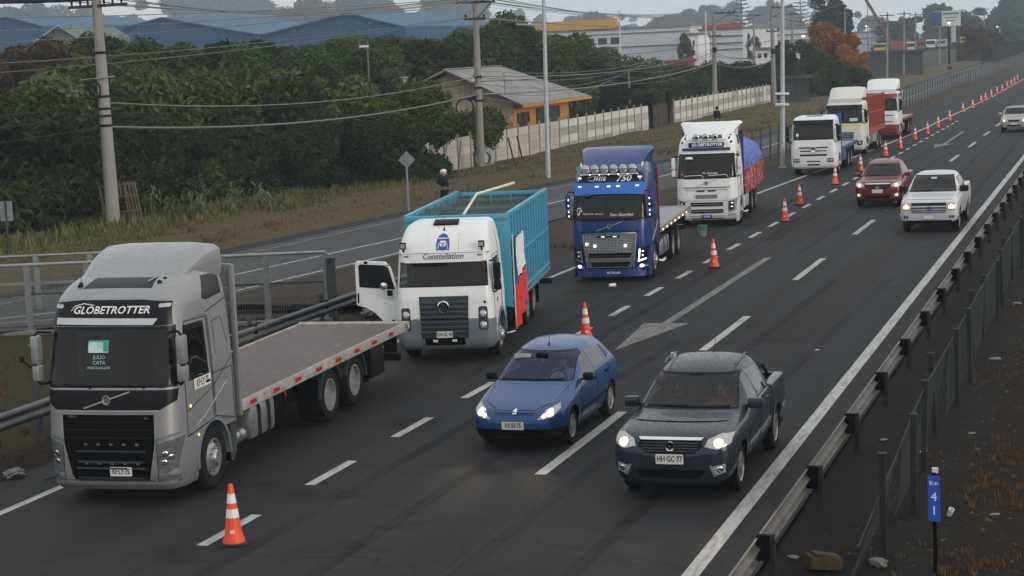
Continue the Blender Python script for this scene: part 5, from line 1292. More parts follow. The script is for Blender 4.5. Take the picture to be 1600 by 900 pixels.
def wheel(v, x, y, z, r, w, kind, side):
    """tyre and rim; side +1 faces +x"""
    k = (r, w, kind)
    if k not in _wheel:
        b = B(); a = w / 2
        b.lathe([(r * .60, -a * .90), (r * .78, -a), (r * .93, -a * .92), (r, -a * .62), (r, -a * .30), (r * .985, -a * .28), (r * .985, -a * .22), (r, -a * .2), (r, a * .2), (r * .985, a * .22), (r * .985, a * .28), (r, a * .30), (r, a * .62), (r * .93, a * .92), (r * .78, a), (r * .60, a * .90), (r * .58, 0), (r * .60, -a * .90)], (0, 0, 0), 'x', 36)
        tm = b.mesh('tyre', M['tyre'], True, 40)
        b = B(); m = 'rim'
        if kind == 'front':                      # convex truck rim with hand holes and nuts
            b.lathe([(r * .62, a * .55), (r * .60, a * .88), (r * .56, a * .90), (r * .53, a * .55), (r * .42, a * .75), (r * .30, a * 1.0), (r * .27, a * 1.02), (r * .25, a * 1.25), (r * .2, a * 1.45), (0, a * 1.48)], (0, 0, 0), 'x', 30)
            for i in range(10):
                t = 2 * PI * i / 10; c = Vector((a * .99, math.cos(t) * r * .335, math.sin(t) * r * .335)); b.cyl(c, c + Vector((a * .24, 0, 0)), r * .026, None, 6)
            hb = B()
            for i in range(10):
                t = 2 * PI * (i + .5) / 10; c = Vector((a * .62, math.cos(t) * r * .46, math.sin(t) * r * .46)); hb.cyl(c, c + Vector((a * .07, 0, 0)), r * .048, None, 8)
            extra = hb.mesh('hand_hole', M['matte'], False)
        elif kind == 'dual':                      # dished rear truck rim
            b.lathe([(r * .62, a * .6), (r * .60, a * .92), (r * .55, a * .92), (r * .52, a * .5), (r * .50, -a * .1), (r * .38, -a * .2), (r * .26, -a * .1), (r * .24, a * .35), (r * .18, a * .5), (0, a * .5)], (0, 0, 0), 'x', 30)
            for i in range(10):
                t = 2 * PI * i / 10; c = Vector((-a * .12, math.cos(t) * r * .32, math.sin(t) * r * .32)); b.cyl(c, c + Vector((a * .2, 0, 0)), r * .026, None, 6)
            hb = B()
            for i in range(10):
                t = 2 * PI * (i + .5) / 10; c = Vector((-a * .16, math.cos(t) * r * .43, math.sin(t) * r * .43)); hb.cyl(c, c + Vector((a * .06, 0, 0)), r * .045, None, 8)
            extra = hb.mesh('hand_hole', M['matte'], False); m = 'steelrim'
        else:
            ns = {'alloy': 5, 'ten': 7, 'cap': 8}[kind]
            b.lathe([(r * .62, a * .6), (r * .64, a * .9), (r * .60, a * .94), (r * .56, a * .8), (r * .54, -a * .1), (r * .2, -a * .1), (0, -a * .1)], (0, 0, 0), 'x', 32)
            for i in range(ns):
                t = 2 * PI * i / ns
                d = Vector((0, math.cos(t), math.sin(t))); n = Vector((0, -d.z, d.y)); wd = r * (.075 if ns == 5 else .06)
                for sg in ((-1, 1) if ns == 5 else (0,)):
                    p0 = d * r * .10 + Vector((a * .80, 0, 0)); p1 = d * r * .57 + n * sg * r * .10 + Vector((a * .78, 0, 0))
                    q = [p0 - n * wd, p0 + n * wd, p1 + n * wd * .8, p1 - n * wd * .8]
                    b.loft([[u + Vector((0, 0, 0)) for u in q], [u - Vector((a * .35, 0, 0)) for u in q]])
            b.lathe([(r * .17, a * .6), (r * .17, a * .9), (r * .1, a * .96), (0, a * .97)], (0, 0, 0), 'x', 14)
            hb = B(); hb.lathe([(r * .53, a * .02), (0, a * .02)], (0, 0, 0), 'x', 24); extra = hb.mesh('brake_disc', M['matte'], True)
            m = 'steelrim' if kind == 'cap' else 'rim'
        _wheel[k] = (tm, b.mesh('rim', M[m], True, 30), extra)
    tm, rm, ex = _wheel[k]
    e = empty('wheel', v.root); e.location = (x, y, z); e.rotation_euler = (random.random() * 6.28, 0, 0)
    if side < 0: e.rotation_euler = (0, 0, PI)
    link('tyre', tm, e); link('rim', rm, e); link(ex.name.split('.')[0], ex, e)
    return e
# ------------------------------------------------------------------ truck cab shell: horizontal slices, rounded front corners
def cab_shell(tab, L, nz=46, bow=0.05, nf=9, nside=9):
    fy, fw, fr = pchip(tab, 1), pchip(tab, 2), pchip(tab, 3)
    zs = sorted(set([round(tab[0][0] + (tab[-1][0] - tab[0][0]) * i / nz, 4) for i in range(nz + 1)] + [t[0] for t in tab]))
    b = B(); rings = []
    for z in zs:
        f, w, r = fy(z), fw(z), fr(z); h = []
        for i in range(nf): x = (w - r) * i / (nf - 1); h.append((x, f + bow * (x / w) ** 2))
        yc = f + bow * ((w - r) / w) ** 2 + r * 1.25
        for i in range(1, 7):
            t = PI / 2 * i / 6; h.append((w - r + r * math.sin(t), yc - r * 1.25 * math.cos(t)))
        for i in range(1, nside + 1): h.append((w, yc + (L - .06 - yc) * i / nside))
        h.append((w - .02, L - .01)); h += [(w * .6, L), (0, L)]
        ring = [(x, y, z) for x, y in h] + [(-x, y, z) for x, y in h[-2:0:-1]]
        rings.append(ring)
    b.loft(rings)
    return b
def arch_trim(v, yc, zc, r, x, mat, w=.10, a0=-12, a1=192, proud=.03, inner=.25, name='wheel_arch'):
    for sg in (1, -1):
        b = B(); rings = []
        for i in range(21):
            a = math.radians(a0 + (a1 - a0) * i / 20); c, q = math.cos(a), math.sin(a)
            rings.append([(sg * (x + proud), yc + c * r, zc + q * r), (sg * (x + proud * .6), yc + c * (r + w), zc + q * (r + w)), (sg * (x - .02), yc + c * (r + w), zc + q * (r + w)), (sg * (x - inner), yc + c * (r + .015), zc + q * (r + .015)), (sg * (x - inner), yc + c * r, zc + q * r)])
        b.loft(rings); v.part(name, b, mat)
def mirror_unit(v, x, y, z0, z1, mat, arm='black', w=.14, d=.25, sides=(1, -1), hook=.0):
    for sg in sides:
        b = B(); b.tube([(sg * (x - .16), y + .12, z1 + .03), (sg * (x + .02), y - .02, z1 + .06), (sg * (x + .10), y - .04, z1 - .02)], .022, 6); b.tube([(sg * (x - .16), y + .12, z0 - .02), (sg * (x + .02), y - .02, z0 - .05), (sg * (x + .10), y - .04, z0 + .02)], .022, 6)
        b.bar((sg * (x + .1), y - .04, z0), (sg * (x + .1), y - .04, z1), .03); a = v.part('mirror', b, arm)
        b = B(); zm = z0 + (z1 - z0) * .36
        b.bb(sg * x, sg * (x + w), y - .10, y + d - .18, zm + .015, z1, .035); b.obj('mirror_housing', M[mat], a)
        b = B(); b.bb(sg * x, sg * (x + w), y - .09, y + d - .18, z0, zm - .015, .03); b.obj('mirror_housing', M[mat], a)
        b = B(); b.bb(sg * (x + .012), sg * (x + w - .012), y + d - .181, y + d - .172, zm + .04, z1 - .03); b.bb(sg * (x + .012), sg * (x + w - .012), y + d - .181, y + d - .172, z0 + .03, zm - .04); b.obj('mirror_glass', M['chrome'], a, False)
def cab_interior(v, w, L, zd, zt, y0):
    b = B(); b.bb(-w, w, y0 + .12, y0 + .75, zd - .5, zd - .10, .05); v.part('dashboard', b, 'void')
    b = B(); b.bb(-w, w, L - .55, L - .5, zd - .6, zt); v.part('rear_panel', b, 'void')
    b = B(); b.bb(-w, w, y0 + .5, L - .3, zt, zt + .03); v.part('headlining', b, 'void')
    b = B(); b.bb(-w, w, y0 + .2, L - .3, zd - .66, zd - .62); v.part('cab_floor', b, 'void')
    for sx in (-.58, .58):
        b = B(); b.bb(sx - .26, sx + .26, y0 + .95, y0 + 1.1, zd - .3, zd + .45, .05); b.bb(sx - .26, sx + .26, y0 + .6, y0 + 1.05, zd - .35, zd - .2, .04); b.bb(sx - .13, sx + .13, y0 + .98, y0 + 1.08, zd + .46, zd + .62, .03); v.part('seat', b, 'seat')
    b = B(); 
    pts = [(.58 + .24 * math.cos(t * PI / 8), y0 + .52 - .12 * math.sin(t * PI / 8), zd + .02 + .17 * math.sin(t * PI / 8)) for t in range(17)]
    b.tube(pts, .018, 5); v.part('steering_wheel', b, 'black')
def wiper(v, pts, mat='black'):
    b = B(); b.tube([(x, -0.0, z) for x, z in pts], .012, 5)
    for w in b.bm.verts:
        hit = v.tree.ray_cast(Vector((w.co.x, -6, w.co.z)), Vector((0, 1, 0)))
        if hit[0] is not None: w.co.y += hit[0].y - .03
    v.part('wiper', b, mat)
def chassis(v, y0, y1, axles, deck_z, mat='chassis', wr=.50):
    b = B()
    for sx in (-.42, .42): b.bb(sx - .045, sx + .045, y0, y1, deck_z - .42, deck_z - .17)
    y = y0 + .5
    while y < y1: b.bb(-.42, .42, y - .05, y + .05, deck_z - .40, deck_z - .2); y += 1.1
    b.bb(-.3, .3, y0 - 1.0, y0 + .6, .45, deck_z - .3, .08)
    for a, zl in axles:
        b.cyl((-.95, a, wr + zl), (.95, a, wr + zl), .11, None, 10); b.cyl((-.2, a, wr + zl), (.2, a, wr + zl), .24, None, 10)
    b.bb(-.70, .70, y0 + .2, axles[0][0] - .65, .50, deck_z - .30); b.bb(-.55, .55, axles[-1][0] + .6, y1 - .2, .55, deck_z - .30)
    v.part('chassis', b, mat)
    for a, zl in axles:
        for sg in (1, -1): wheel(v, sg * .93, a, wr + zl, wr, .58, 'dual', sg)
def mudguard(v, yc, zc, r, x0, x1, mat='chassis', a0=15, a1=165):
    for sg in (1, -1):
        b = B(); rings = []
        for i in range(15):
            a = math.radians(a0 + (a1 - a0) * i / 14); c, q = math.cos(a), math.sin(a)
            rings.append([(sg * x0, yc + c * r, zc + q * r), (sg * x1, yc + c * r, zc + q * r), (sg * x1, yc + c * (r + .04), zc + q * (r + .04)), (sg * x0, yc + c * (r + .04), zc + q * (r + .04))])
        b.loft(rings); v.part('mudguard', b, mat)
def fuel_tank(v, y0, y1, z0, z1, x0=.62, x1=1.18, mat='alu', sides=(1, -1)):
    for sg in sides:
        b = B(); b.bb(sg * x0, sg * x1, y0, y1, z0, z1, .10); t = v.part('fuel_tank', b, mat)
        for y in (y0 + (y1 - y0) * .3, y0 + (y1 - y0) * .7):
            b = B(); b.bb(sg * (x0 - .01), sg * (x1 + .008), y - .03, y + .03, z0 - .008, z1 + .008, .1); b.obj('tank_strap', M['void'], t)
def flatbed(v, y0, y1, zd, w, deckmat, railmat, reflect=True, head=True, headmat='galv', hh=1.5):
    b = B(); b.bb(-w + .07, w - .07, y0, y1, zd - .05, zd); d = v.part('deck', b, deckmat, None, False)
    for sg in (1, -1):
        b = B(); b.bb(sg * (w - .068), sg * w, y0, y1, zd - .15, zd + .03, .012); r = v.part('side_rail', b, railmat)
        if reflect:
            k = int((y1 - y0) / 1.05)
            for i in range(k):
                y = y0 + .3 + i * (y1 - y0 - .4) / k
                b = B(); b.bb(sg * w, sg * (w + .006), y, y + .28, zd - .10, zd - .03); b.obj('reflector', M['redlens'], r, False)
        b = B()
    b = B(); b.bb(-w, w, y1, y1 + .08, zd - .2, zd + .02, .01); b.cyl((-w, y1 + .04, zd - .02), (w + .05, y1 + .04, zd - .02), .07, None, 12); v.part('rear_bar', b, railmat)
    b = B(); y = y0 + .3
    while y < y1: b.bb(-w + .1, w - .1, y - .04, y + .04, zd - .16, zd - .052); y += .75
    for sx in (-.42, .42): b.bb(sx - .06, sx + .06, y0, y1, zd - .17, zd - .051)
    v.part('bed_frame', b, 'chassis')
    b = B(); b.bb(-w + .15, w - .15, y1 - .12, y1, zd - .75, zd - .6, .02)
    for sx in (-.7, .7): b.bb(sx - .04, sx + .04, y1 - .1, y1 - .04, zd - .7, zd - .15)
    v.part('rear_underrun_bar', b, 'chassis')
    for sg in (1, -1):
        b = B(); b.bb(sg * .80, sg * 1.10, y1 - .16, y1 - .10, zd - .57, zd - .23); v.part('lamp_bracket', b, 'chassis'); b = B(); b.bb(sg * .82, sg * 1.08, y1 - .098, y1 - .04, zd - .55, zd - .25); v.part('tail_lamp', b, 'redlens')
# ------------------------------------------------------------------ long nosed high roof cab used by three of the trucks
FH = [(.27, .10, 1.17, .30), (.36, .03, 1.21, .34), (.55, .0, 1.235, .36), (.95, .0, 1.25, .36), (1.45, .02, 1.25, .36), (1.85, .06, 1.245, .34), (2.3, .16, 1.22, .32), (2.72, .27, 1.19, .30), (3.0, .35, 1.165, .30), (3.14, .43, 1.14, .32), (3.28, .62, 1.10, .34), (3.40, .95, 1.04, .36), (3.48, 1.30, .98, .38), (3.52, 1.55, .90, .40)]
def fh_cab(v, s):
    L = 2.28; body = s['body']
    v.shell(cab_shell(FH, L))
    FRw = lambda f: f.normal.y < -.10 and f.calc_center_median().y < .9
    # cabin openings
    ws = [(-1.10, 1.88), (1.10, 1.88), (1.045, 2.70), (-1.045, 2.70)]
    v.cut('windscreen', ws, 'f', FRw, 'screen', off=-.004, gap=.0, depth=.0)
    v.cut('windscreen_frame', [(-1.19, 1.83), (1.19, 1.83), (1.13, 2.745), (-1.13, 2.745)], 'f', lambda f: f.normal.y < -.05 and f.calc_center_median().y < .7, s.get('pillar', 'gloss'), off=.0, gap=.002, depth=.006)
    if s.get('upper'):
        v.cut('sign_panel', s.get('upper_poly', [(-1.10, 2.75), (1.10, 2.75), (1.06, 3.10), (.55, 3.135), (-.55, 3.135), (-1.06, 3.10)]), 'f', lambda f: f.normal.y < -.10 and f.calc_center_median().y < .9, s['upper'], off=.006)
    if s.get('roofhatch'):
        v.cut('roof_window', [(-.64, .64), (.64, .64), (.50, 1.30), (-.50, 1.30)], 't', lambda f: f.normal.z > .3, 'solid_glass', off=.004)
    v.cut('upper_grille', s.get('low_poly', [(-1.20, 1.80), (-1.18, 1.62), (-.95, 1.50), (.95, 1.50), (1.18, 1.62), (1.20, 1.80)]), 'f', FRw, s['lower'], off=.003)
    gp_ = [(-.84, 1.43), (.84, 1.43), (.83, .98), (.70, .42), (-.70, .42), (-.83, .98)]
    g = v.cut('grille', gp_, 'f', FRw, s['grille'], off=-.015, depth=.02)
    v.both('headlight', [(.88, .98), (1.235, 1.07), (1.16, .60), (1.0, .53), (.86, .55)], 'f', FRw, s.get('headlamp', 'lampbowl'), off=.006, depth=.02)
    v.both('fog_lamp', [(.86, .51), (1.0, .50), (1.19, .57), (1.17, .44), (.84, .40)], 'f', FRw, s.get('foglamp', 'lampbowl'), off=.002)
    if s.get('bumper'): v.cut('bumper', [(-1.25, .415), (1.25, .415), (1.25, .26), (-1.25, .26)], 'f', FRw, s['bumper'], off=.012)
    # side glass, doors, wheel arch
    v.sides('side_window', [(.44, 2.02), (.62, 1.92), (1.22, 1.86), (1.22, 2.60), (.66, 2.63), (.56, 2.5)], 'sideglass', off=-.004, gap=0, depth=0)
    v.sides('window_frame', [(.36, 2.02), (.58, 1.86), (1.30, 1.79), (1.30, 2.68), (.60, 2.70), (.48, 2.5)], 'gloss', gap=.002)
    v.hole(circ(1.35, .50, .60, 26), 's', lambda f: abs(f.normal.x) > .2 or f.calc_center_median().z < .5)
    v.hole([(1.3, .2), (2.4, .2), (2.4, .92), (1.3, .92)], 's', lambda f: abs(f.normal.x) > .2)
    v.sides('door', [(.40, 1.02), (1.40, 1.12), (1.40, 2.78), (.60, 2.78), (.42, 2.3)], body, gap=.012, depth=.022)
    v.sides('side_panel', [(1.42, 1.12), (2.20, .94), (2.20, 1.85), (1.42, 1.85)], body, gap=.012, depth=.022)
    v.sides('roof_side_window' if s.get('sidewin') else 'side_locker', [(1.36, 3.02), (1.52, 2.98), (2.12, 3.02), (2.12, 3.34), (1.55, 3.36)], 'gloss' if s.get('sidewin') else body, gap=.004)
    for q in ([(.42, 1.02), (1.42, 1.12), (1.42, 2.74), (.62, 2.76), (.44, 2.3)], [(1.46, 1.14), (2.18, .98), (2.18, 1.82), (1.46, 1.82)], [(1.44, 2.8), (2.2, 2.92)], [(1.46, 1.82), (1.46, 2.75)], [(.42, 1.40), (1.42, 1.62), (2.2, 1.98)]): v.seam(q, closed=len(q) > 3)
    v.seam([(1.62, 2.1), (1.62, 2.62), (1.95, 2.66), (2.1, 2.2)], closed=False, r=.006)
    for sx in (-1, 1): v.seam([(sx * 1.24, 1.12), (sx * .86, 1.03), (sx * .86, .45)], ('f',), closed=False, r=.006)
    v.seam([(-1.24, .41), (1.24, .41)], ('f',), closed=False, r=.007)
    v.finish(body, 'cab_body')
    cab_interior(v, 1.05, L, 1.95, 2.74, .15)
    b = B(); b.bb(-.88, .88, .55, 2.2, .32, 1.20); v.part('engine_bay', b, 'matte', None, False)
    arch_trim(v, 1.35, .50, .585, 1.235, s.get('arch', body), .07, -5, 185, .02, .3)
    for sg in (1, -1):
        wheel(v, sg * 1.08, 1.35, .5, .5, .31, 'front', sg)
        b = B(); b.bb(sg * .98, sg * 1.2, 2.0, 2.06, .28, .95, .01); v.part('mud_flap', b, 'matte')
        b = B(); b.tube([(sg * 1.21, .52, 1.05), (sg * 1.262, 1.0, 1.22), (sg * 1.262, 1.9, 1.62)], .016, 5); v.part('side_crease', b, s.get('crease', body))
        b = B(); b.bb(sg * 1.25, sg * 1.268, 1.16, 1.32, 1.72, 1.76, .006); v.part('door_handle', b, 'black')
    # badge bar across the black front panel
    b = B(); b.bar((-.42, 0, 1.53), (.42, 0, 1.78), .02); 
    for w in b.bm.verts: w.co.y = v.tree.ray_cast(Vector((w.co.x, -6, w.co.z)), Vector((0, 1, 0)))[0].y - .015 + w.co.y
    bd = v.part('badge_bar', b, 'alu')
    b = B(); b.lathe([(.050, 0), (.055, .012), (.072, .014), (.078, 0)], (0, 0, 0), 'y', 20, -1); shift(b, (0, v.tree.ray_cast(Vector((0, -6, 1.655)), Vector((0, 1, 0)))[0].y - .02, 1.655)); b.obj('badge', M['alu'], bd)
    v.on('panel_line', flat([(-.92, 1.835), (.92, 1.835), (.92, 1.815), (-.92, 1.815)], .01, 10), 'alu' if s['lower'] != body else 'void')
    v.on('panel_line', flat([(-.95, 1.498), (.95, 1.498), (.95, 1.475), (-.95, 1.475)], .012, 10), 'alu' if s['lower'] != body else 'void')
    wiper(v, [(-.75, 1.88), (-.35, 1.87), (-.28, 1.83)]); wiper(v, [(.15, 1.88), (.62, 1.87), (.7, 1.83)])
    mirror_unit(v, 1.27, .22, 1.92, 2.62, s.get('mirror', body), 'black')
    return g
def deflector(v, mat, y0=.92, y1=2.26, z0=3.36, z1=3.80, w0=.92, w1=1.14, flare=0.0):
    b = B(); rings = []
    for i in range(11):
        t = i / 10; y = y0 + (y1 - y0) * t; zt = z0 + (z1 - z0) * (1 - (1 - t) ** 1.7); w = w0 + (w1 - w0) * t; zb = 3.30 - .0 * t
        wt = w - .13 + flare * t
        prof = [(0, zt + .02), (wt * .6, zt + .015), (wt, zt - .02 + flare * .25 * t), (w - .02 + flare * t, zt - .09 + flare * .2 * t), (w, max(zb, zt - .25)), (w - .02, zb)]
        rings.append([(x, y, z) for x, z in prof] + [(-x, y, z) for x, z in prof[::-1][:-1]])
    b.loft(rings)
    v.part('roof_deflector', b, mat)
# ------------------------------------------------------------------ silver truck
v = V('silver_flatbed_truck', 'silver high roof truck with an empty dark deck and black grille nearest the camera', 'truck', -14.57, 24.98, 3.0)
v.root.scale = SCL['silver']
fh_cab(v, dict(body='silver', upper='gloss', lower='gloss', grille='matte', roofhatch=True, sidewin=True, mirror='silver', crease='silver', arch='bumpgrey', bumper='silver', headlamp='lampgrey', foglamp='lampgrey'))
deflector(v, 'silver')
v.text('GLOBETROTTER', .155, .02, 2.985, 'letterwhite', shear=.25, off=.016, sx=1.22, bold=.003, name='roof_sign')
b = B(); b.tube([(-.72, 0, 2.98), (-.66, 0, 3.05), (-.50, 0, 3.085), (-.30, 0, 3.06)], .007, 4)
v.on('sign_swoosh', b, 'letterwhite', off=.012)
v.on('visor_stripe', flat([(-.99, 2.88), (.88, 2.86), (.80, 2.765), (-.99, 2.78)], .012, 14), 'brightsilver', off=.010)
for sx in (-1, 1): v.on('marker_lamp', flat(rrect(sx * .97 - .09, sx * .97 + .09, 3.02, 3.075, .02, 2), .01, 4), 'lampbowl', off=.01)
for z0, z1 in ((.88, .72), (.62, .47)):            # grille bars
    v.on('grille_bar', flat([(-.62, z0), (.66, z0), (.66, z0 - .025), (-.62, z0 - .025)], .02, 10), 'grillegrey', off=.0)
    v.on('grille_bar', flat([(-.60, z1), (.62, z1), (.60, z1 - .03), (-.56, z1 - .03)], .025, 10), 'grillegrey', off=.0)
for z, n in ((.96, 5), (.665, 5)):
    for i in range(n): v.on('grille_slot', flat(rrect(-.46 + i * .235, -.40 + i * .235, z, z + .03, .01, 2), .006, 0), 'lettergrey', off=.0)
for z in (1.2, 1.32, 1.08): v.on('grille_slat', flat([(-.80, z), (.80, z), (.80, z - .012), (-.80, z - .012)], .008, 8), 'void', off=.0)
v.text('FH', .06, .70, 1.37, 'lettergrey', off=.002); v.text('VOLVO', .05, -.66, 1.40, 'lettergrey', off=.002)
v.plate('KF·LY·75', .20, .56, .40, .14)
v.plate('KF·LY·75', 1.02, 1.77, .62, .17, axis='s+', sz=.16)
for sx in (-1, 1):
    v.on('headlight_divider', flat([(sx * .90, .79), (sx * 1.16, .84), (sx * 1.16, .825), (sx * .90, .775)][::(1 if sx > 0 else -1)], .01, 3), 'void', off=.008)
    for u, z in ((.98, .70), (1.0, .83), (1.08, .78)): v.lamp(sx * u, z, .045, 'chrome', .012, off=.006, name='headlight_bowl')
    v.on('headlight_brow', flat([(sx * .84, 1.06), (sx * 1.20, 1.145), (sx * 1.21, 1.11), (sx * .84, 1.02)], .015, 5), 'bumpgrey', off=.006)
# stickers on the windscreen
st = v.on('windscreen_sticker', flat(rrect(-.36, .02, 2.36, 2.52, .01, 2), .002, 4), 'stickerpale', off=.004)
v.on('sticker_band', flat([(-.36, 2.52), (.02, 2.52), (.02, 2.545), (-.36, 2.545)], .002, 4), 'sticker', off=.005, par=st); v.on('sticker_band', flat([(-.08, 2.52), (.02, 2.52), (.02, 2.38), (-.08, 2.38)], .002, 2), 'sticker', off=.0065, par=st)
for t_, z in (('JULIO', 2.29), ('CATA', 2.21), ('PAUL ELIAS JOSE', 2.135)): v.text(t_, .075 if len(t_) < 8 else .048, -.15, z, 'stickerpale', off=.006, sx=1.2)
b = B(); b.cyl((-.72, .70, 3.30), (-.72, .74, 3.36), .055, .03, 8); b.tube([(-.72, .72, 3.33), (-.70, .72, 3.58)], .007, 4); v.part('antenna', b, 'black')
b = B(); b.tube([(.50, .78, 3.37), (.66, 1.3, 3.49)], .012, 5); v.part('air_horn', b, 'alu')
for i in range(3): v.part('roof_vent', B().cyl((.70 + .02 * i, .80 + i * .16, 3.33 + .03 * i), (.70 + .02 * i, .82 + i * .16, 3.37 + .03 * i), .04, None, 10), 'black')
b = B(); b.tube([(-1.28, .2, 2.0), (-1.55, .1, 2.25)], .018, 5); b.bb(-1.59, -1.53, .07, .13, 2.22, 2.32, .01); v.part('antenna_rod', b, 'black')
for u, z in ((.62, 1.42), (.60, 1.02), (.66, .94)): pass
b = dome(.55, 1.47, .022, .012, 10, 's'); v.on('side_marker', b, 'amber', 's+', .004)
b = dome(.78, .98, .018, .012, 10, 's'); v.on('side_marker', b, 'amber', 's+', .004)
# deck and chassis
chassis(v, 2.2, 10.6, [(6.65, 0), (8.0, .03)], 1.17)
flatbed(v, 2.42, 10.95, 1.17, 1.30, 'deck', 'railpale')
b = B()
for sx in (-1.22, 1.22): b.bb(sx - .05, sx + .05, 2.40, 2.48, .95, 3.42, .012)
b.bb(-1.22, 1.22, 2.40, 2.48, 3.36, 3.44, .012); hb = v.part('headboard', b, 'galv')
for i in range(8): b = B(); b.bb(-1.15, 1.15, 2.43, 2.46, 1.2 + i * .27, 1.45 + i * .27, .008); b.obj('headboard_slat', M['galv'], hb)
fuel_tank(v, 3.0, 4.05, .42, .98); mudguard(v, 6.65, .5, .56, .68, 1.24, 'grillegrey', 20, 178); mudguard(v, 8.0, .53, .56, .68, 1.24, 'grillegrey', 0, 160)
b = B(); b.bb(.72, 1.2, 8.95, 9.75, .38, .98, .02); v.part('tool_box', b, 'black')
for y in (5.98, 8.72): b = B(); b.bb(.75, 1.22, y - .01, y + .02, .35, .9); v.part('mud_flap', b, 'matte')
for y in (2.45, 2.62): b = B(); b.cyl((1.0, y, .55), (1.0, y + .25, .55), .12, None, 12); v.part('air_tank', b, 'alu')
b = B(); b.tube([(1.22, 4.35, 1.0), (1.25, 4.38, .93), (1.22, 4.42, .88)], .02, 5); v.part('tie_hook', b, 'redlens')
# ------------------------------------------------------------------ white truck with the open door and the cyan box
v = V('white_box_truck', 'white truck with open passenger door and tall cyan livestock box', 'truck', -13.84, 37.85, 10.0)
v.root.scale = SCL['vw']
VWT = [(.36, .12, 1.14, .2), (.45, .04, 1.19, .2), (.62, .0, 1.21, .2), (1.0, .0, 1.215, .2), (1.5, .015, 1.215, .2), (1.82, .06, 1.20, .2), (2.1, .11, 1.18, .2), (2.38, .16, 1.165, .2), (2.62, .19, 1.15, .2), (2.68, .21, 1.14, .2), (2.9, .33, 1.10, .22), (3.1, .52, 1.05, .24), (3.22, .75, 1.0, .28), (3.27, 1.0, .93, .3), (3.285, 1.15, .85, .34)]
v.shell(cab_shell(VWT, 2.0, 46, .04))
F_ = lambda f: f.normal.y < -.10 and f.calc_center_median().y < .9
v.cut('windscreen', [(-1.09, 1.86), (1.09, 1.86), (1.06, 2.38), (-1.06, 2.38)], 'f', F_, 'screen', off=-.006, gap=0, depth=0)
v.cut('windscreen_seal', [(-1.115, 1.835), (1.115, 1.835), (1.085, 2.405), (-1.085, 2.405)], 'f', F_, 'gloss', gap=.0, depth=.002)
v.cut('grille', [(-.62, 1.60), (.62, 1.60), (.58, .62), (-.58, .62)], 'f', F_, 'grillegrey', off=-.03, depth=.0)
for sx in (1, -1):
    hp = rrect(.85, 1.08, .80, 1.36, .06, 3); hp = hp if sx > 0 else mirror(hp)
    v.cut('headlight', hp, 'f', F_, 'grillegrey', off=-.005)
    for z in (1.19, .92):
        v.lamp(sx * .965, z, .088, 'lampbowl', .03, name='headlight_lens', off=-.002); v.lamp(sx * .965, z, .05, 'whitewall', .045, name='headlight_bowl', off=-.002)
v.cut('bumper', [(-1.25, 1.06), (1.25, 1.06), (1.25, .34), (-1.25, .34)], 'f', lambda f: f.normal.y < .2 and f.calc_center_median().y < .55, 'bumpgrey', off=.012, depth=.02)
v.cut('grille_surround', [(-.62, 1.62), (.62, 1.62), (.62, 1.60), (-.62, 1.60)], 'f', F_, 'bumpgrey')
RT = lambda f: f.normal.x > .3
LT = lambda f: f.normal.x < -.3
door = [(.30, 1.10), (.50, .85), (1.42, .85), (1.42, 2.50), (.46, 2.50), (.33, 2.0)]
v.cut('side_window', [(.48, 1.80), (1.32, 1.72), (1.32, 2.38), (.60, 2.38), (.50, 2.2)], 's', RT, 'sideglass', off=-.004, gap=0, depth=0)
v.cut('window_seal', [(.44, 1.77), (1.36, 1.68), (1.36, 2.42), (.58, 2.42), (.46, 2.2)], 's', RT, 'gloss', gap=.002)
v.hole(door, 's', LT)                                    # the passenger door stands open
v.hole(circ(1.28, .50, .60, 26), 's', lambda f: abs(f.normal.x) > .2 or f.calc_center_median().z < .5)
v.hole([(1.3, .2), (2.1, .2), (2.1, .85), (1.3, .85)], 's', lambda f: abs(f.normal.x) > .2)
v.cut('door', door, 's', RT, 'white', gap=.005, depth=.012); v.seam(door, ('s+',)); v.seam([(1.5, 1.1), (1.5, 3.0)], ('s+',), closed=False); v.seam([(-1.15, 2.62), (1.15, 2.62)], ('f',), closed=False, r=.005); v.seam([(.40, 2.64), (.38, 3.1)], ('f',), closed=False, r=.004); v.seam([(-1.2, 1.075), (1.2, 1.075)], ('f',), closed=False, r=.006)
v.finish('white', 'cab_body')
cab_interior(v, 1.02, 2.0, 1.95, 2.44, .1)
b = B(); b.bb(-.86, .86, .45, 1.95, .4, 1.15); v.part('engine_bay', b, 'matte', None, False)
arch_trim(v, 1.28, .50, .585, 1.20, 'bumpgrey', .11, -5, 185, .035, .3)
for sg in (1, -1): wheel(v, sg * 1.05, 1.28, .5, .5, .30, 'front', sg)
for i in range(7):                                     # grille louvres
    z = 1.50 - i * .118; v.on('grille_slat', flat([(-.60, z), (.60, z), (.60, z - .045), (-.60, z - .045)], .035, 6), 'grillegrey', off=.0)
    v.on('slat_edge', flat([(-.60, z), (.60, z), (.60, z - .008), (-.60, z - .008)], .038, 6), 'bumpgrey', off=.0)
b = B(); b.lathe([(.0, 0), (.115, 0), (.15, .012), (.155, .03), (.125, .035), (.125, .02)], (0, 0, 0), 'y', 28, -1); shift(b, (0, -.035, 1.37)); bd = v.part('badge', b, 'chrome'); b = B(); b.cyl((0, -.03, 1.37), (0, -.060, 1.37), .122, None, 24); b.obj('badge_dish', M['gloss'], bd)
b = shift(text_b('V', .15, 0, .006, .004), (0, -.070, 1.42)); b.obj('badge_letter', M['chrome'], bd, False); b = shift(text_b('W', .16, 0, .006, .004), (0, -.070, 1.32)); b.obj('badge_letter', M['chrome'], bd, False)
v.plate('DH·GL·30', .0, .72, .40, .15, off=.05)
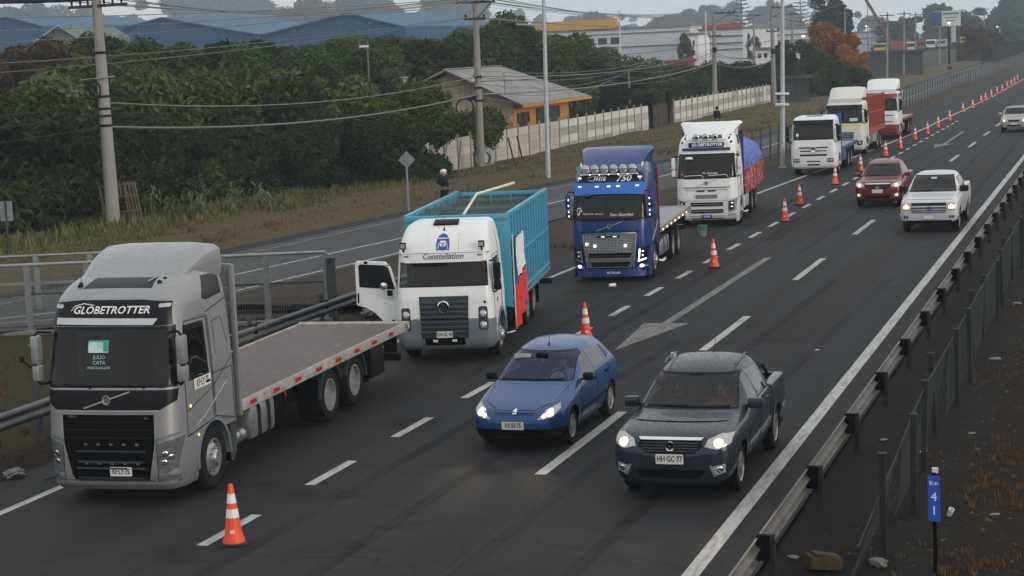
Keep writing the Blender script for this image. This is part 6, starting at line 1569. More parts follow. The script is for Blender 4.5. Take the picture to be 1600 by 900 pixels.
b = flat(rrect(-.50, .50, .46, .64, .03, 2), .01, 4); v.on('lower_intake', b, 'matte', off=.014)
for sx in (-.24, .24): v.on('tow_lamp', flat(rrect(sx - .06, sx + .06, .54, .60, .01, 2), .012, 0), 'platewhite', off=.03)
v.text('Constellation', .20, .0, 2.545, 'lettergrey', shear=.22, off=.008, bold=.004, sx=.95, name='name_lettering')
for sx in (-.92, .92): v.on('marker_lamp', flat(rrect(sx - .06, sx + .06, 2.54, 2.58, .015, 2), .008, 2), 'lettergrey')
for sx in (-1.03, 1.03): v.on('red_marker', flat(rrect(sx - .06, sx + .06, 2.41, 2.43, .005, 1), .008, 2), 'redlens')
v.lamp(1.02, 1.46, .035, 'black', .012, name='lock'); v.on('red_tag', flat(rrect(-.78, -.68, 1.07, 1.095, .004, 1), .008, 0), 'redlens', off=.014)
for sx in (-.98, .98):
    b = B(); b.bb(sx - .075, sx + .075, .12, .20, 2.74, 2.90, .015); lp = v.part('work_lamp', b, 'black'); b = B(); b.bb(sx - .055, sx + .055, .112, .119, 2.77, 2.87); b.obj('lamp_glass', M['lampbowl'], lp, False); b = B(); b.bar((sx, .17, 2.74), (sx, .22, 2.68), .04); b.obj('lamp_bracket', M['black'], lp)
b = B(); b.box((0, .88, 3.285), (.62, .30, .05), Matrix.Rotation(.28, 4, 'X'), .015); v.part('roof_hatch', b, 'black')
b = B(); b.cyl((0, .55, 3.12), (0, .56, 3.19), .03, .01, 8); b.tube([(0, .56, 3.15), (0, .60, 3.42)], .005, 4); v.part('antenna', b, 'black')
# stencil of a bearded long haired face
hair = [(-.15, 2.67), (-.17, 2.80), (-.15, 2.93), (-.10, 3.02), (-.03, 3.055), (.03, 3.055), (.10, 3.02), (.15, 2.93), (.17, 2.80), (.15, 2.67), (.09, 2.70), (.03, 2.68), (-.03, 2.68), (-.09, 2.70)]
sten = v.on('face_stencil', flat(hair, .003, 8), 'letterblue', off=.004)
for poly, m_, o_ in (([(-.075, 2.90), (.075, 2.90), (.08, 2.83), (.055, 2.765), (-.055, 2.765), (-.08, 2.83)], 'letterwhite', .006), ([(-.13, 2.965), (.13, 2.965), (.13, 2.945), (-.13, 2.945)], 'letterwhite', .006), ([(-.065, 2.865), (-.015, 2.86), (-.015, 2.84), (-.065, 2.845)], 'letterblue', .008), ([(.015, 2.86), (.065, 2.865), (.065, 2.845), (.015, 2.84)], 'letterblue', .008), ([(-.010, 2.85), (.010, 2.85), (.018, 2.805), (-.018, 2.805)], 'letterblue', .008), ([(-.04, 2.795), (.04, 2.795), (.05, 2.775), (-.05, 2.775)], 'letterblue', .008),
                     ([(-.105, 2.86), (-.095, 2.86), (-.115, 2.72), (-.13, 2.72)], 'letterwhite', .006), ([(.095, 2.86), (.105, 2.86), (.13, 2.72), (.115, 2.72)], 'letterwhite', .006)):
    v.on('stencil_stroke', flat(poly, .003, 2), m_, off=o_, par=sten)
mirror_unit(v, 1.24, .25, 1.72, 2.36, 'black', 'black', .17, .25, (1,))
b = B(); b.bb(1.19, 1.2, 1.02, 1.06, 1.3, 1.56, .004); v.part('door_handle', b, 'black')
b = dome(.78, 1.42, .05, .01, 12, 's'); v.on('fuel_badge', b, 'black', 's+', .002); v.text('24.250', .1, .62, 1.12, 'lettergrey', 's+')
# open door, hinged at the front of the left side
dr = B()
D = lambda u, w: Vector((u, 0, w))
outl = [(0.0, .88), (-.30, .86), (-.42, 1.05), (-.62, 1.24), (-.86, 1.36), (-1.10, 1.40), (-1.10, 2.40), (-1.04, 2.47), (-.30, 2.44), (-.16, 2.30), (0.0, 1.75)]
dr.prism(outl, 'y', -.035, .035)
bmesh.ops.bevel(dr.bm, geom=list(dr.bm.edges), offset=.012, segments=1, affect='EDGES')
dm = dr.obj('open_door', M['white'], v.root, True, 20); dm['label'] = 'passenger door swung wide open'
dm.location = (-1.19, .30, 0); dm.rotation_euler = (0, 0, math.radians(-8))
b = B(); b.prism([(-.06, 1.78), (-1.0, 1.84), (-1.0, 2.36), (-.95, 2.39), (-.32, 2.36), (-.2, 2.24)], 'y', -.041, .041); b.obj('door_window', M['solid_glass'], dm, False)
b = B(); b.bb(-1.06, -1.02, -.06, -.036, 1.46, 1.70, .01); b.obj('door_handle', M['black'], dm)
b = shift(text_b('24.250', .085, .1), (-.24, -.037, 1.56)); b.obj('lettering', M['lettergrey'], dm, False, 30, False)
b = shift(text_b('VW', .06, .1), (-.34, -.037, 1.44)); b.obj('lettering', M['lettergrey'], dm, False, 30, False)
b = B(); b.lathe([(0, .03), (.04, .028), (.045, 0)], (-.14, -.036, 1.02), 'y', 12, -1); b.obj('door_lock', M['black'], dm)
b = B(); b.lathe([(.085, 0), (.10, .02), (.09, .05), (0, .06)], (-.30, -.16, 1.88), 'y', 16, -1); b.obj('round_mirror', M['chrome'], dm)
b = B(); b.bb(-.23, -.1, -.18, -.1, 1.64, 1.78, .02); b.bb(-.36, -.20, -.11, -.05, 1.95, 2.32, .03); b.tube([(-.2, -.04, 2.36), (-.24, -.1, 2.36), (-.28, -.1, 2.2)], .014, 5); b.obj('mirror_housing', M['black'], dm)
b = B(); b.bb(-.85, -.75, -.05, -.036, 2.40, 2.46, .01); b.obj('door_lamp', M['black'], dm)
# cyan box
BX0, BX1, BW, BZ0, BZ1 = 2.25, 9.65, 1.34, 1.12, 3.30
b = B(); b.bb(-BW, BW, BX0, BX1, BZ0 - .08, BZ0); bed = v.part('box_floor', b, 'boxinner', None, False)
for sg in (1, -1):
    side = empty('box_side', v.root)
    b = B(); b.bb(sg * (BW - .05), sg * (BW - .02), BX0, BX1, BZ0, BZ1 - .04); link('side_sheet', b.mesh('side_sheet', M['boxblue'], False), side)
    b = B(); b.bb(sg * (BW - .055), sg * (BW - .0505), BX0 + .05, BX1 - .05, BZ0, BZ1 - .06); link('inner_boards', b.mesh('inner_boards', M['boxinner'], False), side)
    b = B(); b.bb(sg * (BW - .02), sg * (BW + .035), 0, .09, BZ0 - .12, BZ1 - .02, .008); rm = b.mesh('rib', M['boxblue'])
    n = 15
    for i in range(n): o = link('rib', rm, side); o.location = (0, BX0 + (BX1 - BX0 - .09) * i / (n - 1), 0)
    for z, h in ((BZ1 - .05, .10), (2.16, .07), (1.16, .09), (1.0, .05)):
        b = B(); b.bb(sg * (BW - .055), sg * (BW + .045), BX0, BX1, z, z + h, .01); link('long_rail', b.mesh('long_rail', M['boxblue']), side)
    b = B()
    for i in range(16): y = BX0 + .3 + i * .46; b.tube([(sg * (BW + .05), y, 1.12), (sg * (BW + .075), y, 1.07), (sg * (BW + .05), y + .05, 1.0)], .012, 4)
    o = link('rope_hooks', b.mesh('rope_hook', M['galv']), side); o['kind'] = 'stuff'
b = B(); b.bb(-BW, BW, BX0 - .02, BX0 + .03, BZ0 - .1, BZ1, .01); fw = v.part('front_wall', b, 'boxblue')
b = B(); b.bb(-BW - .02, BW + .02, BX0 - .05, BX0 + .06, BZ1 - .12, BZ1 + .02, .01); b.obj('front_beam', M['boxblue'], fw)
for x in (-.6, 0, .6): b = B(); b.bb(x - .04, x + .04, BX0 - .06, BX0 - .02, BZ0, BZ1 - .12, .006); b.obj('rib', M['boxblue'], fw)
b = B(); b.bb(BW - .2, BW - .08, BX0 - .06, BX0 - .055, BZ1 - .08, BZ1 - .04); b.obj('marker', M['amberoff'], fw)
b = B(); b.bb(-BW, BW, BX1 - .03, BX1 + .02, BZ0 - .1, BZ1, .01); rw = v.part('rear_gate', b, 'boxblue')
b = B(); b.bb(-BW + .04, BW - .04, BX1 - .05, BX1 - .032, BZ0, BZ1 - .08); b.obj('inner_boards', M['boxinner'], rw, False)
for x in (-.9, -.3, .3, .9): b = B(); b.bb(x - .03, x + .03, BX1 - .10, BX1 - .05, BZ0, BZ1 - .04); b.obj('inner_post', M['boxblue'], rw, False)
for z in (BZ1 - .10, BZ1 - .62): b = B(); b.bb(-BW + .05, BW - .05, BX1 - .105, BX1 - .102, z, z + .05); b.obj('inner_rail', M['boxblue'], rw, False)
for i in range(9):
    y = BX0 + (BX1 - BX0) * i / 8; b = B(); b.bb(-BW + .056, -BW + .12, y - .03, y + .03, BZ0, BZ1); v.part('inner_post', b, 'boxblue')
for z in (BZ1 - .30, BZ1 - .62): b = B(); b.bb(-BW + .12, -BW + .15, BX0, BX1, z, z + .05); v.part('inner_rail', b, 'boxblue')
b = B(); V_ = [[b.bm.verts.new((-BW + .18 + (2 * BW - .26) * i / 8, BX0 + .1 + (BX1 - BX0 - .25) * j / 14, BZ1 - .24 - .08 * math.sin(i * PI / 8) + .03 * math.sin(i * 2.1 + j * 1.7))) for i in range(9)] for j in range(15)]
for j in range(14):
    for i in range(8): b.bm.faces.new((V_[j][i], V_[j][i + 1], V_[j + 1][i + 1], V_[j + 1][i]))
v.part('net_cover', b, 'net')
for y in (4.6, 7.1): b = B(); b.bar((-BW, y, BZ1 - .02), (BW, y, BZ1 - .02), .045); v.part('cross_bar', b, 'boxinner')
b = B(); b.tube([(.18, BX0 + .05, BZ1 + .03), (.32, 3.6, BZ1 + .42), (.98, 5.9, BZ1 + .50)], .035, 7); v.part('roof_pole', b, 'whitepole')
b = B()
for sx in (1.30, 1.30): pass
for y in (2.02, 2.22): b.bar((1.2, y - .1, .48), (1.2, y - .1, 2.9), .035)
for i in range(8): b.bar((1.2, 1.92, .55 + i * .30), (1.2, 2.12, .55 + i * .30), .028)
v.part('ladder', b, 'boxblue')
chassis(v, 1.9, 9.5, [(5.95, 0), (7.25, 0)], 1.08); fuel_tank(v, 2.6, 3.7, .45, .92, .55, 1.12, 'black'); mudguard(v, 5.95, .5, .56, .68, 1.22, 'chassis', 25, 155)
for sg in (1, -1): b = B(); b.bb(sg * .72, sg * 1.24, 8.0, 8.03, .3, .95); v.part('mud_flap', b, 'matte'); b = B(); b.bb(sg * 1.05, sg * 1.45, 9.45, 9.6, .62, .78, .02); v.part('step_bar', b, 'black')
b = B(); b.tube([(.95, 1.95, .42), (1.25, 1.98, .40), (1.45, 2.0, .44)], .04, 6); v.part('exhaust_tip', b, 'chrome')
# flag hung on the box side
TRK = v.root
fl = thing('flag', 'Chilean flag with white star hanging down the cyan box side', 'flag', v.root.location, v.root.rotation_euler); fl.scale = v.root.scale
def flagpart(n, mat, y0, y1, z0, z1, kind):
    b = B(); nu, nv = 14, 16; G = []
    for j in range(nv + 1):
        row = []
        for i in range(nu + 1):
            fu, fv = i / nu, j / nv; y = y0 + (y1 - y0) * fu; z = z1 + (z0 - z1) * fv
            d = (2.9 - z) / 2.2
            zz = z - .30 * max(0, d) * (1 - (y - 2.30) / 1.5) * .8 + .14 * (y - 2.3) * d
            x = BW + .075 + .035 * math.sin(y * 9 + z * 2.2) * (.4 + d) + .02 * math.sin(y * 17 - z * 3) + .05 * d
            row.append(b.bm.verts.new((x, y - .12 * d * math.sin(z * 2), zz)))
        G.append(row)
    for j in range(nv):
        for i in range(nu): b.bm.faces.new((G[j][i], G[j][i + 1], G[j + 1][i + 1], G[j + 1][i]))
    return b.obj(n, M[mat], fl, True, 60, False)
flagpart('blue_canton', 'flagblue', 2.40, 2.88, 1.58, 2.66, 0); flagpart('white_band', 'flagwhite', 2.88, 4.20, 1.70, 2.66, 0); flagpart('red_band', 'flagred', 2.40, 4.20, .62, 1.65, 0)
b = B(); st_ = [((.10 if i % 2 == 0 else .04) * math.sin(2 * PI * i / 10), (.10 if i % 2 == 0 else .04) * math.cos(2 * PI * i / 10)) for i in range(10)]
b.prism([(2.58 + a, 2.15 + c) for a, c in st_], 'x', BW + .14, BW + .15); b.obj('star', M['flagwhite'], fl, False)
b = B(); b.bar((BW + .08, 2.33, .45), (BW + .08, 2.33, 2.8), .03); b.obj('flag_pole', M['whitepole'], fl)
# ------------------------------------------------------------------ navy truck with the 750 sign
v = V('blue_flatbed_truck', 'navy blue truck with 750 roof sign, lamp bar and low front skirt', 'truck', -13.85, 51.6, 5.5)
v.root.scale = SCL['blue']
fh_cab(v, dict(body='navy', upper='gloss', lower='navy', grille='chromemesh', roofhatch=False, sidewin=True, mirror='navy', crease='alu', arch='navy', headlamp='gloss', foglamp='lampbowl',
               upper_poly=[(-1.10, 2.90), (1.10, 2.90), (1.05, 3.16), (.62, 3.22), (-.62, 3.22), (-1.05, 3.16)]))
deflector(v, 'navy', .90, 2.26, 3.36, 3.86, .92, 1.12, .10)
v.on('roof_window', flat([(-.62, 3.24), (.62, 3.24), (.50, 3.40), (-.50, 3.40)], .006, 8), 'gloss')
# deep sun visor
b = B(); rings = []
for i in range(13):
    x = -1.17 + 2.34 * i / 12; e = (x / 1.17) ** 2; yb = .13 + .16 * e; zl = 2.60 - .05 * e
    rings.append([(x, yb + .10, 2.93), (x, yb, zl), (x, yb + .02, zl - .01), (x, yb + .13, 2.92)])
b.loft(rings); vz = v.part('sun_visor', b, 'visorblue')
for x in (-.95, -.38, 0, .30, .90):
    b = B(); b.bb(x - .055, x + .055, .16 + .14 * x * x, .22 + .16 * x * x, 2.80, 2.835, .008); b.obj('marker_light', M['coollow'], vz)
b = B(); b.tube([(-1.0, .30, 2.98), (-.93, .33, 3.16), (.93, .33, 3.16), (1.0, .30, 2.98)], .022, 8); lb = v.part('lamp_bar', b, 'chrome')
for i in range(6):
    x = -.76 + .304 * i
    b = B(); b.lathe([(.0, .10), (.09, .08), (.125, .02), (.13, 0), (.118, -.012)], (x, .34, 3.32), 'y', 20); lm = b.obj('spot_lamp', M['chrome'], lb)
    b = B(); b.lathe([(.116, 0), (.09, .02), (0, .03)], (x, .335, 3.32), 'y', 18, -1); b.obj('spot_glass', M['lampbowl'], lm)
    b = B(); b.bb(x - .10, x + .10, .305, .318, 3.31, 3.325); b.obj('spot_shade', M['void'], lm, False)
    if i < 5: b = B(); b.cyl((x + .15, .30, 3.16), (x + .15, .285, 3.16), .02); b.obj('marker_light', M['coollow'], lb)
for sx in (-1, 1):
    b = B(); b.lathe([(.035, 0), (.03, .25), (.04, .36), (.085, .42)], (sx * .98, .80, 3.34), 'y', 14, -1); b.tube([(sx * .98, .80, 3.34), (sx * 1.0, .95, 3.46)], .03, 6); v.part('air_horn', b, 'chrome')
    b = B(); b.bb(sx * .93 - .06, sx * .93 + .06, .40, .42, 3.03, 3.065); v.on('corner_marker', flat(rrect(sx * .97 - .06, sx * .97 + .06, 3.04, 3.08, .012, 2), .01, 2), 'coollow', off=.012)
v.text('750', .25, .45, 3.03, 'letterwhite', shear=.32, off=.014, sx=1.25, bold=.006, name='roof_sign')
v.text('FH16', .15, -.32, 3.02, 'letterwhite', shear=.25, off=.014, sx=1.2, bold=.003, name='roof_sign')
b = B(); b.tube([(-.52, 0, 2.97), (-.68, 0, 3.0), (-.70, 0, 3.07), (-.55, 0, 3.10), (-.1, 0, 3.08)], .007, 4); v.on('sign_swoosh', b, 'letterwhite', off=.012)
v.text('Tom Guardian', .13, .38, 1.985, 'letterwhite', shear=.4, off=.008, name='windscreen_lettering'); v.text('FREE ROAD - JHULL E.', .062, -.52, 2.02, 'letterwhite', off=.008, sx=1.1, name='windscreen_lettering')
b = B(); b.tube([(-.98 + .10 * math.cos(t * .7) * (1 - t / 14), 0, 2.08 + .14 * math.sin(t * .7) * (1 - t / 16)) for t in range(11)], .012, 4); v.on('windscreen_emblem', b, 'letterwhite', off=.008)
b = B(); b.tube([(-.95, 0, 2.22), (-.90, 0, 2.14), (-.98, 0, 2.05), (-1.02, 0, 1.98)], .012, 4); v.on('windscreen_emblem', b, 'letterwhite', off=.008)
b = B(); b.lathe([(.0, .05), (.12, .03), (.15, -.03), (.13, -.05)], (-.72, .24, 2.58), 'z', 14); v.part('front_mirror', b, 'navy')
v.on('grille_trim', flat([(-.84, 1.47), (.84, 1.47), (.84, 1.43), (-.84, 1.43)], .03, 8), 'chrome', off=.0)
for z0, w0 in ((.86, .70), (.60, .64)):
    v.on('lower_slot', flat([(-w0, z0), (w0, z0), (w0 - .06, z0 - .14), (-w0 + .06, z0 - .14)], .008, 8), 'matte', off=.012)
    v.on('slot_trim', flat([(-w0, z0 - .14), (w0, z0 - .14), (w0 - .03, z0 - .165), (-w0 + .03, z0 - .165)], .03, 8), 'alu', off=.012)
    v.on('slot_bar', flat([(-w0, z0 - .07), (w0, z0 - .07), (w0, z0 - .085), (-w0, z0 - .085)], .016, 8), 'grillegrey', off=.012)
for sx in (-.86, .86): v.on('grille_side_trim', flat([(sx - .02, 1.43), (sx + .02, 1.43), (sx * .86 + .02, .42), (sx * .86 - .02, .42)], .02, 2), 'alu', off=.0)
for x in (-.22, .16): v.on('grille_lamp', flat(rrect(x - .17, x + .17, 1.33, 1.37, .012, 2), .03, 2), 'matte'); v.on('position_light', flat(rrect(x - .05, x + .07, 1.34, 1.362, .008, 2), .036, 0), 'coollow')
for x, z in ((-.74, 1.14), (-.48, 1.08), (.50, 1.08)): v.lamp(x, z, .042, 'cool', .02, name='driving_light', off=.012)
for sx in (-1, 1):
    v.on('running_light', flat([(sx * .93, .97), (sx * .97, .97), (sx * .93, .62), (sx * .89, .60)][::(1 if sx > 0 else -1)], .01, 2), 'cool' if sx > 0 else 'alu', off=.014)
    v.on('running_light', flat([(sx * .89, .64), (sx * 1.14, .70), (sx * 1.14, .665), (sx * .89, .595)][::(1 if sx > 0 else -1)], .01, 3), 'cool' if sx > 0 else 'alu', off=.014)
    for u, z in ((1.03, .88), (1.02, .76)): v.lamp(sx * u, z, .05, 'chrome', .012, off=.012, name='headlight_bowl')
    v.lamp(sx * 1.0, .475, .065, 'cool', .015, name='fog_light', off=.008, squash=.7)
b = B(); rings = []
for i in range(15):                                    # low front skirt
    x = -1.19 + 2.38 * i / 14; e = abs(x / 1.19); y = .0 + .30 * max(0, (e - .55) / .45) ** 2
    rings.append([(x, y - .02, .40), (x, y - .04, .17), (x, y + .02, .15), (x, y + .06, .38)])
b.loft(rings); sk = v.part('front_skirt', b, 'navy')
b = B()
for sx in (-1, 1): b.bb(sx * 1.17, sx * 1.23, .18, .78, .15, .42, .02)
b.obj('skirt_end', M['navy'], sk)
v.on('skirt_edge', flat([(-1.1, .30), (1.1, .30), (1.1, .285), (-1.1, .285)], .05, 12), 'alu', off=.02)
b = shift(text_b('RUTILAR', .085, .1, 0, .002, 1.3), (.10, -.046, .285)); b.obj('lettering', M['letterwhite'], sk, False, 30, False)
for sx in (-1, 1):
    for z in (2.45, 2.28, 2.1, 1.97): b = B(); b.bb(sx * 1.30 - .018, sx * 1.30 + .018, .10, .115, z - .028, z + .028); v.part('mirror_light', b, 'coollow')
    b = B(); b.tube([(sx * 1.2, 2.1, .38), (sx * 1.3, 2.25, .34), (sx * 1.3, 3.0, .34)], .055, 8); v.part('side_pipe', b, 'chrome')
    for z in (2.9, 3.15): b = B(); b.bb(sx * 1.2, sx * 1.22, 2.45, 2.5, z, z + .05); v.part('red_marker', b, 'redglow')
chassis(v, 2.2, 9.4, [(5.6, 0), (6.95, 0)], 1.32); flatbed(v, 2.55, 9.6, 1.34, 1.26, 'steeldeck', 'galv', False)
b = B(); b.bb(-1.22, 1.22, 2.40, 2.50, .9, 3.35, .02); v.part('headboard', b, 'truckblue'); b = B(); b.bb(1.20, 1.25, 2.38, 2.46, .9, 3.2, .01); v.part('red_post', b, 'truckred')
for i in range(7): b = B(); b.bb(1.26, 1.28, 2.9 + i * .95, 2.98 + i * .95, 1.22, 1.27); v.part('side_marker', b, 'amber')
fuel_tank(v, 2.9, 4.7, .42, .95, .62, 1.2, 'alu'); mudguard(v, 5.6, .5, .56, .68, 1.2, 'chassis', 20, 160)
# ------------------------------------------------------------------ white high roof truck under tarpaulin
v = V('white_tarp_truck', 'white high roof truck with lamps and black name sign, load under blue and red tarpaulin', 'truck', -14.4, 67.2, 5.0)
v.root.scale = SCL['white']
fh_cab(v, dict(body='white', upper=None, lower='white', grille='white', roofhatch=True, sidewin=True, mirror='white', crease='alu', arch='white', pillar='gloss', bumper='white'))
deflector(v, 'white', .92, 2.26, 3.36, 3.84, .92, 1.10, .22)
v.on('sign_board', flat(rrect(-.72, .72, 2.99, 3.16, .02, 3), .05, 6), 'gloss', off=.01)
v.text('GLOBETROTTER', .15, .03, 3.075, 'letterwhite', shear=.25, off=.075, sx=1.12, bold=.003, name='roof_sign')
v.on('visor_strip', flat(rrect(-.98, .98, 2.86, 2.96, .02, 3), .04, 10), 'darkblue', off=.01)
b = B(); b.tube([(-.85, .34, 3.05), (-.80, .38, 3.24), (.80, .38, 3.24), (.85, .34, 3.05)], .02, 8); lb = v.part('lamp_bar', b, 'alu')
for x in (-.42, -.04, .34):
    b = B(); b.lathe([(.0, .10), (.10, .08), (.13, .02), (.135, 0), (.12, -.012)], (x, .42, 3.36), 'y', 20); lm = b.obj('spot_lamp', M['chrome'], lb); b = B(); b.lathe([(.118, 0), (.09, .02), (0, .03)], (x, .415, 3.36), 'y', 18, -1); b.obj('spot_glass', M['lampbowl'], lm); b = B(); b.bb(x - .02, x + .09, .38, .395, 3.32, 3.39); b.obj('spot_shade', M['void'], lm, False)
for sx in (-1, 1):
    for u, z in ((.90, 3.30), (1.0, 3.16), (.92, 3.42)): v.lamp(sx * u, z, .045, 'black', .03, name='roof_lamp', off=.01)
b = B(); b.lathe([(.0, .05), (.13, .03), (.17, -.03), (.14, -.06)], (-.70, .22, 2.60), 'z', 14); v.part('front_mirror', b, 'white')
v.text('Mr Guardian', .12, .15, 2.02, 'letterwhite', shear=.4, off=.008, name='windscreen_lettering')
v.on('round_sticker', flat(circ(-.98, 2.02, .07, 12), .003, 2), 'tarpred', off=.006)
for x0, x1, z0, z1, m in ((-.40, -.08, 1.335, 1.385, 'matte'), (.06, .38, 1.335, 1.385, 'matte'), (-.44, .44, 1.08, 1.22, 'lettergrey')): v.on('grille_slot', flat(rrect(x0, x1, z0, z1, .015, 2), .008, 5), m, off=.004)
for z in (.86, .60):
    v.on('lower_slot', flat(rrect(-.66, .66, z - .07, z + .07, .03, 3), .008, 8), 'matte', off=.012); v.on('slot_bar', flat(rrect(-.62, .62, z - .012, z + .012, .008, 2), .03, 8), 'alu', off=.012)
for z in (1.40, 1.0): v.on('panel_line', flat([(-.86, z), (.86, z), (.86, z - .012), (-.86, z - .012)], .006, 8), 'lettergrey', off=.004)
for sx in (-1, 1):
    for u, z in ((1.0, .72), (1.02, .86)): v.lamp(sx * u, z, .06, 'chrome', .012, off=.01, name='headlight_bowl')
    v.on('headlight_lens', flat([(sx * .90, .95), (sx * 1.12, .99), (sx * 1.08, .64), (sx * .90, .60)][::(1 if sx > 0 else -1)], .006, 3), 'solid_glass', off=.012)
    b = B(); b.tube([(sx * 1.2, 2.1, .38), (sx * 1.3, 2.25, .34), (sx * 1.3, 2.9, .34)], .055, 8); v.part('side_pipe', b, 'chrome')
    b = B(); b.bb(sx * 1.15, sx * 1.24, .2, .8, .18, .42, .02); v.part('skirt_end', b, 'white')
v.on('front_skirt', flat([(-1.1, .40), (1.1, .40), (1.1, .28), (-1.1, .28)], .05, 12), 'white', off=.0)
v.on('skirt_slot', flat(rrect(-.65, .65, .30, .335, .01, 2), .056, 8), 'matte', off=.0)
v.plate('RUTILAR', .0, .40, .40, .13, 'plateblue', 'letterwhite', off=.07, sz=.09)
wiper(v, [(-.9, 1.93), (-.2, 1.95), (-.1, 1.86)], 'white'); wiper(v, [(.1, 1.93), (.8, 1.96), (.9, 1.86)], 'white')
chassis(v, 2.2, 9.4, [(5.8, 0), (7.2, 0)], 1.10); b = B(); b.bb(-1.28, 1.28, 2.5, 9.6, 1.0, 1.14); v.part('deck', b, 'chassis', None, False)
b = B(); b.bb(-1.27, 1.27, 2.42, 2.52, 1.0, 3.5, .02); v.part('headboard', b, 'darkblue')
fuel_tank(v, 2.9, 4.6, .42, .95, .62, 1.2, 'white'); mudguard(v, 5.8, .5, .56, .68, 1.2, 'chassis', 20, 160)
def tarp(name, z0, z1, w0, w1, mat, seed, top):
    rnd = random.Random(seed); b = B(); rings = []
    for j in range(25):
        t = j / 24; y = 2.6 + 6.6 * t; e = 1 - .35 * max(0, (t - .72) / .28) ** 2; r = []
        for i in range(15):
            a = -1 + 2 * i / 14
            if top: x = w0 * math.sin(a * PI / 2); z = z0 + (z1 - z0) * e * (max(0, math.cos(a * PI / 2)) ** .55)
            else:
                s = abs(a); x = math.copysign(w0 + (w1 - w0) * 0, a) if s > .5 else a * 2 * w0; z = z1 if s <= .5 else z1 + (z0 - z1) * (s - .5) * 2
            r.append((x + rnd.gauss(0, .03) + .03 * math.sin(y * 5 + z * 4), y + rnd.gauss(0, .03), z + rnd.gauss(0, .035) + (.05 * math.sin(y * 4.2 + x * 3) if top else 0)))
        rings.append(r)
    b.loft(rings, True, True, False); return v.part(name, b, mat)
tarp('blue_tarpaulin', 1.95, 3.05, 1.30, 1.2, 'tarpblue', 5, True); tarp('red_tarpaulin', 1.02, 2.05, 1.33, 1.2, 'tarpred', 6, False)
for y in (3.2, 4.6, 6.0, 7.4, 8.6): b = B(); b.tube([(sgx * 1.42 if abs(sgx) == 1 else sgx * 1.3, y + .1 * sgx, zz) for sgx, zz in ((-1, 1.0), (-1, 1.9), (-.85, 2.62), (-.5, 3.02), (0, 3.14), (.5, 3.02), (.85, 2.62), (1, 1.9), (1, 1.0))], .02, 5); v.part('load_rope', b, 'wood')
# ------------------------------------------------------------------ low roof white truck, star badge, blue body
def plain_cab(v, tab, L, body, ws, lower, grille_polys, lampzs, bumper, sidewin, arch=(1.38, .5)):
    v.shell(cab_shell(tab, L, 40, .04))
    F = lambda f: f.normal.y < -.10 and f.calc_center_median().y < .9
    v.cut('windscreen', ws, 'f', F, 'screen', off=-.006, gap=0, depth=0)
    v.cut('windscreen_seal', [(p[0] * 1.035, p[1] + (.03 if p[1] > 2.2 else -.03)) for p in ws], 'f', lambda f: f.normal.y < -.05 and f.calc_center_median().y < .9, 'gloss', gap=0, depth=.002)
    for nm, poly, m, o in grille_polys: v.cut(nm, poly, 'f', F, m, off=o)
    for poly in lampzs: v.both('headlight', poly, 'f', F, 'gloss', off=.004)
    v.sides('side_window', sidewin, 'sideglass', off=-.004, gap=0, depth=0)
    v.hole(circ(arch[0], arch[1], .60, 24), 's', lambda f: abs(f.normal.x) > .2 or f.calc_center_median().z < .5)
    v.hole([(arch[0], .2), (2.5, .2), (2.5, .9), (arch[0], .9)], 's', lambda f: abs(f.normal.x) > .2)
    v.seam([(.36, .97), (1.45, 1.1), (1.45, ws[2][1] + .05), (.57, ws[2][1] + .05), (.38, 2.1)]); v.seam([(1.6, 1.1), (1.6, ws[2][1] + .1)], closed=False)
    v.sides('door', [(.34, .95), (1.45, 1.1), (1.45, ws[2][1] + .05), (.55, ws[2][1] + .05), (.36, 2.1)], body, gap=.005, depth=.012)
    v.finish(body, 'cab_body')
    cab_interior(v, 1.02, L, ws[0][1] + .08, ws[2][1] + .06, .1)
    b = B(); b.bb(-.86, .86, .5, L - .05, .35, 1.15); v.part('engine_bay', b, 'matte', None, False)
    arch_trim(v, arch[0], arch[1], .585, 1.22, bumper, .08, -5, 185, .025, .3)
    for sg in (1, -1): wheel(v, sg * 1.06, arch[0], .5, .5, .30, 'front', sg)
    wiper(v, [(-.75, ws[0][1] + .02), (-.15, ws[0][1] + .03), (-.1, ws[0][1] - .03)]); wiper(v, [(.1, ws[0][1] + .02), (.7, ws[0][1] + .03), (.75, ws[0][1] - .03)])
v = V('white_star_truck', 'low roofed white truck with round star badge and blue headboard', 'truck', -14.45, 92.0, 1.0)
v.root.scale = SCL['merc']
MB_T = [(.36, .10, 1.16, .2), (.45, .03, 1.22, .2), (.65, .0, 1.24, .22), (1.15, .0, 1.24, .22), (1.55, .02, 1.23, .24), (1.78, .06, 1.22, .24), (2.2, .13, 1.19, .22), (2.62, .22, 1.15, .2), (2.80, .30, 1.12, .22), (2.90, .45, 1.05, .26), (2.95, .75, .95, .3), (2.965, .95, .85, .3)]

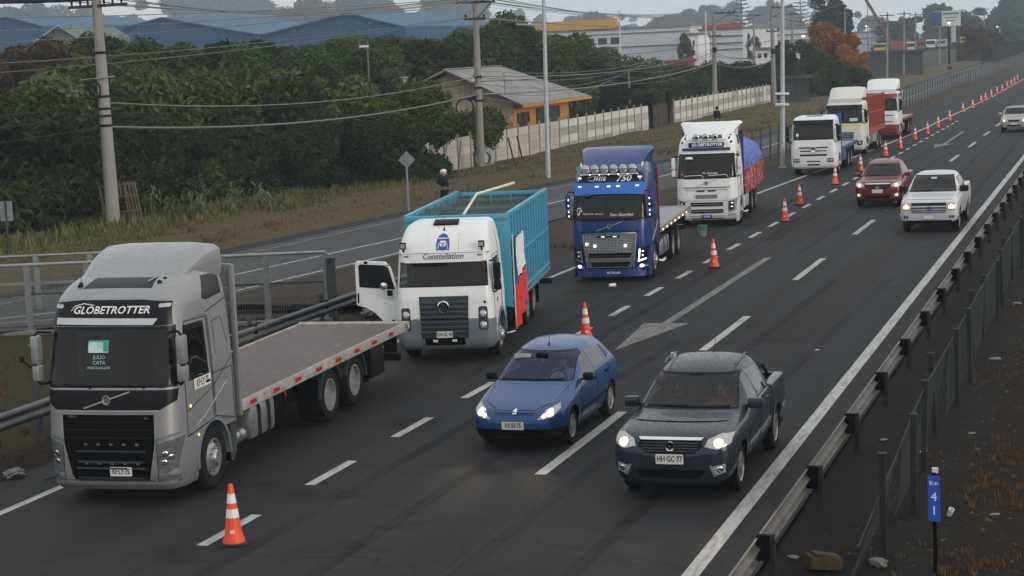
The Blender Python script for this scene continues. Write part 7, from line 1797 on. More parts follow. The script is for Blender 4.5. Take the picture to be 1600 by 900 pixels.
gl = [('radiator_slot', rrect(-.80, .80, 1.36, 1.43, .03, 3), 'matte', -.01), ('radiator_slot', rrect(-.72, .72, 1.20, 1.26, .03, 3), 'matte', -.01), ('radiator_slot', rrect(-.74, .74, .98, 1.07, .03, 3), 'matte', -.01),
      ('bumper_slot', rrect(-.38, .38, .68, .74, .02, 3), 'matte', -.006), ('bumper_slot', rrect(-.32, .32, .50, .58, .02, 3), 'matte', -.006)]
plain_cab(v, MB_T, 2.05, 'white', [(-1.06, 1.82), (1.06, 1.82), (1.02, 2.60), (-1.02, 2.60)], None, gl, [rrect(.74, 1.10, .66, .86, .03, 3)], 'white', [(.46, 1.84), (1.32, 1.80), (1.32, 2.50), (.60, 2.52), (.50, 2.3)])
for z in (1.315, 1.14): v.on('radiator_blade', flat(rrect(-.86, .86, z - .025, z + .03, .02, 2), .02, 8), 'white', off=.0)
b = B(); b.lathe([(.15, 0), (.165, .012), (.145, .02), (.13, .012)], (0, 0, 0), 'y', 28, -1)
for i in range(3):
    a = PI / 2 + 2 * PI * i / 3; b.bar((0, -.012, 0), (.15 * math.cos(a), -.012, .15 * math.sin(a)), .02)
shift(b, (0, -.03, 1.30)); v.part('star_badge', b, 'chrome'); b = B(); b.cyl((0, -.002, 1.30), (0, -.028, 1.30), .14, None, 24); v.part('badge_dish', b, 'void')
for sx in (-1, 1):
    for u in (.82, .99): v.lamp(sx * u, .76, .07, 'lampbowl', .015, off=.01, name='headlight_bowl')
    v.on('side_flap', flat([(sx * .84, 1.42), (sx * 1.16, 1.45), (sx * 1.16, 1.10), (sx * .92, 1.12)][::(1 if sx > 0 else -1)], .012, 3), 'white', off=.0)
v.on('sun_visor', flat([(-1.08, 2.78), (1.08, 2.78), (1.10, 2.58), (-1.10, 2.58)], .09, 8), 'solid_glass', off=.02)
for x in (-.75, -.1, .6): v.on('visor_clip', flat(rrect(x - .03, x + .03, 2.62, 2.70, .01, 2), .12, 0), 'black', off=.0)
b = B(); b.bb(-.42, .42, .72, 1.0, 2.955, 2.98, .01); v.part('roof_hatch', b, 'void')
v.text('2641', .07, .88, 1.56, 'lettergrey', off=.004); v.on('round_sticker', flat(circ(-.86, 2.05, .08, 12), .003, 2), 'letterwhite', off=.006)
mirror_unit(v, 1.30, .12, 1.72, 2.50, 'black', 'black', .18, .26)
chassis(v, 2.0, 8.4, [(5.3, 0), (6.6, 0)], 1.2); b = B(); b.bb(-1.24, 1.24, 2.25, 2.37, .95, 2.98, .02); v.part('headboard', b, 'truckblue')
flatbed(v, 2.4, 8.6, 1.24, 1.24, 'steeldeck', 'truckblue', False); b = B(); b.bb(1.0, 1.22, 2.4, 4.2, .55, 1.08, .02); v.part('tool_box', b, 'truckblue'); fuel_tank(v, 2.5, 3.5, .45, .95, .62, 1.15, 'truckblue', (-1,))
mudguard(v, 5.3, .5, .56, .68, 1.2, 'chassis', 20, 160)
# ------------------------------------------------------------------ white truck with yellow stripe and red slatted body
v = V('white_cattle_truck', 'tall white truck with yellow stripe under its windscreen and red slatted body', 'truck', -15.05, 106.8, -0.5)
v.root.scale = SCL['cattle']
SCV = [(.32, .10, 1.14, .2), (.42, .03, 1.20, .24), (.65, .0, 1.235, .28), (1.15, .0, 1.25, .28), (1.6, .03, 1.24, .28), (1.85, .07, 1.23, .28), (2.3, .15, 1.20, .26), (2.72, .25, 1.17, .26), (2.95, .33, 1.15, .26), (3.05, .42, 1.12, .28), (3.12, .62, 1.05, .3), (3.15, .85, .95, .32)]
gl = [('radiator_grille', [(-.62, 1.38), (.62, 1.38), (.58, .95), (-.58, .95)], 'grillegrey', -.01), ('yellow_stripe', [(-1.15, 1.80), (1.15, 1.80), (1.15, 1.70), (-1.15, 1.70)], 'yellow', .003), ('bumper_slot', rrect(-.6, .6, .48, .62, .03, 3), 'grillegrey', -.006)]
plain_cab(v, SCV, 2.2, 'offwhite', [(-1.10, 1.90), (1.10, 1.90), (1.05, 2.74), (-1.05, 2.74)], None, gl, [[(.80, .84), (1.14, .88), (1.12, .62), (.82, .58)]], 'offwhite', [(.48, 1.92), (1.32, 1.86), (1.32, 2.6), (.62, 2.62), (.52, 2.4)])
for i in range(4): v.on('grille_bar', flat([(-.60, 1.33 - i * .1), (.60, 1.33 - i * .1), (.60, 1.30 - i * .1), (-.60, 1.30 - i * .1)], .02, 5), 'alu', off=.0)
for sx in (-1, 1): v.lamp(sx * .98, .74, .08, 'lampbowl', .015, off=.01, name='headlight_bowl')
v.on('sun_visor', flat([(-1.10, 2.94), (1.10, 2.94), (1.14, 2.70), (-1.14, 2.70)], .06, 8), 'solid_glass', off=.03)
v.on('windscreen_sticker', flat(rrect(.35, .85, 2.0, 2.18, .02, 2), .003, 4), 'stickerpale', off=.006)
deflector(v, 'offwhite', .45, 2.2, 3.02, 3.92, 1.02, 1.12)
mirror_unit(v, 1.30, .15, 1.9, 2.62, 'black', 'black', .18, .26)
chassis(v, 2.1, 9.0, [(6.0, 0), (7.3, 0)], 1.2)
b = B(); b.bb(-1.27, 1.27, 2.5, 9.2, 1.15, 1.32, .01); dk = v.part('body_floor', b, 'slatred')
sb = B(); sb.bb(-.012, .012, -.06, .06, 1.32, 3.35); sm = sb.mesh('slat', M['slatred']); lb_ = B(); lb_.bb(-.015, .015, 0, 6.7, -.05, .05); lm = lb_.mesh('side_rail', M['slatred'], False)
for sg in (1, -1):
    for i in range(17): o = link('slat', sm, v.root); o.location = (sg * 1.248, 2.58 + i * .41, 0)
    for z in (1.40, 2.35, 3.32): o = link('side_rail', lm, v.root); o.location = (sg * 1.255, 2.5, z)
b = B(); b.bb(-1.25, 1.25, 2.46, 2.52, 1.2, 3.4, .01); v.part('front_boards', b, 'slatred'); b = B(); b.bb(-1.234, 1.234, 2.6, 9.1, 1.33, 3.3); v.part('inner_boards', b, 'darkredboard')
fuel_tank(v, 2.7, 4.0, .45, .95); mudguard(v, 6.0, .5, .56, .68, 1.2, 'offwhite', 0, 180)
# ------------------------------------------------------------------ white and red truck farthest back
v = V('white_red_truck', 'white truck with red lower front and flatbed, farthest back in the queue', 'truck', -14.95, 122.5, 0.0)
v.root.scale = SCL['last']
gl = [('red_band', [(-1.26, 1.60), (1.26, 1.60), (1.26, 1.0), (-1.26, 1.0)], 'white', .002), ('red_bumper', [(-1.26, .98), (1.26, .98), (1.26, .33), (-1.26, .33)], 'truckred', .003)]
plain_cab(v, SCV, 2.2, 'white', [(-1.10, 1.92), (1.10, 1.92), (1.05, 2.68), (-1.05, 2.68)], None, gl, [[(.80, .84), (1.14, .88), (1.12, .62), (.82, .58)]], 'truckred', [(.48, 1.92), (1.32, 1.86), (1.32, 2.6), (.62, 2.62), (.52, 2.4)])
v.on('red_visor', flat([(-1.12, 3.02), (1.12, 3.02), (1.14, 2.74), (-1.14, 2.74)], .06, 8), 'truckred', off=.02)
for sg in (1, -1): v.on('side_stripe', flat([(.6, 2.75), (2.1, 2.75), (2.1, 3.0), (.8, 3.0)], .004, 4, 's+'), 'truckred', 's+', .004) if sg > 0 else None
for i in range(2): v.on('step_line', flat([(-.9, 1.62 - i * .42), (1.1, 1.62 - i * .42), (1.1, 1.57 - i * .42), (-.9, 1.57 - i * .42)], .01, 6), 'gloss', off=.004)
deflector(v, 'white', .45, 2.2, 3.02, 3.95, 1.02, 1.12)
mirror_unit(v, 1.30, .15, 1.9, 2.62, 'black', 'black', .18, .26)
chassis(v, 2.1, 9.0, [(6.0, 0), (7.3, 0)], 1.2); flatbed(v, 2.4, 9.2, 1.25, 1.25, 'steeldeck', 'truckred', False); fuel_tank(v, 2.7, 4.0, .45, .95); mudguard(v, 6.0, .5, .56, .68, 1.2, 'chassis', 0, 180)
b = B(); b.bb(-1.2, 1.2, 2.3, 2.38, 1.1, 3.0, .01); v.part('headboard', b, 'black')
# ------------------------------------------------------------------ car bodies: cross sections along the length
def car_shell(tab, ny=64, crown=.045, bulge=.035, tuck=.07, cap=.03, flatend=False):
    F = [pchip(tab, k) for k in range(1, 6)]
    y0, y1 = tab[0][0], tab[-1][0]
    yy = sorted(set([round(y0 + (y1 - y0) * i / ny, 4) for i in range(ny + 1)] + [t[0] for t in tab] + [round(y0 + d, 4) for d in (.015, .03, .045, .09, .13)]))
    b = B(); rings = []
    for y in yy:
        zt, zb, z0, w, wt = [f(y) for f in F]
        h = []
        cr = crown * min(1, max(.2, (zt - zb) / .25))
        zte = max(zt - cr, zb + .005)
        for i in range(8): t = i / 7; h.append((wt * t, zt - (zt - zte) * t ** 2.2))
        for i in range(1, 6): t = i / 5; h.append((wt + (w - wt) * t + .02 * math.sin(PI * t) * min(1, (zt - zb) / .3), zte + (zb - zte) * t))
        for i in range(1, 10): t = i / 9; h.append((w + bulge * math.sin(PI * min(1, t * 1.15)) - tuck * max(0, t - .55) / .45, zb + (z0 - zb) * t))
        for i in range(1, 4): t = i / 3; h.append(((w - tuck) * (1 - t), z0 - .0))
        n = len(h)
        for _ in range(2):
            q = list(h)
            for i in range(1, n - 1): q[i] = (h[i][0] * .5 + (h[i - 1][0] + h[i + 1][0]) * .25, h[i][1] * .5 + (h[i - 1][1] + h[i + 1][1]) * .25)
            h = q
        rings.append([(x, y, z) for x, z in h] + [(-x, y, z) for x, z in h[-2:0:-1]])
    def capr(r, s, dy):
        cz = sum(p[2] for p in r) / len(r); return [(p[0] * s, p[1] + dy, cz + (p[2] - cz) * s) for p in r]
    f0 = [capr(rings[0], s, -cap * (1 - s * s)) for s in (.15, .4, .65, .85)]
    rings = f0 + rings
    if not flatend: rings += [capr(rings[-1], s, cap * (1 - s * s)) for s in (.85, .6, .3)]
    b.loft(rings); return b
def car_inside(v, w, yd, zd, ys_, zr, dash='void', seats='seat', rear=None, wheel_x=.36):
    b = B(); b.bb(-w, w, yd, yd + .35, zd - .35, zd, .05); v.part('dashboard', b, dash)
    b = B(); b.bb(-w, w, yd - .3, rear or ys_ + 1.5, .30, .36); v.part('cabin_floor', b, 'void', None, False)
    for r, yb in enumerate((ys_, ys_ + .85)):
        for sx in ((-.37, .37) if r == 0 else (-.37, .37)):
            b = B(); b.bb(sx - .23, sx + .23, yb - .5, yb, .42, .60, .05); b.box((sx, yb + .05, .86), (.44, .14, .62), Matrix.Rotation(-.22, 4, 'X'), .05); b.box((sx, yb + .14, 1.24), (.22, .09, .16), None, .03); v.part('seat', b, seats)
    b = B(); b.tube([(wheel_x + .18 * math.cos(t * PI / 8), yd + .42 + .07 * math.sin(t * PI / 8), zd - .02 + .17 * math.sin(t * PI / 8)) for t in range(17)], .016, 5); b.bar((wheel_x - .17, yd + .42, zd - .02), (wheel_x + .17, yd + .42, zd - .02), .03); v.part('steering_wheel', b, 'black')
    b = B(); b.bb(-.12, .12, yd + .62, yd + .65, zr - .10, zr - .04, .01); v.part('rear_view_mirror', b, 'black')
def arches(v, pts, r, w, inner=.55):
    for y in pts:
        v.hole(circ(y, r + .0, r + .055, 26), 's', lambda f: (abs(f.normal.x) > .15 or f.normal.z < -.3) and abs(f.calc_center_median().x) > inner)
def arch_liners(v, pts, r, w):
    for y in pts:
        for sg in (1, -1):
            b = B(); rings = []
            for i in range(15):
                a = math.radians(-8 + 196 * i / 14); c, q = math.cos(a), math.sin(a); R = r + .056
                rings.append([(sg * (w - .015), y + c * R, r + q * R), (sg * (w - .34), y + c * R, r + q * R)])
            b.loft(rings, False, False, False); b.bb(sg * (w - .36), sg * (w - .34), y - r, y + r, .2, 2 * r); v.part('wheel_liner', b, 'matte')
def car_mirror(v, x, y, z, mat, s=1.0):
    for sg in (1, -1):
        b = B(); b.bar((sg * (x - .12), y + .04, z - .05), (sg * (x + .02), y, z - .02), .05 * s, .03 * s); m = v.part('mirror', b, 'black')
        b = B(); b.box((sg * (x + .10), y, z + .02), (.20 * s, .12 * s, .14 * s), None, .045 * s); b.obj('mirror_housing', M[mat], m)
# ---- blue hatchback
v = V('blue_hatchback', 'blue five door hatchback with lit headlights driving beside the cones', 'car', -9.62, 29.35, 0)
v.root.scale = SCL['hatch']
PG = [(0.0, .56, .53, .26, .50, .44), (.05, .64, .60, .20, .64, .56), (.14, .70, .66, .18, .75, .64), (.32, .765, .72, .18, .825, .69), (.70, .87, .80, .18, .86, .72), (1.05, .965, .87, .18, .865, .72), (1.22, 1.02, .90, .18, .865, .71), (1.65, 1.26, .93, .18, .865, .64), (2.0, 1.425, .96, .18, .865, .60), (2.4, 1.51, .98, .18, .865, .585), (2.9, 1.545, 1.0, .18, .86, .575), (3.4, 1.52, 1.01, .185, .855, .565), (3.68, 1.44, 1.02, .19, .85, .56), (3.9, 1.29, 1.02, .2, .835, .57), (4.06, 1.05, .99, .22, .81, .66), (4.17, .84, .80, .30, .76, .66)]
v.shell(car_shell(PG))
FW = lambda f: f.normal.y < -.1 and f.calc_center_median().y > 1.0 and f.calc_center_median().y < 2.25
NO = lambda f: f.normal.y < -.06 and f.calc_center_median().y < 1.0
v.cut('windscreen', [(-.73, 1.03), (.73, 1.03), (.60, 1.42), (-.60, 1.42)], 'f', FW, 'hatchglass', off=-.004, gap=0, depth=0)
v.cut('windscreen_seal', [(-.75, 1.015), (.75, 1.015), (.61, 1.432), (-.61, 1.432)], 'f', FW, 'black', gap=0, depth=.001)
hl = [(.40, .575), (.60, .60), (.80, .70), (.83, .76), (.78, .80), (.66, .74), (.52, .66)]
v.both('headlight', [(.43, .56), (.72, .60), (.815, .72), (.76, .79), (.60, .72)], 'f', NO, 'lampbowl', off=.004)
v.cut('upper_slot', [(-.40, .705), (.40, .705), (.34, .635), (-.34, .635)], 'f', NO, 'navy', off=-.006, gap=.002)
v.cut('lower_intake', [(-.62, .40), (.62, .40), (.50, .285), (-.50, .285)], 'f', NO, 'matte', off=-.02, gap=.002)
v.sides('front_window', [(1.72, 1.02), (2.42, 1.04), (2.42, 1.40), (2.12, 1.375)], 'sideglass', off=-.004, gap=0, depth=0)
v.sides('rear_window', [(2.50, 1.04), (3.28, 1.07), (3.10, 1.37), (2.50, 1.405)], 'sideglass', off=-.004, gap=0, depth=0)
v.sides('quarter_window', [(3.36, 1.09), (3.62, 1.13), (3.44, 1.32), (3.24, 1.35)], 'solid_glass', gap=0, depth=.002)
v.cut('rear_windscreen', [(-.55, 1.08), (.55, 1.08), (.5, 1.36), (-.5, 1.36)], 'f', lambda f: f.normal.y > .1 and f.calc_center_median().y > 3.5, 'solid_glass', gap=0)
v.cut('lower_bumper', [(-.9, .41), (.9, .41), (.9, .15), (-.9, .15)], 'f', NO, 'black', off=.0, gap=.002)
arches(v, (.87, 3.48), .315, .86)
v.seam([(1.52, .97), (1.42, .8), (1.42, .32), (2.465, .28), (2.465, 1.0)], closed=False); v.seam([(2.465, .28), (3.12, .32), (3.30, .72), (3.36, 1.02)], closed=False); v.seam([(-.40, .72), (-.66, .80), (-.72, .98)], ('f',), closed=False, r=.005); v.seam([(.40, .72), (.66, .80), (.72, .98)], ('f',), closed=False, r=.005)
v.sides('front_door', [(1.42, .32), (2.46, .28), (2.46, 1.0), (1.52, .97), (1.42, .8)], 'hatchblue', gap=.004, depth=.014)
v.sides('rear_door', [(2.47, .28), (3.12, .32), (3.30, .72), (3.36, 1.02), (2.47, 1.0)], 'hatchblue', gap=.004, depth=.014)
v.cut('bonnet', [(-.70, .30), (.70, .30), (.76, 1.0), (.70, 1.12), (-.70, 1.12), (-.76, 1.0)], 't', lambda f: f.normal.z > .4 and f.calc_center_median().y < 1.2, 'hatchblue', gap=.004, depth=.012)
v.finish('hatchblue')
arch_liners(v, (.87, 3.48), .315, .86)
for y in (.87, 3.48):
    for sg in (1, -1): wheel(v, sg * .755, y, .315, .315, .20, 'cap' if y < 1 else 'cap', sg)
car_inside(v, .70, 1.20, .98, 2.15, 1.46, 'void', 'seat', 3.5)
v.on('bonnet_badge', flat([(-.035, .655), (.035, .655), (.04, .70), (0, .735), (-.04, .70)], .012, 2), 'chrome', off=.006); v.on('grille_bar', flat([(-.40, .685), (.40, .685), (.39, .672), (-.39, .672)], .012, 6), 'hatchblue', off=.0); v.on('grille_bar', flat([(-.37, .655), (.37, .655), (.36, .645), (-.36, .645)], .012, 6), 'hatchblue', off=.0)
v.plate('VX·50·75', .0, .475, .42, .135, off=.02)
for sx in (-1, 1):
    v.lamp(sx * .66, .675, .10, 'warmlow', .006, name='reflector', off=.003, squash=.6); v.lamp(sx * .66, .675, .062, 'warmhi', .02, name='bulb', off=.004); v.lamp(sx * .565, .625, .04, 'warmhi', .015, name='bulb', off=.004)
    v.on('bumper_line', flat([(sx * .20, .545), (sx * .80, .60), (sx * .80, .59), (sx * .20, .535)][::(1 if sx > 0 else -1)], .006, 5), 'navy', off=.001)
for sx in ('s+', 's-'):
    pass
v.on('side_moulding', flat([(1.36, .53), (3.05, .56), (3.05, .525), (1.36, .495)], .016, 10, 's+'), 'black', 's+', .0); v.on('sill', flat([(1.28, .26), (3.02, .28), (3.02, .235), (1.28, .215)], .02, 8, 's+'), 'alu', 's+', .0)
for y in (2.30, 3.12): v.on('door_handle', flat(rrect(y - .09, y + .07, .88, .915, .012, 2), .03, 2, 's+'), 'black', 's+', .0)
car_mirror(v, .86, 1.62, 1.02, 'black', 1.0)
wiper(v, [(-.62, 1.045), (.1, 1.05)]); wiper(v, [(-.05, 1.045), (.60, 1.05)])
b = B(); b.cyl((0, 2.28, 1.49), (0, 2.3, 1.54), .02, .01, 8); b.tube([(0, 2.29, 1.52), (0, 2.42, 1.72)], .004, 4); v.part('antenna', b, 'black')
b = B(); b.lathe([(0, .03), (.022, .02), (.025, -.02), (0, -.06)], (.0, 1.86, 1.27), 'z', 8); b.tube([(0, 1.86, 1.30), (0, 1.86, 1.38)], .004, 4); v.part('hanging_charm', b, 'letterwhite')
b = B(); b.bb(-.55, -.22, 1.82, 1.84, 1.30, 1.40, .01); v.part('sun_visor', b, 'clothpale')
HATCH = v.root
# ---- pickups (shared shape of the dark and the red one)
SYT = [(0.0, .80, .76, .30, .70, .62), (.05, .91, .86, .25, .81, .71), (.14, .985, .925, .24, .89, .77), (.35, 1.05, .975, .24, .935, .80), (.80, 1.115, 1.02, .26, .95, .80), (1.22, 1.16, 1.045, .28, .95, .77), (1.36, 1.19, 1.05, .28, .95, .76), (1.75, 1.42, 1.09, .28, .95, .71), (2.10, 1.635, 1.12, .28, .95, .67), (2.35, 1.71, 1.13, .28, .95, .655), (2.7, 1.765, 1.14, .28, .95, .645), (3.15, 1.785, 1.15, .28, .945, .64), (3.38, 1.745, 1.16, .28, .94, .635), (3.50, 1.50, 1.16, .28, .94, .66), (3.56, 1.22, 1.14, .28, .94, .78)]
def bed(v, y0, y1, w, z0, zt, mat, bulge=.035, tuck=.07, arch=None, r=.37):
    """open load bed with thick walls"""
    for sg in (1, -1):
        b = B(); rings = []
        for i in range(25):
            y = y0 + (y1 - y0) * i / 24; ww = w - .03 * max(0, (y - y0) / (y1 - y0) - .7)
            zl = z0
            if arch is not None and abs(y - arch) < r + .055: zl = max(z0, r + math.sqrt(max(0, (r + .055) ** 2 - (y - arch) ** 2)))
            pr = []
            for k in range(8): t = k / 7; z = zt - .03 + (z0 - zt) * t; pr.append((ww + bulge * math.sin(PI * min(1, t * 1.15)) - tuck * max(0, t - .55) / .45, max(z, zl)))
            pr += [(ww - .16, zl), (ww - .16, zt - .01), (ww - .08, zt), (ww - .02, zt - .01)]
            rings.append([(sg * x, y, z) for x, z in pr])
        b.loft(rings); v.part('bed_side', b, mat)
    b = B(); b.bb(-w + .12, w - .12, y0, y1, z0 + .35, z0 + .42); v.part('bed_floor', b, 'matte', None, False)
    b = B(); b.bb(-w + .05, w - .05, y1 - .06, y1 + .02, z0 + .1, zt - .01, .02); v.part('tailgate', b, mat)
    b = B(); b.bb(-w + .05, w - .05, y1, y1 + .14, z0, z0 + .2, .04); v.part('rear_bumper', b, 'black')
def actyon(v, mat, platetxt, warmlamp, people):
    v.shell(car_shell(SYT))
    FW = lambda f: f.normal.y < -.1 and 1.1 < f.calc_center_median().y < 2.45
    NO = lambda f: f.normal.y < -.06 and f.calc_center_median().y < 1.1
    v.cut('windscreen', [(-.77, 1.19), (.77, 1.19), (.645, 1.60), (-.645, 1.60)], 'f', FW, 'screen', off=-.004, gap=0, depth=0)
    v.cut('windscreen_seal', [(-.80, 1.17), (.80, 1.17), (.665, 1.63), (-.665, 1.63)], 'f', FW, 'black', gap=0, depth=.001)
    v.both('headlight', [(.54, .85), (.74, .81), (.93, .88), (.93, 1.0), (.78, 1.02), (.59, .955)], 'f', NO, 'lampbowl', off=.004)
    v.cut('grille', [(-.48, .955), (.48, .955), (.52, .85), (.38, .745), (-.38, .745), (-.52, .85)], 'f', NO, 'black', off=-.012, gap=.003)
    v.cut('lower_intake', [(-.56, .50), (.56, .50), (.46, .37), (-.46, .37)], 'f', NO, 'matte', off=-.02, gap=.003)
    v.both('fog_lamp', [(.66, .56), (.86, .60), (.86, .46), (.72, .42)], 'f', NO, 'lampbowl', off=.002)
    v.sides('front_window', [(1.86, 1.17), (2.42, 1.19), (2.42, 1.60), (2.16, 1.56)], 'sideglass', off=-.004, gap=0, depth=0)
    v.sides('rear_window', [(2.50, 1.19), (3.24, 1.21), (3.18, 1.58), (2.50, 1.605)], 'sideglass', off=-.004, gap=0, depth=0)
    arches(v, (.92, 3.98), .37, .95)
    v.seam([(1.48, .95), (1.48, .42), (2.455, .38), (2.455, 1.15)], closed=False); v.seam([(2.455, .38), (3.28, .40), (3.34, 1.17)], closed=False); v.seam([(-.82, .9), (-.86, .93), (-.76, 1.10), (.76, 1.10), (.86, .93)], ('f',), closed=False, r=.005)
    v.sides('front_door', [(1.48, .42), (2.45, .38), (2.45, 1.15), (1.6, 1.12), (1.48, .95)], mat, gap=.004, depth=.014)
    v.sides('rear_door', [(2.46, .38), (3.28, .40), (3.34, 1.17), (2.46, 1.15)], mat, gap=.004, depth=.014)
    v.cut('bonnet', [(-.74, .22), (.74, .22), (.82, .9), (.76, 1.26), (-.76, 1.26), (-.82, .9)], 't', lambda f: f.normal.z > .4 and f.calc_center_median().y < 1.32, mat, gap=.004, depth=.012)
    v.finish(mat)
    arch_liners(v, (.92, 3.98), .37, .95)
    bed(v, 3.56, 4.76, .945, .28, 1.19, mat, arch=3.98, r=.37)
    for y in (.92, 3.98):
        for sg in (1, -1): wheel(v, sg * .82, y, .37, .37, .23, 'alloy', sg)
    b = B(); b.bb(-.8, .8, .3, 4.8, .30, .42); v.part('underbody', b, 'matte', None, False)
    car_inside(v, .74, 1.40, 1.15, 2.40, 1.66, 'void', 'seat', 3.3)
    v.on('grille_trim', flat([(-.52, .98), (.52, .98), (.48, .945), (-.48, .945)], .022, 8), 'chrome', off=.0)
    for z in (.91, .87, .83, .79): v.on('grille_mesh', flat([(-.44, z), (.44, z), (.44, z - .01), (-.44, z - .01)], .006, 6), 'grillegrey', off=.0)
    b = B(); b.lathe([(.05, 0), (.055, .015), (.072, .018), (.075, 0)], (0, 0, 0), 'y', 20, -1); b.lathe([(.0, .015), (.03, .012), (.035, 0)], (0, 0, 0), 'y', 3, -1); shift(b, (0, v.tree.ray_cast(Vector((0, -6, .855)), Vector((0, 1, 0)))[0].y - .01, .855)); v.part('badge', b, 'chrome')
    if platetxt: v.plate(platetxt, .0, .67, .44, .15, off=.02)
    else: v.plate('', .0, .67, .44, .15, off=.02)
    for sx in (-1, 1):
        v.lamp(sx * .76, .915, .055, warmlamp, .02, name='bulb', off=.004); v.lamp(sx * .76, .915, .085, 'warmlow', .008, name='reflector', off=.003)
        v.lamp(sx * .78, .515, .05, 'chrome' if people else warmlamp, .015, name='fog_bulb', off=.004)
        v.on('fog_trim', flat([(sx * .62, .57), (sx * .66, .58), (sx * .72, .41), (sx * .69, .40)][::(1 if sx > 0 else -1)], .02, 2), 'alu', off=.0)
    v.on('sill_step', flat([(1.45, .40), (3.35, .40), (3.35, .34), (1.45, .34)], .03, 8, 's+'), 'black', 's+', .0)
    v.on('side_crease', flat([(1.5, .62), (3.3, .70), (3.3, .69), (1.5, .605)], .008, 8, 's+'), 'alu' if people else mat, 's+', .0); v.on('belt_trim', flat([(1.8, 1.155), (3.3, 1.185), (3.3, 1.17), (1.8, 1.14)], .012, 8, 's+'), 'alu', 's+', .0)
    for y in (2.30, 3.15): v.on('door_handle', flat(rrect(y - .1, y + .08, 1.03, 1.065, .012, 2), .03, 2, 's+'), mat, 's+', .0)
    car_mirror(v, .93, 1.70, 1.20, mat, 1.25)
    wiper(v, [(-.70, 1.215), (.0, 1.225)]); wiper(v, [(-.02, 1.21), (.66, 1.215)])
    for sx in (-1, 1): b = B(); b.tube([(sx * .60, 2.3, 1.735), (sx * .60, 2.45, 1.785), (sx * .60, 3.15, 1.785), (sx * .60, 3.3, 1.73)], .014, 5); v.part('roof_rail', b, mat)
    b = B(); b.cyl((.05, 3.15, 1.74), (.05, 3.18, 1.79), .022, .012, 8); b.tube([(.05, 3.17, 1.77), (.07, 3.26, 2.0)], .005, 4); v.part('antenna', b, 'black')
v = V('dark_pickup', 'dark graphite pickup truck with lit headlights nearest the camera in the right lane', 'pickup', -6.30, 26.35, 0)
v.root.scale = SCL['dark']
actyon(v, 'graphite', 'HH·GC·77', 'warmhi', True)
DARK = v.root
v = V('red_pickup', 'dark red pickup truck with lit headlights beside the row of cones', 'pickup', -9.18, 73.8, 0)
v.root.scale = SCL['red']
actyon(v, 'red', None, 'warmhi', False)
def beams(root, x, z):
    for sx in (-x, x):
        l = bpy.data.lights.new('headlight_beam', 'SPOT'); l.energy = 38; l.color = (1.0, .72, .45); l.spot_size = 1.1; l.spot_blend = 1.0; l.shadow_soft_size = .06
        o = bpy.data.objects.new('headlight_beam', l); COL.objects.link(o); o.parent = root; o.location = (sx, -.18, z); o.rotation_euler = (math.radians(80), 0, PI)
beams(HATCH, .62, .66); beams(DARK, .76, .92)
# cargo in the dark pickup's bed and on its left roof edge
for nm, lb, (x, y, z), fn in (('white_bag', 'white sack lying in the bed of the dark pickup', (.35, 4.05, 1.05), 0), ('black_case', 'black folded tool frame standing in the dark pickup bed', (.52, 4.45, 1.05), 1), ('metal_can', 'small metal can sticking up behind the dark pickup roof', (-.80, 3.75, .98), 2)):
    b = B()
    if fn == 0:
        bmesh.ops.create_icosphere(b.bm, subdivisions=3, radius=.24); rr = random.Random(4)
        for w in b.bm.verts: w.co = Vector((w.co.x * 1.3, w.co.y * 1.1, w.co.z * .7)) * (1 + .12 * math.sin(w.co.x * 19 + w.co.y * 13))
    elif fn == 1: b.box((0, 0, .12), (.10, .34, .36), Matrix.Rotation(.3, 4, 'X'), .02); b.tube([(-.3, -.5, -.1), (-.1, -.3, .22), (.1, 0, .30), (.2, .2, .0)], .03, 6); b.cyl((-.2, -.35, 0), (-.2, -.35, .25), .08)
    else: b.lathe([(.04, 0), (.04, .5), (.055, .62), (.045, .66), (0, .66)], (0, 0, 0), 'z', 14)
    o = b.obj(nm, M[['plastic', 'black', 'alu'][fn]]); S = DARK.scale; o.location = DARK.location + Vector((x * S.x, y * S.y, z * S.z)); tag(o, lb, ['sack', 'tool', 'can'][fn])
# ---- pale grey pickup
v = V('pale_pickup', 'large pale grey pickup with lit amber tinted headlights near the right guard rail', 'pickup', -6.30, 63.9, 0)
v.root.scale = SCL['pale']
FT = [(0.0, .92, .88, .42, .80, .74), (.04, 1.04, .99, .36, .90, .82), (.12, 1.12, 1.06, .34, .965, .86), (.35, 1.20, 1.12, .34, .995, .88), (.9, 1.25, 1.17, .36, 1.0, .88), (1.35, 1.29, 1.20, .38, 1.0, .86), (1.50, 1.33, 1.22, .38, 1.0, .84), (1.9, 1.58, 1.25, .38, 1.0, .78), (2.25, 1.82, 1.28, .38, 1.0, .735), (2.7, 1.95, 1.29, .38, 1.0, .71), (3.5, 1.95, 1.30, .38, .995, .70), (3.9, 1.90, 1.30, .38, .99, .70), (4.02, 1.65, 1.30, .38, .99, .74), (4.08, 1.34, 1.28, .38, .99, .86)]
v.shell(car_shell(FT, 64, .04, .03, .05, .02))
FW = lambda f: f.normal.y < -.1 and 1.2 < f.calc_center_median().y < 2.6
NO = lambda f: f.normal.y < -.06 and f.calc_center_median().y < 1.1
v.cut('windscreen', [(-.82, 1.34), (.82, 1.34), (.67, 1.83), (-.67, 1.83)], 'f', FW, 'screen', off=-.004, gap=0, depth=0); v.cut('windscreen_seal', [(-.85, 1.32), (.85, 1.32), (.69, 1.86), (-.69, 1.86)], 'f', FW, 'black', gap=0, depth=.001)
v.cut('grille', [(-.62, 1.06), (.62, 1.06), (.62, .78), (.56, .70), (-.56, .70), (-.62, .78)], 'f', NO, 'grillegrey', off=-.012, gap=.003)
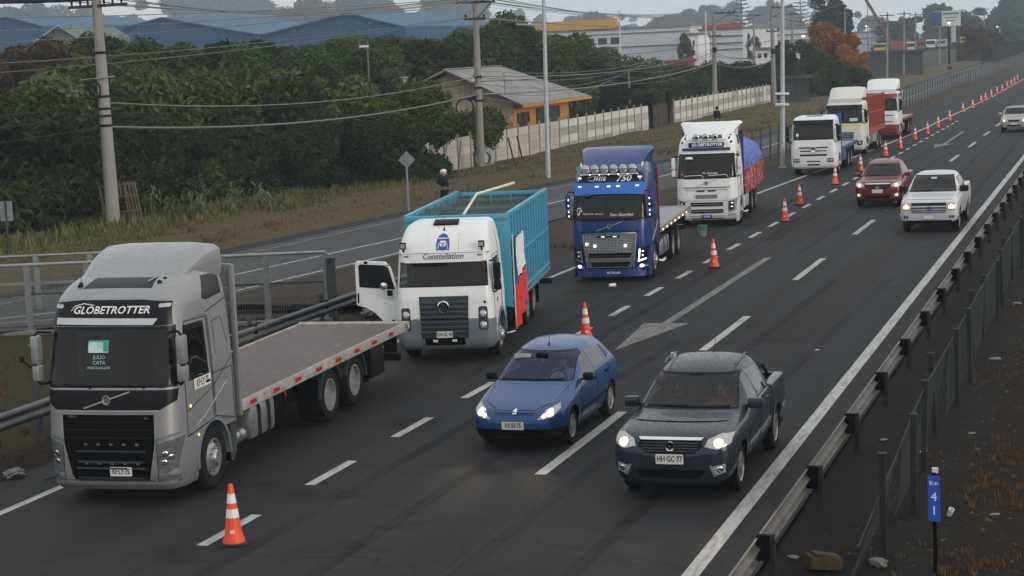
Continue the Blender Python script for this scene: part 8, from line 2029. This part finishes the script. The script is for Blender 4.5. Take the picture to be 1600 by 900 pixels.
v.both('headlight', rrect(.655, .93, .80, 1.06, .03, 3), 'f', NO, 'lampbowl', off=.004)
v.cut('bumper', [(-1.0, .68), (1.0, .68), (1.0, .46), (-1.0, .46)], 'f', NO, 'pearl', off=.03); v.cut('air_dam', [(-.8, .45), (.8, .45), (.8, .30), (-.8, .30)], 'f', NO, 'matte', off=-.01)
v.sides('front_window', [(2.02, 1.33), (2.72, 1.35), (2.72, 1.79), (2.34, 1.76)], 'sideglass', off=-.004, gap=0, depth=0); v.sides('rear_window', [(2.82, 1.35), (3.72, 1.37), (3.68, 1.78), (2.82, 1.79)], 'sideglass', off=-.004, gap=0, depth=0)
arches(v, (.98, 4.66), .41, 1.0)
v.seam([(1.62, 1.1), (1.62, .55), (2.775, .50), (2.775, 1.3)], closed=False); v.seam([(2.775, .50), (3.8, .52), (3.84, 1.32)], closed=False); v.seam([(-.9, 1.10), (-.8, 1.16), (.8, 1.16), (.9, 1.10)], ('f',), closed=False, r=.006)
v.sides('front_door', [(1.62, .55), (2.77, .50), (2.77, 1.30), (1.8, 1.28), (1.62, 1.1)], 'pearl', gap=.004, depth=.014); v.sides('rear_door', [(2.78, .50), (3.8, .52), (3.84, 1.32), (2.78, 1.30)], 'pearl', gap=.004, depth=.014)
v.finish('pearl'); arch_liners(v, (.98, 4.66), .41, 1.0); bed(v, 4.08, 5.85, .99, .40, 1.36, 'pearl', .03, .05, 4.66, .41)
b = B(); b.bb(-.85, .85, .3, 5.7, .40, .52); v.part('underbody', b, 'matte', None, False)
for y in (.98, 4.66):
    for sg in (1, -1): wheel(v, sg * .86, y, .41, .41, .26, 'ten', sg)
car_inside(v, .78, 1.55, 1.30, 2.6, 1.82, 'void', 'seat', 3.6)
for z, m in ((1.02, 'black'), (.93, 'alu'), (.83, 'alu'), (.75, 'alu')): v.on('grille_bar', flat(rrect(-.60, .60, z - .022, z + .022, .01, 2), .02, 6), m, off=.0)
v.on('badge', flat([(.14 * math.cos(i * PI / 8), .88 + .055 * math.sin(i * PI / 8)) for i in range(16)], .04, 2), 'letterblue', off=.0)
for sx in (-1, 1): v.on('headlight_band', flat(rrect(sx * .79 - .10, sx * .79 + .10, .86, .96, .02, 2), .006, 2), 'amber', off=.006); v.lamp(sx * .79, .96, .055, 'warm', .015, off=.012); v.on('fog_lamp', flat(rrect(sx * .80 - .08, sx * .80 + .08, .54, .62, .02, 2), .02, 2), 'black', off=.03); v.lamp(sx * .80, .58, .03, 'lampbowl', .01, off=.05, name='fog_bulb')
v.plate('', .0, .57, .40, .14, off=.04); car_mirror(v, .99, 1.85, 1.38, 'black', 1.6)
wiper(v, [(-.75, 1.365), (.0, 1.375)]); v.on('windscreen_sticker', flat(rrect(-.10, .10, 1.74, 1.79, .01, 2), .002, 2), 'stickerpale', off=.006)
# ---- beige silver estate car at the right edge
v = V('silver_suv', 'silver off road car with lit headlights cut by the right edge of the photo', 'car', -7.05, 126.5, 0)
v.root.scale = SCL['suv']
SV = [(0.0, .78, .74, .36, .66, .60), (.06, .90, .85, .30, .78, .68), (.2, .97, .91, .30, .86, .74), (.8, 1.06, .98, .32, .90, .76), (1.2, 1.12, 1.02, .32, .90, .76), (1.35, 1.17, 1.04, .32, .90, .75), (2.0, 1.60, 1.08, .32, .90, .66), (2.5, 1.72, 1.10, .32, .90, .65), (3.8, 1.72, 1.10, .32, .89, .64), (4.2, 1.60, 1.08, .33, .87, .64), (4.4, 1.1, 1.0, .36, .84, .70), (4.5, .85, .8, .4, .8, .7)]
v.shell(car_shell(SV, 50))
FW = lambda f: f.normal.y < -.1 and 1.1 < f.calc_center_median().y < 2.45
NO = lambda f: f.normal.y < -.06 and f.calc_center_median().y < 1.1
v.cut('windscreen', [(-.72, 1.18), (.72, 1.18), (.62, 1.60), (-.62, 1.60)], 'f', FW, 'screen', off=-.004, gap=.0, depth=0); v.cut('grille', [(-.40, .86), (.40, .86), (.36, .72), (-.36, .72)], 'f', NO, 'black', off=-.01); v.both('headlight', [(.50, .74), (.82, .76), (.82, .88), (.50, .88)], 'f', NO, 'lampbowl', off=.004); v.cut('lower_intake', [(-.5, .52), (.5, .52), (.45, .42), (-.45, .42)], 'f', NO, 'matte', off=-.01)
v.sides('side_window', [(1.9, 1.15), (3.9, 1.17), (3.8, 1.55), (2.2, 1.55)], 'sideglass', off=-.004, gap=0, depth=0); arches(v, (.9, 3.6), .35, .9); v.finish('beige'); arch_liners(v, (.9, 3.6), .35, .9)
for y in (.9, 3.6):
    for sg in (1, -1): wheel(v, sg * .79, y, .35, .35, .22, 'ten', sg)
car_inside(v, .7, 1.4, 1.14, 2.4, 1.62); v.plate('', 0, .60, .42, .14, off=.02); car_mirror(v, .9, 1.7, 1.2, 'beige', 1.2)
for sx in (-1, 1): v.lamp(sx * .66, .81, .07, 'warmhi', .02)
b = B(); b.bb(-.6, .6, 2.4, 3.6, 1.76, 1.80, .01); v.part('roof_rack', b, 'black')
# ------------------------------------------------------------------ people: skinned skeletons, clothing as children
DG = None
def skin(name, pts, edges, rad, mat, parent, root=0, sub=1):
    me = bpy.data.meshes.new(name); me.from_pydata(pts, edges, []); o = bpy.data.objects.new(name, me); COL.objects.link(o)
    m = o.modifiers.new('skin', 'SKIN'); m.use_smooth_shade = True
    for i, r in enumerate(rad): d = me.skin_vertices[0].data[i]; d.radius = (r if isinstance(r, tuple) else (r, r)); d.use_root = (i == root)
    s = o.modifiers.new('sub', 'SUBSURF'); s.levels = sub; s.render_levels = sub
    dg = bpy.context.evaluated_depsgraph_get(); nm = bpy.data.meshes.new_from_object(o.evaluated_get(dg)); bpy.data.objects.remove(o)
    nm.materials.clear(); nm.materials.append(M[mat]) 
    for p in nm.polygons: p.use_smooth = True
    return link(name, nm, parent)
def hand(pts, ed, rad, w, d, side):
    """palm and five fingers of different lengths, slightly curled, rooted on wrist vertex w"""
    d = Vector(d).normalized(); p = Vector(pts[w]); n = Vector((side, 0, 0)); n = (n - d * n.dot(d)).normalized(); u = d.cross(n)
    pts.append(p + d * .06); rad.append(.024); ed.append((w, len(pts) - 1)); pl = len(pts) - 1
    for k, L in enumerate((.062, .072, .066, .05)):
        pts.append(p + d * .10 + u * (.024 - .016 * k)); rad.append(.010); ed.append((pl, len(pts) - 1))
        pts.append(p + d * (.10 + L * .7) + u * (.024 - .016 * k) + n * -.022); rad.append(.008); ed.append((len(pts) - 2, len(pts) - 1))
    pts.append(p + d * .05 + u * .045 - n * .01); rad.append(.011); ed.append((w, len(pts) - 1)); pts.append(p + d * .085 + u * .055 - n * .02); rad.append(.009); ed.append((len(pts) - 2, len(pts) - 1))
def person(label, loc, rz, pose, top='clothdark', legs='clothdark', head='hair', hood=None, s=1.0):
    t = thing('person', label, 'person', loc, (0, 0, rz)); t.scale = (s, s, s)
    if pose == 'sit':
        J = dict(pel=(0, 0, .12), wa=(0, .02, .30), ch=(0, .05, .50), ne=(0, .04, .64), hd=(0, .0, .76), kl=(-.14, -.42, .14), kr=(.14, -.42, .14), fl=(-.14, -.55, -.26), fr=(.14, -.55, -.26), tl=(-.14, -.68, -.30), tr=(.14, -.68, -.30), sl=(-.18, .05, .56), sr=(.18, .05, .56), el=(-.25, -.12, .32), er=(.25, -.12, .32), hl=(-.14, -.36, .42), hr=(.14, -.36, .42))
    else:
        st = .16 if pose == 'walk' else .03; a = .14 if pose == 'walk' else .03
        J = dict(pel=(0, 0, .92), wa=(0, 0, 1.08), ch=(0, .0, 1.30), ne=(0, -.01, 1.47), hd=(0, -.04, 1.60), kl=(-.10, -st * .7, .50), kr=(.10, st * .2, .50), fl=(-.10, -st, .08), fr=(.10, st * 1.5, .10), tl=(-.11, -st - .14, .03), tr=(.11, st * 1.5 - .13, .03), sl=(-.19, 0, 1.40), sr=(.19, 0, 1.40), el=(-.25, a * .6, 1.13), er=(.25, -a * .4, 1.13), hl=(-.24, a * .4 - .08, .90), hr=(.24, -a - .08, .90))
        if pose == 'pockets': J.update(el=(-.31, .08, 1.14), er=(.31, .08, 1.14), hl=(-.20, -.08, .98), hr=(.20, -.08, .98))
    k = list(J); ix = {n: i for i, n in enumerate(k)}; pts = [Vector(J[n]) for n in k]
    R = dict(pel=.12, wa=.12, ch=.145, ne=.055, hd=.088, kl=.068, kr=.068, fl=.045, fr=.045, tl=.035, tr=.035, sl=.065, sr=.065, el=.045, er=.045, hl=.030, hr=.030); rad = [R[n] * (.62 if n in ('pel', 'wa', 'ch') else 1) for n in k]
    E_ = [('pel', 'wa'), ('wa', 'ch'), ('ch', 'ne'), ('ne', 'hd'), ('pel', 'kl'), ('pel', 'kr'), ('kl', 'fl'), ('kr', 'fr'), ('fl', 'tl'), ('fr', 'tr'), ('ch', 'sl'), ('ch', 'sr'), ('sl', 'el'), ('sr', 'er'), ('el', 'hl'), ('er', 'hr')]
    ed = [(ix[a], ix[b]) for a, b in E_]
    hd = pts[ix['hd']]
    for nm, sd in (('hl', 1), ('hr', -1)): hand(pts, ed, rad, ix[nm], Vector(J[nm]) - Vector(J['e' + nm[1]]), sd)
    pts.append(hd + Vector((0, -.02, .10))); rad.append(.075); ed.append((ix['hd'], len(pts) - 1)); pts.append(hd + Vector((0, -.10, -.045))); rad.append(.035); ed.append((ix['hd'], len(pts) - 1))
    body = skin('body', pts, ed, rad, 'skin', t)
    b = B(); b.box(hd + Vector((0, -.108, .0)), (.025, .035, .04), None, .01); b.obj('nose', M['skin'], t)
    for sx in (-.034, .034): b = B(); b.cyl(hd + Vector((sx, -.085, .03)), hd + Vector((sx, -.10, .03)), .012, None, 8); b.obj('eye', M['hair'], t); b = B(); b.box(hd + Vector((sx * 2.7, 0, .0)), (.02, .045, .06), None, .008); b.obj('ear', M['skin'], t)
    b = B(); b.bb(hd.x - .025, hd.x + .025, hd.y - .112, hd.y - .10, hd.z - .055, hd.z - .047); b.obj('mouth', M['clothred'], t, False)
    def sub(nm, names, gr, mat):
        ii = {n: i for i, n in enumerate(names)}; skin(nm, [Vector(J[n]) for n in names], [(ii[a], ii[b]) for a, b in E_ if a in ii and b in ii], [R[n] + gr for n in names], mat, t)
    sub('jacket', ['pel', 'wa', 'ch', 'sl', 'sr', 'el', 'er', 'hl', 'hr'], .036, top)
    sub('trousers', ['pel', 'kl', 'kr', 'fl', 'fr'], .034, legs)
    if pose != 'sit':
        for n, f in (('tl', 'fl'), ('tr', 'fr')): b = B(); b.box((Vector(J[n]) + Vector(J[f])) / 2 + Vector((0, 0, -.02)), (.10, .27, .10), None, .03); b.obj('shoe', M['black'], t)
    b = B(); bmesh.ops.create_uvsphere(b.bm, u_segments=14, v_segments=10, radius=.135 if hood else .115)
    for w in b.bm.verts: w.co = Vector((w.co.x * .98, w.co.y * 1.05 + .02, w.co.z * 1.02 + .055)) + hd
    bmesh.ops.delete(b.bm, geom=[w for w in b.bm.verts if w.co.y < hd.y - .05 and w.co.z < hd.z + .09], context='VERTS')
    b.obj('hood' if hood else 'hair', M[hood or head], t)
    return t
p = gp(695, 322); person('person in dark jacket and white hood standing beside the frontage road', p, 2.4, 'pockets', 'clothdark', 'clothdark', hood='clothwhite', s=.88).scale = (1.25, 1.1, .9)
p = gp(1121, 206); person('person in black jacket standing by the concrete wall behind the white truck', p, 2.6, 'stand', s=1.06)
p = gp(1484, 119); person('person in dark jacket and pale trousers walking along the frontage road', p, .3, 'walk', 'clothdark', 'clothgrey')
p = gp(1558, 95); person('person in dark clothes with a pale cap on the far frontage road', p, .2, 'walk', 'clothdark', 'clothdark', 'clothwhite')
p = gp(1572, 92); person('dark clothed person beside the pale capped one on the far road', p, .1, 'stand', 'clothdark', 'clothdark')
def seated(root, x, y, z, label, **k):
    S = root.scale; person(label, root.location + Vector((x * S.x, y * S.y, z * S.z)), 0, 'sit', s=S.z * .98, **k)
seated(HATCH, .37, 2.0, .48, 'driver in pale shirt behind the windscreen of the blue hatchback', top='clothpale')
seated(DARK, .37, 2.2, .62, 'driver in red shirt behind the windscreen of the dark pickup', top='clothred')
seated(DARK, -.37, 2.25, .62, 'passenger in dark jacket seated in the dark pickup', top='clothdark')
# ------------------------------------------------------------------ traffic cones
b = B(); b.bb(-.19, .19, -.19, .19, 0, .035, .008); cb = b.mesh('cone_base', M['conebase'])
b = B(); b.lathe([(.155, .03), (.15, .07), (.128, .12), (.112, .22), (.036, .80), (.030, .83), (.022, .84), (0, .84)], (0, 0, 0), 'z', 24); cm = b.mesh('cone_body', M['cone'])
def band(z0, z1): r = lambda z: .112 - (z - .22) * (.076 / .58) + .0025; b = B(); b.lathe([(r(z0) - .004, z0), (r(z0), z0 + .001), (r(z1), z1 - .001), (r(z1) - .004, z1)], (0, 0, 0), 'z', 24); return b.mesh('reflective_band', M['conewhite'])
b1, b2 = band(.38, .50), band(.58, .71)
b = B(); b.bb(-.03, .03, -.118, -.112, .17, .22); cs = b.mesh('cone_sticker', M['conewhite'], False)
cp = [(366, 850), (914, 531), (1116, 418), (1227, 346), (1250, 320), (1305, 288), (1345, 268), (1384, 244), (1407, 233), (1430, 219), (1449, 210), (1466, 200), (1484, 189), (1505, 176), (1520, 170), (1533, 162), (1540, 158), (1549, 153), (1558, 147), (1566, 143), (1574, 138), (1580, 134), (1585, 130), (1590, 126)]
cl = ['orange cone in front, on a lane dash beside the silver truck wheel', 'orange cone showing above the roof of the blue hatchback', 'orange cone standing right of the navy blue truck', 'orange cone on the asphalt right of the white tarp truck', 'orange cone just behind the one beside the white tarp truck', 'orange cone in front of the low roofed white truck', 'orange cone partly hidden by the red pickup roof', 'orange cone just behind the red pickup beside the cattle truck',
      'orange cone beside the flatbed of the farthest truck']
od = ['first', 'second', 'third', 'fourth', 'fifth', 'sixth', 'seventh', 'eighth', 'ninth', 'tenth', 'eleventh', 'twelfth', 'thirteenth', 'fourteenth', 'fifteenth']
cone0 = None
for i, (px, py) in enumerate(cp):
    p = gp(px, py)
    if i == 1: p = gp(914, 473, .84); p.z = 0
    lb = cl[i] if i < len(cl) else 'orange cone in the receding row past the trucks, %s counting from the trucks' % od[i - len(cl)]
    if cone0 is None:
        cone0 = thing('traffic_cone', lb, 'traffic cone', p, (0, 0, .35), 'traffic cones along the lane line')
        link('base', cb, cone0); link('cone_body', cm, cone0); link('reflective_band', b1, cone0); link('reflective_band', b2, cone0); link('sticker', cs, cone0)
    else: dup(cone0, (p.x, p.y, 0.004), (random.uniform(-.02, .02), random.uniform(-.02, .02), random.random() * .8), lb)
# ------------------------------------------------------------------ bucket and litter
p = gp(1098, 369); bk = thing('bucket', 'green and white plastic bucket standing in front of the white tarp truck', 'bucket', p)
b = B(); b.lathe([(0, 0), (.125, 0), (.15, .2), (.155, .2)], (0, 0, 0), 'z', 20); b.obj('bucket_base', M['plastic'], bk)
b = B(); b.lathe([(.15, .19), (.165, .36), (.172, .36), (.172, .385), (.155, .385), (.14, .2)], (0, 0, 0), 'z', 20); b.obj('bucket_rim', M['bucketgreen'], bk)
b = B(); b.tube([(-.17, 0, .34), (-.12, -.16, .22), (0, -.2, .18), (.12, -.16, .22), (.17, 0, .34)], .006, 4); b.obj('bucket_handle', M['galv'], bk)
def crumple(name, px, py, s, mat, label, cat='litter', flat_=.5, z=None):
    p = gp(px, py); b = B(); bmesh.ops.create_icosphere(b.bm, subdivisions=4 if s > .1 else 2, radius=s); r = random.Random(px)
    for w in b.bm.verts:
        q = w.co / s; w.co *= 1 + .22 * math.sin(q.x * 7 + q.y * 5) * math.sin(q.z * 6 + px) + .12 * math.sin(q.x * 17 - q.z * 13 + q.y * 9) + r.uniform(-.04, .04); w.co.x *= 1.5; w.co.z = w.co.z * flat_ * .8 + s * flat_ * .6
    o = b.obj(name, M[mat], None, s > .1, 60); o.location = (p.x, p.y, .0 if z is None else z); o.rotation_euler = (0, 0, r.random() * 6); return tag(o, label, cat)
p = gp(957, 449); b = B(); b.lathe([(0, -.09), (.045, -.09), (.055, .09), (.05, .09), (.04, -.07)], (0, 0, 0), 'x', 14); o = b.obj('paper_cup', M['letterwhite']); o.location = (p.x, p.y, .06); o.rotation_euler = (0, 0, .6); tag(o, 'white paper cup lying on the asphalt in front of the navy truck', 'cup')
crumple('plastic_bag', 1372, 884, .10, 'plastic', 'crumpled white plastic bag lying by the sagging wire fence', 'bag', .8)
crumple('plastic_bag', 22, 745, .15, 'plastic', 'pale plastic bag lying beside the left guard rail', 'bag', .6)
crumple('plastic_bag', 582, 492, .20, 'plastic', 'pale plastic bag under the open door of the white truck', 'bag', .7)
b = B(); b.box((0, 0, .09), (.42, .28, .16), Matrix.Rotation(.12, 4, 'Y'), .015); b.box((.02, 0, .18), (.30, .2, .02), Matrix.Rotation(.2, 4, 'Y')); o = b.obj('cardboard_box', M['cardboard']); p = gp(1286, 888); o.location = (p.x, p.y, 0); o.rotation_euler = (0, 0, .5); tag(o, 'flattened brown cardboard box on the gravel by the guard rail', 'box')
p = gp(1485, 806); b = B(); b.lathe([(0, -.06), (.03, -.06), (.04, .06), (.034, .06), (.028, -.04)], (0, 0, 0), 'z', 12); o = b.obj('paper_cup', M['letterwhite']); o.location = (p.x, p.y, .05); o.rotation_euler = (.5, .4, 0); tag(o, 'white paper cup on the bank right of the kilometre marker', 'cup')
lt = [(1380, 688, .05, 'plastic', 'small white scrap beside a fence post near the guard rail'), (1240, 872, .06, 'plastic', 'grey scrap of paper on the gravel below the rail'), (1515, 560, .07, 'plastic', 'white scrap on the bank at the upper right of the fence'), (1555, 562, .09, 'plastic', 'larger white scrap near the right photo edge on the bank'), (1590, 475, .09, 'plastic', 'pale scrap high on the bank at the right edge'), (1443, 706, .05, 'yellow', 'small yellow wrapper beside the dark fence posts'), (1518, 678, .05, 'plastic', 'pair of pale scraps on the dry leaves above the marker'), (1555, 805, .05, 'plastic', 'pale scrap lying far right of the kilometre marker'),
      (48, 540, .06, 'plastic', 'small white scrap on the frontage road behind the mesh fence'), (60, 438, .05, 'plastic', 'white scrap seen through the left mesh fence'), (420, 360, .06, 'plastic', 'pale scrap in the grass at the frontage road edge'), (1315, 606, .03, 'letterwhite', 'tiny white scrap on the asphalt near the right edge line'), (1277, 547, .03, 'letterwhite', 'tiny white fleck on the asphalt in the right lane'), (1384, 329, .06, 'plastic', 'pale flake on the road below the red pickup')]
for px, py, s, m, lb in lt: crumple('litter_scrap', px, py, s, m, lb, 'litter', .4)
rr = random.Random(77); b = B()
for i in range(1500):
    if i < 1200: x, y, z = -1.9 + rr.gauss(0, .8), 17 + 50 * rr.random() ** 1.5, .03
    else: x, y, z = -17.6 - rr.random() * 6, 20 + 25 * rr.random(), -.15
    s = rr.uniform(.015, .05); a = rr.random() * 6; d = Vector((math.cos(a), math.sin(a), rr.uniform(-.3, .3))) * s; n = Vector((-d.y, d.x, rr.uniform(-.02, .02))) * .7
    c = Vector((x, y, z)); b.face([c - d, c - n, c + d + Vector((0, 0, s * .5)), c + n])
o = b.obj('leaf_litter', M['bankgrass'], None, False, 40, False); tag(o, 'scattered dry leaves and paper bits on the dark bank', None, None, 'stuff')

# ------------------------------------------------------------------ tell look-alikes apart by where they stand in their row
_ones = 'first second third fourth fifth sixth seventh eighth ninth tenth eleventh twelfth thirteenth fourteenth fifteenth sixteenth seventeenth eighteenth nineteenth'.split()
def ordinal(n): return _ones[n - 1] if n < 20 else ({2: 'twentieth', 3: 'thirtieth', 4: 'fortieth'}[n // 10] if n % 10 == 0 else {2: 'twenty', 3: 'thirty', 4: 'forty'}[n // 10] + '-' + _ones[n % 10 - 1])
def scr(p):
    d = p - Vector((0, 0, CAM_H)); x = sum(R3[i][0] * d[i] for i in range(3)); z = sum(R3[i][2] * d[i] for i in range(3)); return x / max(z, .1)
same = {}
for o in COL.objects:
    if o.parent is None and o.get('group') and o.get('label'): same.setdefault((o['group'], o['label']), []).append(o)
for (gname, lb), os_ in same.items():
    if len(os_) < 2: continue
    if gname == 'overhead cables':
        os_.sort(key=lambda o: -sum(w.co.z for w in o.data.vertices) / len(o.data.vertices))
        for i, o in enumerate(os_): o['label'] = lb + ', ' + (ordinal(i + 1) + ' from the top' if i else 'topmost')
    else:
        os_.sort(key=lambda o: scr(o.location))
        for i, o in enumerate(os_): o['label'] = lb + ', ' + ordinal(i + 1) + ' from the left'
TOPZ = max((o.matrix_basis @ Vector(c)).z for o in COL.objects if o.type == 'MESH' and o.parent is None for c in o.bound_box)
for o in COL.objects:
    if o.parent is not None and o.type == 'MESH' and o.parent.parent is None:
        TOPZ = max(TOPZ, o.parent.location.z + o.parent.scale.z * max(c[2] for c in o.bound_box))
TOPZ += 3.0
haze()
